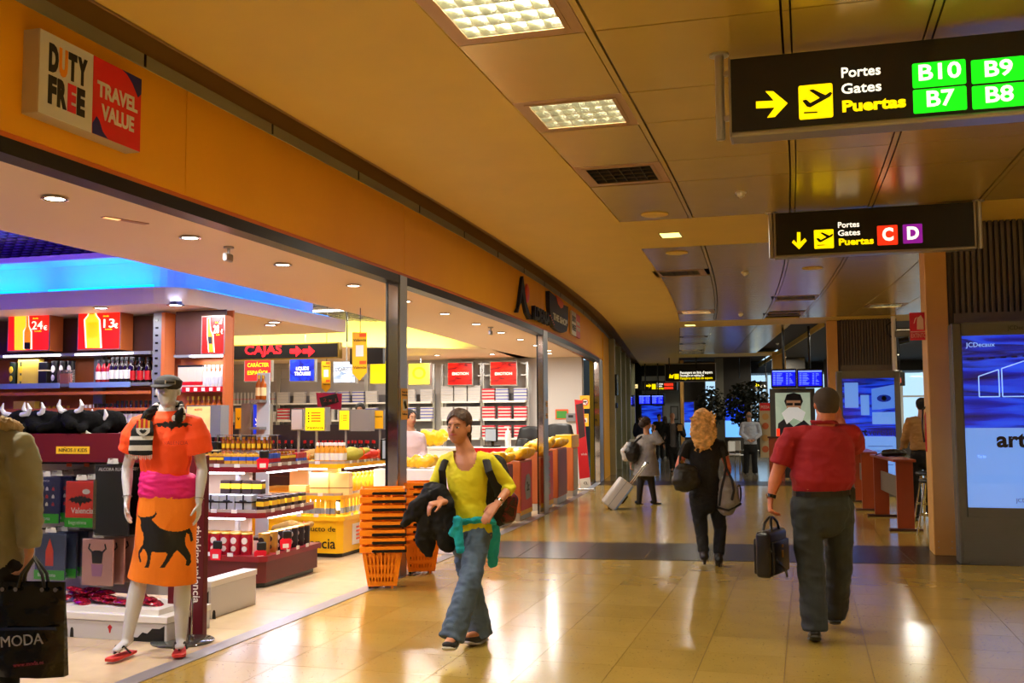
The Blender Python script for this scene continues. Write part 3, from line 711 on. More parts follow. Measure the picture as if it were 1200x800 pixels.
g.rect(880, 899, 447, 456, M_signblk, 'housing', d=.15); g.rect(886, 890, 449, 455, M_yellow_e, 'pictogram_box', dy=.16); g.text('Sortida', 891, 897, 452, 3, M_white_e, dy=.16)
for o in [q for q in C.objects if q.name.startswith('direction_sign')]:
    mb = MB()
    for x in (-.5, .5): mb.cyl((x, -.02, .3), (x, -.02, 3.9 - o.location.z), .02, n=8)
    mb.build('hanger', M_black, o, kind='stuff')
# ---- duty free box sign on the fascia (faces +x)
def xtext(s, y0, y1, z, h, x, m, parent, bold=.03, ext=.002, name='lettering'):
    pl = Vector(parent.location); o = text(s, h / .70, m, parent, Vector((x, (y0 + y1) / 2, z)) - pl, FACE_X, ext, bold * h, name=name); return fit(o, y1 - y0)
r = thing('duty_free_sign', 'white and red box sign on the orange fascia reading DUTY FREE TRAVEL VALUE', 'sign', (-3.95, 4.8, 3.2)); o_ = Vector(r.location)
mb = MB(); mb.cbox(-3.95, -3.845, 4.385, 5.25, 3.2, 3.655, .004); mb.build('box', mat('sign_side', (190, 175, 150), .5), r, off=o_)
mb = MB(); mb.box(-3.845, -3.842, 4.39, 4.808, 3.203, 3.652); mb.build('white_panel', mat('sign_white', (225, 225, 225), .35), r, off=o_)
mb = MB(); mb.box(-3.845, -3.842, 4.812, 5.245, 3.203, 3.652); mb.build('red_panel', mat('sign_red', (225, 12, 35), .3), r, off=o_)
M_navy = mat('sign_navy', (30, 30, 120), .35)
for tri in (((5.06, 3.652), (5.245, 3.652), (5.245, 3.56), (5.215, 3.53), (5.16, 3.60), (5.11, 3.636)), ((4.812, 3.203), (4.95, 3.203), (4.90, 3.235), (4.87, 3.29), (4.845, 3.31), (4.812, 3.26))):
    mb = MB(); mb.prism(tri, -3.842, -3.8405, 'x'); mb.build('navy_corner', M_navy, r, off=o_)
yy = 4.455
for ch, col, w_ in (('D', M_ink, .072), ('U', mat('sign_orange', (240, 150, 30), .4), .066), ('T', M_ink, .068), ('Y', M_ink, .078)):
    xtext(ch, yy, yy + w_, 3.515, .135, -3.841, col, r, .09); yy += w_ + .006
yy = 4.455
for ch, col, w_ in (('F', M_ink, .056), ('R', M_ink, .066), ('E', mat('sign_pink', (230, 20, 60), .4), .060), ('E', M_ink, .058)):
    xtext(ch, yy, yy + w_ * 1.12, 3.34, .135, -3.841, col, r, .09); yy += (w_ + .006) * 1.12
M_sw = mat('letter_white', (235, 235, 230), .4)
xtext('TRAVEL', 4.845, 5.21, 3.47, .085, -3.841, M_sw, r, .05); xtext('VALUE', 4.885, 5.18, 3.345, .085, -3.841, M_sw, r, .05)
# ---- operator lettering
M_dletter = mat('dark_blue_letter', (16, 16, 36), .6); M_orange_d = mat('orange_dot', (235, 80, 40), .4)
by = 15.0; bx = -3.95 + bend(15.4); hd = heading(15.4)
r = thing('shop_lettering', 'raised dark operator name with a tall swooping A and orange dot on fascia', 'sign', (bx, 15.3, 3.1), hd)
def XP(pts, x0, x1, name, m, par=r):
    mb = MB(); mb.prism(pts, x0, x1, 'x'); return mb.build(name, m, par)
XP([(-.95, .03), (-.86, .03), (-.56, .58), (-.50, .62), (-.44, .50), (-.30, .25), (-.06, .10), (.12, .06), (.12, .02), (-.1, .0), (-.32, .08), (-.48, .24), (-.56, .38), (-.60, .30), (-.66, .2)], .0, .05, 'tall_letter', M_dletter)
mb = MB(); mb.ell((.03, -.16, .40), (.03, .13, .15), 20, 12); mb.build('dot', M_orange_d, r, True)
t_ = text('LDEASA', .27, M_dletter, r, (.07, .72, .12), FACE_X, .03, .012); fit(t_, 1.25)
bx = -3.95 + bend(18.0)
r = thing('pocket_emblem', 'dark blue pocket shaped emblem reading THE SHOP on the fascia', 'sign', (bx, 17.75, 3.15), heading(17.75))
pts = [(-1.0, .56)] + [(-1.0 + .1 * math.sin(i / 8 * 3.14 / 2) + 0, .56 - .56 * (i / 8) ** 1.0) for i in range(1, 6)]
pts = [(-1.0, .58), (-.98, .3), (-.85, .1), (-.6, .0), (-.2, -.03), (.4, -.02), (.8, .04), (.98, .18), (1.0, .34), (1.0, .52), (.45, .50), (.1, .53), (-.3, .55)]
XP(pts, .0, .08, 'pocket', mat('pocket_navy', (26, 25, 46), .6), r)
XP([(-.35, .575), (-.05, .575), (.42, .53), (.36, .44), (.15, .40), (-.15, .45)], .02, .09, 'red_flap', M_orange_d, r)
t_ = text('THE SHOP', .16, M_sw, r, (.085, .08, .18), FACE_X, .004, .004); fit(t_, 1.5)
mb = MB()
for i in range(5): mb.box(.0, .084, -.95 + i * .09, -.89 + i * .09, .16 - i * .03, .175 - i * .03)
mb.build('stitching', M_orange_d, r)
bx = -3.95 + bend(19.8)
r = thing('duty_free_sign', 'small square white and red DUTY FREE TRAVEL VALUE sign at the far end of fascia', 'sign', (bx, 19.9, 3.2), heading(19.9))
XP([(-.6, 0), (.02, 0), (.02, .46), (-.6, .46)], 0, .04, 'white_panel', mat('sign_white', (225, 225, 225), .35), r)
XP([(.02, 0), (.62, 0), (.62, .46), (.02, .46)], 0, .04, 'red_panel', mat('sign_red', (225, 12, 35), .3), r)
for s_, u, z, m_ in (('DUTY', -.29, .31, M_ink), ('FREE', -.29, .14, M_ink), ('TRAVEL', .32, .27, M_sw), ('VALUE', .32, .16, M_sw)):
    t_ = text(s_, .16 if m_ is M_ink else .1, m_, r, (.043, u, z), FACE_X, .002, .004); fit(t_, .5)
# ---- yellow stickers on the pillars and the shop end wall
M_sticker = mat('sticker_yellow', (250, 190, 20), .4)
def sticker(label, loc, w_, h, face, lines, icon, parent=None):
    t = thing('notice_sticker', label, 'notice', loc, 0)
    rot = FACE_Y if face == 'y' else FACE_X
    mb = MB()
    if face == 'y': mb.box(-w_ / 2, w_ / 2, -.003, 0, -h / 2, h / 2)
    else: mb.box(0, .003, -w_ / 2, w_ / 2, -h / 2, h / 2)
    mb.build('sheet', M_sticker, t)
    at_ = (lambda u, z, d: (u, -d, z)) if face == 'y' else (lambda u, z, d: (d, u, z))
    mb = MB()
    if face == 'y': mb.box(-w_ * .32, w_ * .32, -.005, -.003, -h * .2, h * .16)
    else: mb.box(.003, .005, -w_ * .32, w_ * .32, -h * .2, h * .16)
    mb.build('white_field', M_white, t)
    if icon == 'phone':
        mb = MB(); mb.cyl(at_(-w_ * .12, h * .08, .006), at_(w_ * .12, -h * .12, .006), w_ * .1, n=8); mb.build('telephone_symbol', M_ink, t)
    elif icon == 'no':
        mb = MB(); mb.tube([at_(w_ * .33 * math.cos(a * math.pi / 8), w_ * .33 * math.sin(a * math.pi / 8), .007) for a in range(16)], w_ * .035, closed=True); mb.tube([at_(-w_ * .23, w_ * .23, .007), at_(w_ * .23, -w_ * .23, .007)], w_ * .035); mb.build('prohibition_ring', mat('red_paint', (210, 20, 20), .4), t)
        mb = MB(); mb.cyl(at_(-w_ * .2, 0, .006), at_(w_ * .2, w_ * .05, .006), w_ * .06, n=8); mb.build('cigarette_symbol', M_ink, t)
    for k, s_ in enumerate(lines): 
        z = h * (.38 - .09 * k) if k < 2 else -h * .32
        o = text(s_, h * .09, M_ink, t, at_(0, z, .004), rot, .001); fit(o, w_ * .8)
    return t
p = onS(472.5, 471, -3.94)
sticker('tall yellow sticker with a telephone picture on the nearest steel pillar', (-3.949, 9.77, p.z - .02), .17, .32, 'x', ['Punto de', 'Información', 'Teléfono'], 'phone')
sticker('small yellow sticker on the second steel pillar', (-3.949 + bend(16.75), 16.74, onS(640, 480).z), .2, .3, 'x', ['Atención', 'cliente', 'Info'], 'none')
# ---- right side: poster cabinets
M_cab = mat('cabinet_grey', (92, 92, 88), .4, .4, bump=.02, bscale=200, aniso=(1, 1, 8)); M_cab2 = mat('cabinet_grey_light', (118, 118, 114), .4, .4)
M_blueart = art('blue_poster', [(.30, (4, 6, 50)), (.42, (10, 30, 170)), (.50, (30, 80, 245)), (.58, (8, 14, 90)), (.68, (20, 60, 230)), (.85, (130, 180, 255))], .9, (.35, 1, 4), nscale=1.5, dist=.2)
M_paleart = mat('pale_blue_poster', (118, 164, 240), .3, emit=.85); M_artline = mat('art_line', (160, 200, 255), .3, emit=1.0)
def cabinet(label, name, y, px0, px1, ztop, poster_px, zp0, zp1, words, m_cab, seed=0, big=True):
    x0 = P2(px0, y); x1 = P2(px1, y) if px1 else x0 + 1.36
    r = thing(name, label, 'poster cabinet', ((x0 + x1) / 2, y, 0)); L = Vector(r.location); W = (x1 - x0) / 2
    fx0 = P2(poster_px[0], y) - L.x; fx1 = (P2(poster_px[1], y) - L.x) if poster_px[1] else W - .11
    mb = MB(); mb.cbox(-W, fx0, 0, .28, 0, ztop, .012); mb.cbox(fx1, W, 0, .28, 0, ztop, .012); mb.box(fx0, fx1, 0.002, .28, zp1, ztop); mb.box(fx0, fx1, .002, .28, 0, zp0)
    mb.build('frame', m_cab, r)
    mb = MB(); mb.box(-W + .04, W - .04, -.012, .01, .03, zp0 - .1)
    for k in range(10): mb.box(-W + .05, W - .05, -.016, -.011, .05 + k * (zp0 - .2) / 10, .056 + k * (zp0 - .2) / 10)
    mb.build('plinth_panel', m_cab, r)
    zm = zp0 + (zp1 - zp0) * (.46 if big else .42)
    mb = MB(); mb.box(fx0, fx1, .05, .06, zm, zp1); mb.build('poster_picture', M_blueart, r)
    mb = MB(); mb.box(fx0, fx1, .05, .06, zp0, zm); mb.build('poster_text_field', M_paleart, r)
    mb = MB(); mb.box(fx0, fx1, .004, .010, zp0, zp1); mb.build('glass_pane', mat('clear_pane', (245, 248, 250), .03, trans=1.0), r)
    return r, fx0, fx1, zm
r, a, b, zm = cabinet('large grey free-standing poster cabinet with a blue artvertising poster at right edge', 'poster_cabinet', 11.95, 1117, None, 2.58, (1129, None), .6, 2.44, '', M_cab)
mb = MB()
def frame_line(mb, pts, y, t=.006):
    for i in range(len(pts)):
        p = pts[i]; q = pts[(i + 1) % len(pts)]; mb.cyl((p[0], y, p[1]), (q[0], y, q[1]), t, n=6)
frame_line(mb, [(a + .16, 1.78), (a + .36, 1.78), (a + .36, 2.07), (a + .16, 2.0)], .048); frame_line(mb, [(a + .39, 1.78), (a + .62, 1.78), (a + .62, 2.16), (a + .39, 2.08)], .048)
frame_line(mb, [(a + .66, 1.7), (a + .98, 1.7), (a + .98, 2.3), (a + .66, 2.2)], .048); mb.build('white_outline', M_artline, r)
mb = MB()
for k in range(9): mb.box(a + .05 + k * .11, a + .11 + k * .11, .045, .05, 2.18 + .004 * k, 2.20 + .004 * k)
mb.build('dashes', mat('art_dark', (10, 20, 90), .4), r)
t_ = text('JCDecaux', .07, M_artline, r, (a + .19, .046, 2.34), FACE_Y); t_ = text('art', .23, M_ink, r, (a + .46, .044, 1.315), FACE_Y, bold=.008); fit(t_, .30)
t_ = text('vertising', .23, mat('grey_ink', (50, 60, 90), .5), r, (a + .84, .044, 1.315), FACE_Y); fit(t_, .42)
text('JCDecaux', .06, M_ink, r, (a + .6, .044, .68), FACE_Y); text('JCDecaux', .06, M_ink, r, (a + .58, -.002, 2.51), FACE_Y)
text('Te lo', .04, M_artline, r, (a + .16, .044, 1.14), FACE_Y)
r, a, b, zm = cabinet('grey poster cabinet with a blue artvertising poster beside the far ribbed pier', 'poster_cabinet', 21.5, 980, 1055, 2.48, (987, 1048), .35, 2.33, '', M_cab2, big=False)
mb = MB(); mb.prism([(a + .55, 1.70), (a + .98, 1.74), (a + .98, 2.2), (a + .55, 2.12)], .044, .049, 'y'); mb.build('eye_picture_field', mat('art_mid', (90, 140, 235), .3, emit=.8), r)
mb = MB(); mb.ell((a + .78, .046, 1.93), (.14, .008, .075), 20, 10); mb.build('eye', mat('art_navy', (20, 50, 170), .3, emit=.5), r)
mb = MB(); mb.ell((a + .78, .040, 1.93), (.05, .006, .05), 16, 8); mb.build('pupil', M_ink, r)
mb = MB(); mb.box(a + .55, a + 1.0, .044, .049, 1.42, 1.66); mb.box(a + .04, a + .3, .044, .049, 1.75, 2.25); mb.box(a + .34, a + .5, .044, .049, 1.6, 2.0); mb.build('pale_tiles', mat('art_pale', (110, 160, 240), .3, emit=.8), r)
t_ = text('art', .2, M_ink, r, (a + .34, .044, 1.26), FACE_Y, bold=.008); fit(t_, .22); t_ = text('vertising', .2, mat('grey_ink', (50, 60, 90), .5), r, (a + .75, .044, 1.26), FACE_Y); fit(t_, .56)
mb = MB()
for k in range(5): mb.box(a + .45 + .08 * (k % 2), b - .06, .044, .05, .98 - k * .09, .99 - k * .09)
mb.build('fine_text_line', mat('grey_ink', (50, 60, 90), .5), r)
# cabinet with the photograph of a man holding a white cloth to his face
y = 27.0; x0 = P2(903, y); x1 = P2(956, y)
r = thing('poster_cabinet', 'dark poster cabinet with a man holding white cloth over his mouth, beneath two monitors', 'poster cabinet', ((x0 + x1) / 2, y, 0)); g = G(r, y)
g.rect(903, 956, 455, 560, M_cab, 'frame', d=.25, dy=-.26); g.rect(909, 950, 460, 520, art('portrait_backdrop', [(.3, (150, 175, 150)), (.7, (200, 212, 190))], .45, nscale=1), 'poster_picture', dy=.0, d=.01)
g.poly([(919, 470), (922, 462), (930, 460), (938, 462), (941, 470), (938, 477), (922, 477)], M_ink, 'printed_hair', dy=.012)
g.poly([(921.5, 469), (938, 469), (938.5, 480), (930, 486), (922, 480)], mat('printed_skin', (190, 140, 105), .5, emit=.25), 'printed_face', dy=.014)
g.poly([(922, 472), (929, 472), (929, 475), (922, 475)], M_ink, 'printed_glasses', dy=.018); g.poly([(931, 472), (938, 472), (938, 475), (931, 475)], M_ink, 'printed_glasses', dy=.018)
g.poly([(916, 484), (924, 477), (935, 477), (944, 483), (940, 494), (930, 490), (922, 497)], mat('printed_white', (225, 225, 220), .5, emit=.4), 'printed_cloth', dy=.02)
g.poly([(910, 520), (912, 496), (920, 490), (930, 500), (942, 492), (949, 498), (950, 520)], mat('printed_coat', (35, 35, 45), .5, emit=.1), 'printed_coat', dy=.016)
g.rect(910, 914, 502, 511, M_red_e, 'red_mark', dy=.022)
# blue poster panels at the far end
for (lab, px0, px1, py0, py1, yy, z) in (('blue poster panel on the far white wall behind the walkers', 752, 776, 473, 520, 43.6, 0), ('blue poster panel left of the blonde hair, far end', 799.5, 813, 471, 512, 42.3, 0), ('blue art poster panel on the far dark pier beside the tree', 850, 872, 466, 512, 41.3, 0)):
    r = thing('wall_poster', lab, 'poster', (P2((px0 + px1) / 2, yy), yy, onY(px0, py1, yy).z)); g = G(r, yy)
    g.rect(px0 - 1, px1 + 1, py0 - 1.5, py1 + 1, M_cab, 'frame', d=.12, dy=-.125); pm = (py0 * .42 + py1 * .58)
    g.rect(px0, px1, py0, pm, M_blueart, 'poster_picture'); g.rect(px0, px1, pm, py1, mat('far_poster_blue', (100, 170, 255), .3, emit=1.1), 'poster_text_field')
    if px0 > 840: g.text('art', 857, 866, 495.5, 3.4, M_ink, .05)
r = thing('small_notice', 'small framed notice on the far white wall', 'notice', (P2(790, 43.9), 43.9, 2.0)); g = G(r, 43.9)
g.rect(785.5, 795, 475.5, 492, M_cab, 'frame', d=.03); g.rect(787, 793.5, 477, 490.5, mat('pale_sheet', (150, 150, 150), .5), 'sheet', dy=.03)
# ---- flight monitors
M_mon = mat('monitor_blue', (10, 20, 235), .3, emit=1.0); M_monl = mat('monitor_text', (120, 150, 255), .3, emit=1.2)
def monitor(px0, px1, py0, py1, y, lab, grp=None):
    r = thing('flight_monitor', lab, 'monitor', (P2((px0 + px1) / 2, y), y, onY(px0, py1, y).z), 0, grp); g = G(r, y)
    g.rect(px0 - 1.5, px1 + 1.5, py0 - 2, py1 + 2, M_black, 'housing', d=.3, dy=-.305); g.rect(px0, px1, py0, py1, M_mon, 'screen')
    g.rect(px0, px1, py0, py0 + (py1 - py0) * .1, M_monl, 'header_bar', dy=.004)
    mb = MB(); rr_ = random.Random(px0)
    for k in range(9):
        z0 = py0 + (py1 - py0) * (.2 + k * .085)
        a = g.pt(px0 + 2, z0); b = g.pt(px0 + 2, z0 + (py1 - py0) * .03)
        for (u0, u1) in ((.04, .14), (.18, .18 + .15 + .15 * rr_.random()), (.6, .68), (.74, .74 + .2 * rr_.random())):
            X0 = g.pt(px0 + (px1 - px0) * u0, z0)[0]; X1 = g.pt(px0 + (px1 - px0) * u1, z0)[0]
            mb.box(X0, X1, g.y - g.o.y - .008, g.y - g.o.y - .004, b[1], a[1])
    mb.build('flight_rows', M_monl, r)
    mb = MB(); zt = (3.84 if y < 44 else 3.9) - r.location.z; mb.cyl((0, .15, onY(px0, py0, y).z - r.location.z), (0, .15, zt), .03, n=8); mb.build('hanger', M_black, r)
monitor(905, 932, 434, 452, 26.5, 'blue flight monitor over the portrait poster cabinet, left of its pair')
monitor(935.5, 963, 434, 452, 26.5, 'blue flight monitor over the portrait poster cabinet, right of its pair')
monitor(749, 762, 463.5, 473, 42.0, 'small far blue flight monitor, left of its pair'); monitor(764, 777, 463.5, 473, 42.0, 'small far blue flight monitor, right of its pair')
monitor(735, 741, 465, 474, 41.0, 'tiny far dark monitor beside the grey wall')
# ---- extinguisher sign and extinguisher
r = thing('extinguisher_sign', 'red fire extinguisher sign reading EXTINTOR beside the beige column', 'sign', (onY(1078, 382, 12.75).x, 12.75, 2.7)); g = G(r, 12.75)
M_redsign = mat('red_sign', (200, 20, 45), .4, emit=.06); M_cream = mat('cream_print', (245, 215, 195), .5)
g.rect(1066, 1090, 366, 398.5, M_redsign, 'plate', d=.006)
g.poly([(1075, 372), (1077, 371), (1079, 369), (1080, 371), (1082, 374), (1082.5, 386), (1074.5, 386), (1074.5, 375)], M_cream, 'extinguisher_symbol', dy=.006)
g.poly([(1072, 373), (1075, 371), (1073, 374), (1071.5, 379), (1070.5, 379)], M_cream, 'hose_symbol', dy=.006); g.rect(1067, 1089, 388, 389, M_cream, 'line', dy=.006, d=.001)
g.text('EXTINTOR', 1068, 1088, 393.5, 5, M_cream, 0, dy=.007)
M_extred = mat('extinguisher_red', (170, 16, 30), .25)
ex = onY(1089, 490, 13.0)
r = thing('fire_extinguisher', 'red fire extinguisher hung on the far side of the nearest beige column', 'fire extinguisher', (ex.x + .02, 13.0, 1.15))
mb = MB(); mb.lathe([(.02, 0), (.07, .01), (.075, .05), (.075, .42), (.06, .48), (.025, .52), (.022, .56)], 16); mb.build('cylinder', M_extred, r, True)
mb = MB(); mb.box(-.02, .02, -.07, .03, .56, .58); mb.box(-.015, .015, -.09, .02, .6, .615); mb.cyl((0, 0, .55), (0, 0, .6), .02); mb.build('valve', M_black, r)
mb = MB(); mb.tube([(-.02, 0, .57), (-.09, 0, .5), (-.1, 0, .3), (-.085, 0, .12)], .012); mb.build('hose', M_black, r, True)
# ---- camera on its pole next to the far ribbed pier
r = thing('security_camera', 'grey security camera on a white pole by the far ribbed pier', 'security camera', (onY(1047, 385, 24.2).x, 24.2, 2.6))
mb = MB(); mb.cyl((0, 0, -2.6), (0, 0, 1.2), .05, n=12); mb.build('pole', M_white, r, True)
mb = MB(); mb.cbox(.02, .42, -.1, .02, .72, .88, .02); mb.build('camera_body', mat('grey_plastic', (120, 115, 108), .4), r); mb = MB(); mb.cyl((.1, -.12, .62), (.3, -.16, .66), .07, n=12); mb.build('lens_hood', M_black, r, True)
mb = MB(); mb.tube([(0, 0, .7), (-.12, 0, .8), (-.14, 0, 1.0), (0, 0, 1.1)], .02); mb.build('cable', M_black, r, True)
# ---- grey-wall fittings
r = thing('wall_box', 'small dark wall box on the grey wall past the shop', 'wall box', (-3.77 + bend(28.6), 28.6, 2.2)); mb = MB(); mb.cbox(0, .06, -.12, .12, 0, .6, .01); mb.build('casing', M_black, r); mb = MB(); mb.cbox(0, .05, -.06, .06, -.35, -.2, .01); mb.build('switch', M_black, r)
# ============================================================ SHOP FURNITURE AND GOODS
M_wood = mat('orange_wood', (196, 104, 52), .45, var=.12, scale=5, aniso=(1, 1, .2)); M_woodd = mat('dark_wood', (70, 34, 24), .5, var=.1, scale=6)
M_red = mat('dark_red_lacquer', (128, 20, 30), .35); M_redb = mat('dark_red_base', (96, 26, 26), .45, var=.1, scale=4, aniso=(.4, .4, 3))
M_maroon = mat('maroon_board', (92, 10, 26), .45); M_ylw = mat('yellow_lacquer', (250, 195, 20), .35)
M_greym = mat('shelf_grey', (140, 142, 148), .4, .4); M_blueedge = mat('shelf_edge_blue', (130, 160, 215), .4)
M_ticket = mat('price_ticket', (225, 225, 220), .5); M_clear = mat('clear_plastic', (235, 240, 240), .08, trans=.9, alpha=1)
M_striplight = mat('shelf_light', (250, 245, 255), .4, emit=6)
def cm(name, c, **k): return mat(name, c, k.pop('rough', .35), **k)
# ---- goods prototypes
def bottle_proto(name, body, label_c, cap, h=.3, r=.037, neck=.014, shoulder=.62):
    t = thing(name, name, 'bottle')
    mb = MB(); mb.lathe([(r * .9, 0), (r, .008), (r, h * shoulder), (r * .8, h * (shoulder + .07)), (neck, h * (shoulder + .16)), (neck, h * .93)], 10); mb.build('glass_body', body, t, True)
    mb = MB(); mb.lathe([(neck * 1.25, h * .86), (neck * 1.25, h), (neck, h * 1.005)], 8); mb.build('cap', cap, t, True)
    mb = MB(); mb.lathe([(r * 1.02, h * .16), (r * 1.02, h * .5)], 10, caps=False); mb.build('paper_label', label_c, t, True)
    return freeze(t)
def box_proto(name, body, accent, sx, sy, sz, cat='box', stripe=(.25, .55), lid=None):
    t = thing(name, name, cat)
    mb = MB(); mb.cbox(-sx / 2, sx / 2, -sy / 2, sy / 2, 0, sz, min(sx, sy, sz) * .03); mb.build('carton', body, t)
    if accent:
        mb = MB(); mb.box(-sx / 2 - .001, sx / 2 + .001, -sy / 2 - .001, sy / 2 + .001, sz * stripe[0], sz * stripe[1]); mb.build('printed_band', accent, t)
    if lid:
        mb = MB(); mb.box(-sx / 2 - .002, sx / 2 + .002, -sy / 2 - .002, sy / 2 + .002, sz * .93, sz * 1.01); mb.build('lid', lid, t)
    return freeze(t)
def tin_proto(name, body, oval, lid, r, h):
    t = thing(name, name, 'tin')
    mb = MB(); mb.lathe([(r * .97, 0), (r, .004), (r, h * .96)], 14); mb.build('tin_body', body, t, True)
    mb = MB(); mb.lathe([(r * 1.03, h * .94), (r * 1.03, h), (r * .95, h * 1.01)], 14); mb.build('lid', lid, t, True)
    mb = MB(); mb.prism([(r * .55 * math.cos(a * math.pi / 6), h * .66 + h * .16 * math.sin(a * math.pi / 6)) for a in range(12)], -r * 1.02, -r * .8, 'y'); mb.prism([(r * .5 * math.cos(a * math.pi / 4), h * .28 + h * .14 * math.sin(a * math.pi / 4)) for a in range(8)], -r * 1.015, -r * .8, 'y'); mb.build('printed_oval', oval, t)
    return freeze(t)
K = dict
ORD = 'first second third fourth fifth sixth seventh eighth ninth tenth eleventh twelfth thirteenth fourteenth fifteenth sixteenth seventeenth eighteenth nineteenth twentieth'.split(); ORD += ['twenty-' + q for q in ORD[:9]]
g_dark = cm('glass_dark', (26, 12, 10), rough=.12); g_amber = cm('glass_amber', (160, 78, 20), rough=.1); g_green = cm('glass_green', (40, 60, 24), rough=.1); g_clear = cm('glass_clear', (210, 215, 215), rough=.08); g_red = cm('drink_red', (150, 20, 20), rough=.12); g_gold = cm('drink_gold', (220, 150, 40), rough=.1)
l_white = cm('label_white', (232, 228, 215)); l_red = cm('label_red', (190, 20, 30)); l_yel = cm('label_yellow', (240, 200, 40)); l_blue = cm('label_blue', (40, 80, 190)); l_cream = cm('label_cream', (235, 215, 165)); c_gold = cm('cap_gold', (205, 160, 60), metal=.8, rough=.3); c_black = M_ink; c_red = cm('cap_red', (190, 16, 20)); c_white = cm('cap_white', (235, 235, 235))
B_dark = bottle_proto('dark_liqueur_bottle', g_dark, l_white, c_black, .30); B_red = bottle_proto('red_liqueur_bottle', g_red, l_white, c_black, .27, .035)
B_redl = bottle_proto('brandy_bottle', g_dark, l_red, c_black, .31, .036); B_clear = bottle_proto('clear_spirit_bottle', g_clear, cm('label_grey', (190, 195, 205)), c_white, .26, .04, shoulder=.6)
B_amber = bottle_proto('amber_whisky_bottle', g_amber, l_cream, c_gold, .28, .038); B_wine = bottle_proto('wine_bottle', g_dark, l_cream, c_red, .31, .038); B_oil = bottle_proto('olive_oil_bottle', g_gold, l_white, c_white, .24, .034)
B_mini = bottle_proto('miniature_bottle', g_amber, l_yel, c_gold, .13, .02)
T_red = tin_proto('red_drum_tin', cm('tin_red', (175, 22, 44)), l_white, c_gold, .055, .2); T_gold = tin_proto('gold_drum_tin', cm('tin_gold', (190, 150, 70), metal=.4), cm('print_dark', (40, 20, 20)), c_gold, .055, .2); T_dark = tin_proto('black_drum_tin', cm('tin_black', (28, 28, 40)), l_white, c_gold, .055, .2)
T_green = tin_proto('dark_green_whisky_tube', cm('tube_green', (16, 40, 26)), l_yel, c_black, .045, .27); T_blackt = tin_proto('black_whisky_tube', cm('tube_black', (14, 14, 16)), l_white, c_black, .045, .27)
X_yellow = box_proto('yellow_bottle_box', cm('box_yellow', (225, 190, 70)), None, .30, .09, .31); X_black = box_proto('black_bottle_box', cm('box_black', (20, 18, 18)), l_cream, .12, .1, .26, stripe=(.6, .66)); X_white = box_proto('white_handled_carton', cm('box_white', (196, 186, 172)), l_red, .13, .1, .26, stripe=(.15, .3), lid=c_black)
X_cig_w = box_proto('white_cigarette_carton', cm('carton_white', (206, 204, 204)), cm('print_greyblue', (170, 175, 190)), .315, .1, .074, 'carton', (.4, .5)); X_cig_r = box_proto('red_and_white_cigarette_carton', cm('carton_white', (206, 204, 204)), cm('print_cigred', (200, 20, 50)), .315, .1, .074, 'carton', (.45, .98)); X_cig_b = box_proto('blue_striped_cigarette_carton', cm('carton_white', (206, 204, 204)), cm('print_cigblue', (40, 60, 180)), .315, .1, .074, 'carton', (.4, .7)); X_cig_t = box_proto('upright_white_cigarette_carton', cm('carton_white', (206, 204, 204)), cm('print_pink', (220, 150, 160)), .06, .1, .29, 'carton', (.35, .45))
X_choc = box_proto('chocolate_box', cm('choc_dark', (38, 24, 20)), l_yel, .10, .08, .13, stripe=(.4, .75)); X_cook = box_proto('pale_yellow_biscuit_box', cm('biscuit_yellow', (240, 205, 130)), cm('print_brown', (150, 90, 40)), .24, .12, .26, stripe=(.3, .34)); X_sweet = box_proto('silver_gift_box', cm('silver_wrap', (190, 200, 205), metal=.3), None, .17, .13, .16)
X_small = box_proto('small_souvenir_box', cm('souvenir_brown', (120, 60, 40)), l_yel, .07, .05, .10, stripe=(.65, .9)); X_ham = box_proto('yellow_sweets_packet', cm('packet_yellow', (240, 190, 40)), cm('print_grey', (120, 130, 150)), .05, .04, .2, 'packet', (.1, .42)); X_souv2 = box_proto('small_red_souvenir_box', cm('souvenir_red', (170, 30, 40)), l_blue, .07, .05, .11, stripe=(.2, .5))
def row(p, x0, x1, y, z, n, label, group, jx=.004, rz=0.0, ydir=False):
    out = []
    for i in range(n):
        u = x0 + (x1 - x0) * (i / (n - 1) if n > 1 else 0)
        loc = (u + random.uniform(-jx, jx), y + random.uniform(-jx, jx), z) if not ydir else (y + random.uniform(-jx, jx), u + random.uniform(-jx, jx), z)
        out.append(put(p, loc, rz + random.uniform(-.06, .06), label + (', ' + ORD[i] + (' from the front' if ydir else ' from left') if n > 1 else ''), group))
    return out
# ---- spirits wall, left bay
def Zy(py, y, px=100): return onY(px, py, y).z
def Xy(px, y): return onY(px, 450, y).x
YS = 10.0
xl, xr = Xy(-60, YS), Xy(203, YS)
r = thing('spirits_shelving', 'orange wood spirits shelving with a steel upright behind the mannequin', 'shelving', ((xl + xr) / 2, YS, 0)); o_ = Vector(r.location)
mb = MB(); mb.box(xl, xr, YS + .42, YS + .46, 0, 2.80); mb.build('back_panel', M_wood, r, off=o_)
mb = MB(); mb.box(xl, xr, YS + .25, YS + .30, 2.34, 2.80); mb.build('dark_header', M_woodd, r, off=o_)
mb = MB(); mb.box(Xy(188, YS), Xy(190, YS) + .02, YS + .0, YS + .2, 0, 2.80); mb.build('side_panel', M_wood, r, off=o_)
for px in (182,):
    mb = MB(); mb.box(Xy(px - 5, YS), Xy(px + 6, YS), YS + .02, YS + .08, 0, 2.8); mb.build('steel_upright', M_greym, r, off=o_)
    for k in range(30):
        if k % 2: continue
        mb = MB(); mb.box(Xy(px - 2, YS), Xy(px + 1, YS), YS + .012, YS + .02, 1.5 + k * .043, 1.52 + k * .043); mb.build('upright_slot', M_black, r, off=o_)
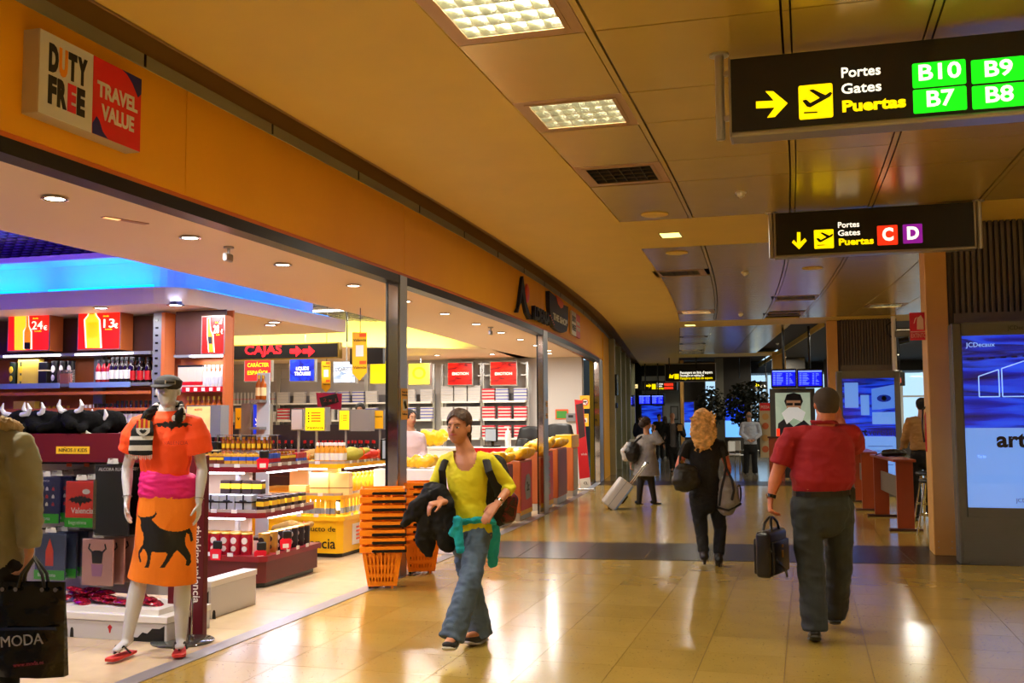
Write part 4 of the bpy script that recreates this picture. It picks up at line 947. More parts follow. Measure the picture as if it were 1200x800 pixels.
mb = MB(); mb.box(Xy(91, YS) - .02, Xy(102, YS) - .02, YS + .3, YS + .36, 0, 2.36); mb.build('steel_upright', M_greym, r, off=o_)
zt = Zy(413, YS); z1 = Zy(449, YS); z2 = Zy(478, YS); z3 = .95
for (z, m_) in ((zt, M_greym), (z1, M_greym), (z2, M_wood), (z1 - .13, M_wood), (z3, M_wood), (.5, M_wood), (.1, M_wood)):
    if abs(z - (z1 - .13)) < .001: continue
    mb = MB(); mb.box(xl, Xy(176, YS), YS, YS + .42, z - .035, z); mb.build('shelf', m_, r, off=o_)
mb = MB(); mb.box(xl, Xy(70, YS), YS - .012, YS, z1 - .05, z1 + .01); mb.box(Xy(82, YS), Xy(153, YS), YS - .012, YS, z1 - .05, z1 + .01); mb.build('price_rail', M_blueedge, r, off=o_)
mb = MB(); mb.box(xl, Xy(176, YS), YS - .01, YS + .02, z1 - .13, z1 - .095); mb.build('wooden_lip', M_wood, r, off=o_)
for a, b in ((4, 70), (88, 155)):
    mb = MB(); mb.box(Xy(a, YS), Xy(b, YS), YS - .02, YS + .05, zt - .032, zt - .012); mb.build('shelf_light', M_striplight, r, off=o_)
    area(((Xy(a, YS) + Xy(b, YS)) / 2, YS + .05, zt - .06), Xy(b, YS) - Xy(a, YS), .06, 2.5 * K_STORE, (1, .95, .98))
# back-lit price boxes
def lightbox(lab, px0, px1, py0, py1, y, depth, num, bottle='slim', par=None, price_px=None):
    r = thing('price_light_box', lab, 'light box', (Xy((px0 + px1) / 2, y), y, Zy(py1, y, (px0 + px1) / 2))); g = G(r, y)
    g.rect(px0 - 1.5, px1 + 1.5, py0 - 1.5, py1 + 1.5, M_wood, 'case', d=depth, dy=-depth - .004)
    g.rect(px0 - 1.3, px1 + 1.3, py0 - 1.3, py1 + 1.3, M_frame, 'frame', d=.01, dy=-.012)
    g.rect(px0, px1, py0, py1, art('price_red', [(.3, (215, 14, 10)), (.6, (235, 30, 14)), (.8, (245, 60, 20))], 1.3, nscale=1.2), 'poster', dy=.0)
    w_ = px1 - px0; h = py1 - py0; P = lambda u, v: (px0 + u * w_, py0 + v * h)
    my = mat('print_glow_yellow', (255, 205, 40), .4, emit=1.1); mw = mat('print_glow_white', (255, 250, 225), .4, emit=1.1); mo = mat('print_glow_amber', (240, 140, 20), .4, emit=.8)
    if bottle == 'box':
        g.poly([P(.16, .02), P(.44, .02), P(.44, 1), P(.16, 1)], my, 'printed_gift_box', dy=.005)
        g.poly([P(.46, .05), P(.52, .05), P(.53, .35), P(.6, .5), P(.6, .98), P(.38, .98), P(.38, .5), P(.45, .38)], mw, 'printed_glow', dy=.008); g.poly([P(.47, .08), P(.51, .08), P(.52, .38), P(.57, .52), P(.57, .96), P(.41, .96), P(.41, .52), P(.46, .38)], mo, 'printed_bottle', dy=.011); g.poly([P(.42, .8), P(.56, .8), P(.56, .98), P(.42, .98)], M_ink, 'printed_label', dy=.014)
    elif bottle == 'wide':
        g.poly([P(.26, .0), P(.42, .0), P(.46, .14), P(.54, .25), P(.58, .98), P(.18, .98), P(.14, .25), P(.23, .14)], mw, 'printed_glow', dy=.005); g.poly([P(.28, .02), P(.40, .02), P(.43, .15), P(.51, .27), P(.54, .98), P(.22, .98), P(.18, .27), P(.26, .15)], my, 'printed_bottle', dy=.008); g.poly([P(.24, .32), P(.50, .32), P(.50, .72), P(.24, .72)], mat('print_glow_gold', (255, 190, 10), .4, emit=1.0), 'printed_label', dy=.011); g.poly([P(.28, .04), P(.4, .04), P(.39, .12), P(.29, .12)], mo, 'printed_cap', dy=.012)
    else:
        g.poly([P(.25, .03), P(.38, .03), P(.42, .35), P(.54, .5), P(.6, .98), P(.3, .98), P(.24, .5), P(.24, .35)], mw, 'printed_glow', dy=.005); g.poly([P(.28, .05), P(.36, .05), P(.39, .36), P(.5, .52), P(.55, .98), P(.34, .98), P(.28, .52), P(.27, .36)], mo, 'printed_bottle', dy=.008); g.poly([P(.3, .55), P(.48, .55), P(.5, .75), P(.32, .75)], M_ink, 'printed_label', dy=.011)
        g.poly([P(.78, .2), P(.95, .05), P(.93, .2)], mw, 'printed_glass', dy=.006)
    u0 = {'24': .58, '13': .61, '28': .52}[num]
    g.text(num, px0 + w_ * u0, px0 + w_ * (u0 + .27), py0 + h * .36, h * .22, mw, .01, dy=.02); g.text('\u20ac', px0 + w_ * .87, px0 + w_ * .96, py0 + h * .42, h * .12, mw, .01, dy=.02); g.text('desde', px0 + w_ * .6, px0 + w_ * .74, py0 + h * .16, h * .05, my, 0, dy=.012)
    g.text('botella', px0 + w_ * .65, px0 + w_ * .82, py0 + h * .5, h * .04, my, 0, dy=.012)
    return r
lightbox('backlit red price box with gift box and slim bottle, reading 24 \u20ac, upper left', 10, 57, 366, 410, YS + .0, .22, '24', 'box')
lightbox('backlit red price box with one broad shouldered bottle, reading 13 \u20ac', 92, 140, 363, 408.5, YS + .0, .22, '13', 'wide')
# goods on the left bay
row(T_green, Xy(3, YS) + .05, Xy(14, YS) + .05, YS + .12, z1, 2, 'dark green whisky tube at the left end of the upper spirits shelf', 'green whisky tubes')
put(X_yellow, (Xy(27, YS), YS + .12, z1), 0, 'large yellow bottle box on the upper spirits shelf')
put(X_black, (Xy(45, YS), YS + .11, z1), 0, 'black bottle box beside the yellow box on the upper spirits shelf')
row(T_blackt, Xy(56, YS), Xy(75, YS), YS + .12, z1, 3, 'black whisky tube right of the yellow box on the upper spirits shelf', 'black whisky tubes')
cx_ = Xy(73, YS); r = thing('acrylic_display', 'clear acrylic display box at the end of the black tubes', 'display box', (cx_, YS + .06, z1)); mb = MB(); mb.box(-.08, .08, -.05, .05, 0, .16); mb.build('acrylic_box', mat('acrylic', (225, 200, 190), .08, trans=.8), r); mb = MB(); mb.box(-.06, .06, -.02, .02, .0, .12); mb.build('insert', l_red, r)
row(B_red, Xy(109, YS), Xy(127, YS), YS + .1, z1, 4, 'red liqueur bottle at the left of the bottle group on the upper spirits shelf', 'red bottles upper spirits shelf')
row(B_dark, Xy(127, YS), Xy(149, YS), YS + .07, z1, 5, 'dark bottle with cream label in the middle of the upper spirits shelf', 'dark bottles upper spirits shelf')
row(B_redl, Xy(151, YS), Xy(168, YS), YS + .07, z1 - .02, 3, 'dark bottle with red label at the right end of the upper spirits shelf', 'brandy bottles upper spirits shelf')
row(B_dark, Xy(110, YS), Xy(168, YS), YS + .22, z1, 9, 'dark bottle in the back row of the upper spirits shelf', 'back row upper spirits shelf')
zb = 1.42
mb = MB(); 
row(B_clear, Xy(92, YS), Xy(106, YS), YS + .08, z2 - .22, 4, 'white capped bottle at the left of the lower spirits row', 'white capped bottles lower row')
row(B_red, Xy(107, YS), Xy(130, YS), YS + .08, z2 - .22, 6, 'red bottle in the lower spirits row', 'red bottles lower row')
row(B_dark, Xy(133, YS), Xy(172, YS), YS + .08, z2 - .22, 8, 'dark bottle in the lower spirits row left of the mannequin head', 'dark bottles lower row')
put(X_yellow, (Xy(23, YS), YS + .12, z2 - .22), 0, 'yellow bottle box behind the plush bull horns')
row(B_amber, Xy(40, YS), Xy(72, YS), YS + .12, z2 - .25, 7, 'small amber bottle in the lower row behind the plush bulls', 'amber bottles lower row')
mb = MB(); mb.box(xl, Xy(176, YS), YS, YS + .42, z2 - .26, z2 - .225); mb.build('shelf', M_greym, bpy.data.objects['spirits_shelving'], off=Vector(bpy.data.objects['spirits_shelving'].location))
# ---- spirits wall, right bay
YR = 9.93
xa, xb = Xy(203, YR), Xy(270, YR)
r = thing('spirits_shelving', 'narrow orange wood spirits shelving under the 28 \u20ac box right of the mannequin', 'shelving', ((xa + xb) / 2, YR, 0)); o_ = Vector(r.location)
mb = MB(); mb.box(xa, Xy(264.5, YR), YR + .14, YR + .16, 0, 2.8); mb.build('back_panel', M_wood, r, off=o_)
mb = MB(); mb.box(Xy(262, YR), Xy(264.5, YR), YR - .02, YR + .13, 0, 2.72); mb.build('side_panel', M_wood, r, off=o_)
zt2_ = Zy(415, YR, 240); mb = MB(); mb.box(xa, Xy(262, YR), YR + .03, YR + .05, zt2_, 2.80); mb.build('dark_header', M_woodd, r, off=o_)
zt2 = Zy(415, YR, 240); zt2_ = zt2; zs1 = Zy(455, YR, 240); zs2 = Zy(494, YR, 240)
for z in (zt2, zs1, zs2, 1.1, .7, .3):
    mb = MB(); mb.box(xa, Xy(262, YR), YR, YR + .13, z - .03, z); mb.build('shelf', M_greym, r, off=o_)
for z in (zs1, zs2):
    mb = MB(); mb.box(Xy(214, YR), Xy(262, YR), YR - .012, YR, z - .04, z + .02); mb.build('price_rail', l_red, r, off=o_)
    for k in range(5): 
        mb = MB(); mb.box(Xy(219 + k * 9, YR), Xy(223 + k * 9, YR), YR - .016, YR - .011, z - .03, z + .01); mb.build('price_ticket', M_ticket, r, off=o_)
mb = MB(); mb.box(Xy(223, YR), Xy(262, YR), YR - .02, YR + .05, zt2 - .03, zt2 - .01); mb.build('shelf_light', M_striplight, r, off=o_)
area((Xy(243, YR), YR + .06, zt2 - .05), .35, .06, 1 * K_STORE, (1, .95, .98))
lightbox('backlit red price box showing 28 \u20ac on the narrow spirits shelving', 237, 262, 371, 413.5, YR - .04, .12, '28', 'slim')
row(X_white, Xy(213, YR), Xy(230, YR), YR + .065, zs1, 3, 'white handled spirits carton left of the clear bottles', 'white handled cartons')
row(B_clear, Xy(236, YR), Xy(256, YR), YR + .065, zs1, 5, 'clear spirit bottle with white cap on the narrow shelving', 'clear spirit bottles')
row(B_amber, Xy(217, YR), Xy(260, YR), YR + .065, zs2, 8, 'amber bottle on the second shelf of the narrow shelving', 'amber bottles narrow shelving')
row(B_amber, Xy(274, YR) - .0, Xy(279, YR), YR + .54, zs1 - .12, 2, 'amber bottle just right of the narrow shelving side panel', 'amber bottles right of side panel')
row(B_dark, Xy(220, YR), Xy(260, YR), YR + .065, 1.1, 7, 'dark bottle on the third shelf of the narrow shelving', 'dark bottles narrow shelving')
r = thing('wall_shelf', 'small shelf end standing right of the narrow spirits shelving', 'shelf', (Xy(277, YR), YR + .45, 0)); mb = MB()
for z in (zs1 - .12, 1.5, 1.2): mb.box(-.1, .03, .0, .16, z - .03, z)
mb.build('shelf', M_greym, r, kind='stuff'); mb = MB(); mb.box(-.1, .06, .16, .18, 0, 2.12); mb.build('back_panel', mat('pale_blue_back', (190, 205, 225), .5), r)
# ---- children's stand with plush bulls, packs and boxes
YK = 6.6
xk0, xk1 = Xy(-40, YK), Xy(203, YK)
r = thing('kids_display_stand', 'dark red display stand with hanging shirt packs labelled NI\u00d1OS // KIDS', 'display stand', ((xk0 + xk1) / 2, YK, 0)); o_ = Vector(r.location)
zk = Zy(508, YK, 60); zk2 = Zy(541, YK, 60)
mb = MB(); mb.box(xk0, Xy(150, YK) + .25, YK, YK + .55, zk2, zk); mb.build('header_board', M_maroon, r, off=o_)
mb = MB(); mb.box(xk0, xk1, YK + .3, YK + .34, .25, zk2); mb.build('back_panel', mat('panel_grey', (158, 148, 140), .5), r, off=o_)
for z in (1.12, 1.24, .92, .72, .5): 
    mb = MB(); mb.box(xk0, xk1, YK + .292, YK + .3, z, z + .012); mb.build('panel_groove', M_rail, r, off=o_)
mb = MB(); mb.box(xk0, xk1, YK - .12, YK + .3, .185, .225); mb.build('base_shelf', M_white, r, off=o_)
g = G(r, YK); g.rect(66, 105, 523, 531.5, mat('tag_gold', (225, 180, 40), .4), 'name_plate'); g.text('NI\u00d1OS // KIDS', 69, 102, 527.4, 4.2, M_ink, 0)
M_or = mat('orange_clip', (235, 90, 30), .4)
for px in (81, 129, 60): g.rect(px - 3, px + 3, 544, 548, M_or, 'clip', dy=-.2)
# white lower boxes with printed silhouettes
def base_box(lab, x0, x1, y0, y1, h):
    t = thing('base_box', lab, 'display box', ((x0 + x1) / 2, y0, 0)); W = (x1 - x0) / 2
    mb = MB(); mb.cbox(-W, W, 0, y1 - y0, .0, h - .05, .004); mb.build('carcass', mat('box_offwhite', (205, 203, 205), .5), t)
    mb = MB(); mb.cbox(-W - .01, W + .01, -.012, y1 - y0, h - .048, h, .004); mb.build('rim', M_white, t)
    mb = MB(); pts = [(W - .02, .005), (W - .32, .005), (W - .28, .04), (W - .24, .04), (W - .2, .09), (W - .16, .08), (W - .12, .13), (W - .06, .13), (W - .02, .16)]
    mb.prism([(a, b * (h - .05) / .18) for a, b in pts], -.003, 0, 'y'); mb.build('printed_rock', M_ink, t)
    mb = MB()
    for k in range(2):
        u = -W + .1 + k * .05; mb.prism([(u - .015, .005), (u + .015, .005), (u + .012, .06), (u + .006, .075), (u - .006, .075), (u - .012, .06)], -.003, 0, 'y')
    mb.build('printed_figures', M_ink, t)
    mb = MB(); mb.prism([(-.02, .09), (.0, .11), (.02, .09), (.01, .08), (.004, .05), (-.004, .05), (-.01, .08)], -.003, 0, 'y'); mb.build('printed_red_flower', l_red, t)
    return t
base_box('long white base box with black rock print beneath the hanging packs', Xy(72, 6.45), Xy(201, 6.45), 6.45, 7.0, .185)
base_box('short white base box at the right of the red totem', Xy(236, 7.3), Xy(251, 7.3), 7.3, 8.0, .3)
t = thing('display_totem', 'dark red upright totem behind the mannequin with vertical white lettering', 'totem', (Xy(224, 6.72), 6.72, 0))
mb = MB(); mb.cbox(-.17, .13, 0, .06, 0, 1.32, .004); mb.build('board', M_maroon, t)
o = text('thinking valencia', .085, M_white, t, (.075, -.003, .52), (math.pi / 2, math.pi / 2, 0), .001, .001); 
# packs
def pack_proto(col, bottom, deco, w_=.27, h=.34):
    t = thing('shirt_pack', 'pack', 'shirt pack')
    mb = MB(); mb.cbox(-w_ / 2, w_ / 2, 0, .018, 0, h, .004); mb.build('folded_shirt', col, t)
    if bottom: mb = MB(); mb.box(-w_ / 2, w_ / 2, -.003, 0, 0, .07); mb.build('green_strip', bottom, t); text('bagcelona', .04, M_white, t, (-.02, -.004, .035), FACE_Y, .0005)
    mb = MB(); mb.box(-w_ / 2 - .008, w_ / 2 + .008, -.006, -.005, -.01, h + .012); mb.build('clear_sleeve', mat('clear_sleeve', (250, 252, 252), .1, trans=1.0, spec=.3), t)
    mb = MB(); mb.prism([(-.05, h + .01), (.05, h + .01), (.04, h + .05), (-.04, h + .05)], .004, .008, 'y'); mb.build('hanger_card', mat('hanger_grey', (200, 200, 195), .4), t)
    mb = MB(); mb.cyl((0, -.03, h + .045), (0, .32, h + .045), .004, n=6); mb.build('hook', M_chrome, t)
    deco(t, w_, h); return freeze(t)
def d_icons(t, w_, h):
    for i in range(4):
        for j in range(3):
            mb = MB(); x = -w_ * .33 + i * w_ * .21; z = h * .38 + j * h * .17
            mb.prism([(x - .012, z), (x + .012, z), (x + .010, z + .018), (x, z + .03), (x - .01, z + .018)], -.003, 0, 'y'); mb.build('printed_icon', (l_red if (i + j) % 2 else M_white), t)
    text('VALENCIA', .02, M_white, t, (0, -.003, h * .93), FACE_Y, .0005)
BAT = [(-1, .35), (-.7, .62), (-.52, .55), (-.35, .72), (-.18, .6), (-.12, .78), (0, .66), (.12, .78), (.18, .6), (.35, .72), (.52, .55), (.7, .62), (1, .35), (.78, .38), (.68, .2), (.5, .32), (.36, .12), (.2, .26), (.08, .1), (0, -.12), (-.08, .1), (-.2, .26), (-.36, .12), (-.5, .32), (-.68, .2), (-.78, .38)]
def d_bat(t, w_, h):
    mb = MB(); mb.prism([(u * w_ * .4, h * .48 + v * h * .28) for u, v in BAT], -.003, 0, 'y'); mb.build('printed_bat', M_ink, t)
    mb = MB(); mb.prism([(.05 + .035 * math.cos(a * .785), h * .78 + .02 * math.sin(a * .785)) for a in range(8)], -.004, -.001, 'y'); mb.build('speech_bubble', M_white, t); text('Valencia', .06, M_white, t, (.02, -.003, h * .36), FACE_Y, .0005, .001)
def d_plain(t, w_, h): text('ALCORA RUGBY', .034, M_white, t, (.01, -.003, h * .94), FACE_Y, .0005, .001)
def d_crayon(t, w_, h):
    mb = MB(); mb.prism([(-.035, h * .3), (.035, h * .3), (.035, h * .62), (.0, h * .9), (-.035, h * .62)], -.003, 0, 'y'); mb.build('printed_crayon', mat('crayon_red', (225, 70, 40), .5), t)
def d_bull(t, w_, h):
    mb = MB(); mb.prism([(-.04, h * .48), (.04, h * .48), (.05, h * .72), (.02, h * .76), (-.02, h * .76), (-.05, h * .72)], -.003, 0, 'y'); mb.build('printed_bull_head', M_ink, t)
    mb = MB(); mb.prism([(-.04, h * .2), (.04, h * .2), (.05, h * .46), (-.05, h * .46)], -.003, 0, 'y'); mb.build('printed_shirt', mat('lilac', (190, 130, 180), .5), t)
    for s_ in (-1, 1): mb = MB(); mb.tube([(s_ * .045, -.002, h * .72), (s_ * .075, -.002, h * .8), (s_ * .065, -.002, h * .9)], .006); mb.build('printed_horn', M_ink, t)
M_grn = mat('pack_green', (50, 180, 40), .4)
packs = [(pack_proto(mat('pack_navy', (26, 34, 84), .6), M_grn, d_icons), 61, 612, 'navy shirt pack printed with small red and white icons', .3),
         (pack_proto(mat('pack_red', (226, 52, 36), .6), M_grn, d_bat), 103, 617, 'red shirt pack printed with a bat and Valencia', .3),
         (pack_proto(mat('pack_black', (22, 22, 24), .6), None, d_plain, .3, .52), 139, 627, 'black shirt pack hanging left of the mannequin arm', .3),
         (pack_proto(mat('pack_slate', (74, 88, 118), .6), M_grn, d_crayon), 69, 678, 'slate blue shirt pack printed with a red crayon', .3),
         (pack_proto(mat('pack_pink', (214, 160, 152), .6), None, d_bull), 124, 685, 'pink shirt pack printed with a small bull', .3)]
for P_, px, py, lab, sc in packs:
    for k in range(3):
        yk = YK - .05 + k * .1; x = Xy(px, YK) + k * .022; z = Zy(py, YK, px)
        put(P_, (x, yk, z), 0, lab + (', front of its hook', ', middle of its hook', ', rear of its hook')[k], lab.split(' printed')[0].split(' hanging')[0] + 's on one hook')
# sweets packets in the base
M_sw1 = art('sweet_wrap', [(.35, (170, 14, 40)), (.5, (60, 10, 30)), (.65, (210, 40, 70)), (.8, (240, 200, 200))], 0, nscale=40, rough=.15)
mb = MB(); ring_chain(mb, [((-.075, 0, .015), .035, .008), ((-.04, 0, .018), .05, .02), ((.04, 0, .018), .05, .02), ((.075, 0, .015), .035, .008)], (0, 1, 0), 10); sw_me = mb.mesh('sweet_packet', M_sw1, True)
k = 0
for (px, py) in ((78, 707), (92, 704), (103, 709), (118, 706), (132, 709), (150, 707), (164, 710), (178, 708), (85, 698), (98, 694), (112, 698), (128, 702), (158, 700), (172, 703), (92, 690), (106, 691), (145, 712), (120, 694)):
    p = onY(px, py, 6.62); o = link('sweet_packet', sw_me, loc=(p.x, 6.55 + random.uniform(-.04, .12), max(.225 + .0, .235 + (707 - py) * .0038)), rot=(random.uniform(-.25, .25), random.uniform(-.25, .25), random.uniform(-.5, .5)))
    tag(o, 'glossy crimson sweets packet heaped on the base shelf below the shirt packs', 'packet', 'sweets packets on the base shelf')
# plush bulls on top
M_plush = mat('black_plush', (10, 10, 11), .95, bump=.6, bscale=220, spec=.1); M_horn = mat('horn_felt', (190, 190, 200), .7)
def plush(lab, px, py, y, s_, hx, faced, horns, tagcard=False):
    p = onY(px, py, y); r = thing('plush_bull', lab, 'plush toy', (p.x, y, zk)); h = p.z - zk
    mb = MB(); ring_chain(mb, [((-.16 * s_, 0, .07), .07, .075), ((0, 0, .09), .10, .10), ((.14 * s_, 0, .085), .085, .09)], (0, 1, 0), 12)
    ring_chain(mb, [((hx, -.03, .12), .07, .07), ((hx, -.07, h - .06), .075, .07)], (1, 0, 0), 12)
    ring_chain(mb, [((hx, -.1, h - .07), .06, .05), ((hx + faced * .09, -.17, h - .11), .045, .04)], (1, 0, 0), 10)
    for s2 in (-1, 1): ring_chain(mb, [((hx + s2 * .06, -.07, h - .02), .02, .012), ((hx + s2 * .11, -.07, h - .03), .03, .012)], (0, 0, 1), 8)
    for (lx, ly) in ((-.16, -.1), (.12, -.12), (-.1, .08), (.14, .07)): ring_chain(mb, [((lx * s_, ly * .5, .06), .04, .04), ((lx * s_ * 1.3, ly * 1.3, .035), .035, .035)], (1, 0, 0), 8)
    fuse('plush_body', mb, .014, M_plush, r, 2, wr=.004, wscale=60)
    for s2 in (-1, 1):
        mb = MB(); mb.tube([(hx + s2 * .05, -.07, h - .01), (hx + s2 * .11 * horns, -.07, h + .0), (hx + s2 * .135 * horns, -.075, h + .04), (hx + s2 * .115 * horns, -.08, h + .085)], [.022, .022, .017, .005], 8); mb.build('horn', M_horn, r, True)
    if tagcard:
        mb = MB(); mb.prism([(0.16, .04), (.24, .0), (.22, -.09), (.13, -.05)], -.13, -.127, 'y'); mb.build('paper_tag', mat('tag_green_white', (190, 200, 185), .5), r)
    return r
plush('black plush bull with big pale horns at the left end of the stand', 24, 485, YK + .18, 1.0, .02, -1, 1.0)
plush('black plush bull lying between the two horned ones on the stand', 47, 484, YK + .24, .9, .0, 1, .7)
plush('black plush bull with short white horns and a paper tag, rightmost on stand', 90, 481, YK + .16, 1.1, .0, 1, .8, True)
plush('black plush bull behind the mannequin sleeve with its back turned', 118, 492, YK + .28, 1.0, .04, 1, .5)
# ---- goods gondolas with lit tiers
def gondola(lab, x0, x1, y0, y1, tiers, base_h, m_edge, m_base, lights, name='goods_gondola', cols=True):
    """x1, y0 is the near right corner; tiers: (z of edge top, inset)"""
    r = thing(name, lab, 'display shelving', ((x0 + x1) / 2, (y0 + y1) / 2, 0)); o_ = Vector(r.location)
    mb = MB(); c = .06
    def ring(i, cc=c): return [(x0 - 0, y0 + i), (x1 - cc - i, y0 + i), (x1 - i, y0 + cc + i), (x1 - i, y1 - i - .01), (x1 - .01 - i, y1 - i), (x0, y1 - i)]
    mb.prism(ring(.06), 0, .06, 'z'); mb.build('plinth', M_black, r, off=o_)
    mb = MB(); mb.prism(ring(.03), .05, base_h - .045, 'z'); mb.build('base', m_base, r, off=o_)
    mb = MB(); mb.prism(ring(0), base_h - .05, base_h, 'z'); mb.build('tray', m_edge, r, off=o_)
    for (z, i) in tiers:
        mb = MB(); mb.prism(ring(i), z - .05, z, 'z'); mb.build('tray', m_edge, r, off=o_)
        mb = MB(); q = ring(i + .002); q = q[1:5]
        for a, b in ((ring(i)[0], ring(i)[1]), (ring(i)[1], ring(i)[2]), (ring(i)[2], ring(i)[3])): seg(mb, a, b, z, z + .03, .004)
        mb.build('clear_rim', mat('tray_rim', (205, 190, 180), .2, trans=.4), r, off=o_)
        mb = MB(); mb.box(x0 + .2, x1 - i - .22, y0 + i + .03, y0 + i + .07, z - .07, z - .052); mb.build('shelf_light', M_striplight, r, off=o_)
        mb = MB(); mb.box(x1 - i - .07, x1 - i - .03, y0 + i + .22, y1 - i - .2, z - .07, z - .052); mb.build('shelf_light', M_striplight, r, off=o_)
        area(((x0 + x1) / 2, y0 + i + .1, z - .09), x1 - x0 - .4, .05, 6 * K_STORE, lights); area((x1 - i - .1, (y0 + y1) / 2, z - .09), .05, y1 - y0 - .4, 6 * K_STORE, lights)
    zt = tiers[-1][0]
    mb = MB(); mb.box((x0 + x1) / 2 - .25, (x0 + x1) / 2 + .3, (y0 + y1) / 2 - .03, (y0 + y1) / 2 + .03, base_h, zt); mb.build('spine', mat('spine_cream', (225, 205, 170), .5), r, off=o_)
    for px_ in ((x0 + x1) / 2 + .3,):
        mb = MB(); mb.box(px_, px_ + .035, y0 + .3, y0 + .34, base_h, zt + .0); mb.build('slotted_post', M_steel, r, off=o_)
    mb = MB(); k = 0
    for (z, i) in [(base_h, 0)] + list(tiers):
        for u in np.arange(x0 + .1, x1 - .3, .22):
            mb = MB(); mb.box(u, u + .06, y0 + i - .006, y0 + i - .002, z - .005, z + .03); mb.build('price_ticket', M_ticket, r, off=o_)
        for u in np.arange(y0 + .22, y1 - .2, .2):
            mb = MB(); mb.box(x1 - i + .002, x1 - i + .006, u, u + .06, z - .005, z + .03); mb.build('price_ticket', M_ticket, r, off=o_)
    return r
RX0, RX1, RY0, RY1 = -6.5, -4.91, 8.68, 9.86
R = gondola('dark red three tier gondola of tins and gift boxes between mannequin and baskets', RX0, RX1, RY0, RY1, [(.70, .06), (1.13, .1)], .30, M_red, M_redb, (.8, .75, 1.0))
bh = .30
row(T_red, -5.85, -5.18, RY0 + .14, bh, 7, 'red drum tin with white oval along the front of the lowest red tier', 'red drum tins')
row(T_gold, -5.85, -5.25, RY0 + .27, bh, 6, 'gold drum tin in the second row of the lowest red tier', 'gold drum tins')
row(T_gold, RY0 + .2, RY0 + .36, RX1 - .12, bh, 2, 'gold drum tin at the corner of the lowest red tier', 'gold drum tins at corner', ydir=True)
row(T_dark, RY0 + .5, RY1 - .15, RX1 - .12, bh, 5, 'black drum tin along the right side of the lowest red tier', 'black drum tins', ydir=True)
row(T_red, -6.3, -5.95, RY0 + .16, bh, 4, 'red drum tin at the left end of the lowest red tier', 'red drum tins left end')
row(X_sweet, -5.75, -5.22, RY0 + .2, .70, 4, 'silver gift box on the middle red tier', 'silver gift boxes')
for k in range(4):
    u = -5.75 + .53 * k / 3; mb = MB(); mb.box(u - .088, u + .088, RY0 + .13, RY0 + .266, .785, .80); mb.box(u - .008, u + .008, RY0 + .13, RY0 + .134, .70, .862)
    for s_ in (-1, 1): mb.ell((u + s_ * .02, RY0 + .125, .80), (.022, .012, .014), 8, 5)
    o = mb.build('ribbon', M_ink); tag(o, 'dark blue ribbon tied round the %s silver gift box from left' % ORD[k], 'ribbon', 'ribbons on the gift boxes')
row(X_choc, -5.3, -5.08, RY0 + .42, .70, 3, 'black and yellow chocolate box behind the silver gift boxes', 'chocolate boxes behind gift boxes')
row(X_choc, RY0 + .22, RY1 - .2, RX1 - .15, .70, 6, 'black and yellow chocolate box along the right side of the middle red tier', 'chocolate boxes right side', ydir=True, rz=1.57)
row(X_choc, RY0 + .3, RY1 - .3, RX1 - .28, .83 - .13, 5, 'chocolate box in the inner row of the middle red tier', 'chocolate boxes inner row', ydir=True, rz=1.57)
row(X_choc, -5.5, -5.15, RY0 + .3, .861, 4, 'black and yellow chocolate box stacked above the silver gift boxes', 'chocolate boxes stacked')
zt_ = 1.13
def mixed(protos, labs, x0, x1, y, z, n, where, grp, ydir=False, seed=1):
    rr_ = random.Random(seed); k = 0
    while k < n:
        run = min(rr_.choice((2, 3, 4)), n - k); i = rr_.randrange(len(protos))
        for q in range(run):
            u = x0 + (x1 - x0) * (k + q) / (n - 1); loc = (u, y + rr_.uniform(-.005, .005), z) if not ydir else (y + rr_.uniform(-.005, .005), u, z)
            put(protos[i], loc, (1.57 if ydir else 0) + rr_.uniform(-.08, .08), labs[i] + ' ' + where + ', ' + ORD[k + q] + (' back' if ydir else ' from left'), grp)
        k += run
M4 = dict(rough=.3)
X_s3 = box_proto('small_blue_souvenir_box', cm('souv_blue', (36, 70, 160)), l_red, .07, .05, .12, stripe=(.3, .6)); X_s4 = box_proto('small_gold_souvenir_box', cm('souv_gold', (214, 160, 50)), l_blue, .07, .05, .12, stripe=(.5, .8)); X_s5 = box_proto('small_white_souvenir_box', cm('souv_white', (225, 220, 210)), l_red, .07, .05, .11, stripe=(.2, .5))
SP = [X_small, X_souv2, X_s3, X_s4, X_s5]; SL = ['small brown and yellow souvenir box', 'small red souvenir box', 'small blue souvenir box', 'small gold souvenir box', 'small white souvenir box']
mixed(SP, SL, -6.2, -5.08, RY0 + .16, zt_, 15, 'in the front row of the top red tier', 'souvenirs front row top tier', seed=3)
mixed(SP, SL, RY0 + .26, RY1 - .12, RX1 - .16, zt_, 11, 'along the right side of the top red tier', 'souvenirs right side top tier', True, 5)
mixed(SP, SL, -6.2, -5.2, RY0 + .26, zt_, 13, 'in the second row of the top red tier', 'souvenirs second row top tier', seed=8)
row(B_mini, -6.2, -5.15, RY0 + .36, zt_, 17, 'amber miniature bottle in the back row of the top red tier', 'miniatures top tier'); row(B_mini, RY0 + .4, RY1 - .15, RX1 - .26, zt_, 9, 'amber miniature bottle in the inner right row of the top red tier', 'miniatures right side', ydir=True)
mixed(SP, SL, -6.3, -5.8, RY0 + .16, .70, 7, 'at the left of the middle red tier', 'souvenirs left middle tier', seed=11)
r = thing('acrylic_rack', 'clear acrylic rack of miniatures standing on the top red tier', 'rack', (-5.4, RY0 + .5, zt_))
mb = MB()
for x in (-.3, .28): mb.cyl((x, -.06, 0), (x, -.06, .30), .006, n=6); mb.cyl((x, .1, 0), (x, .1, .30), .006, n=6)
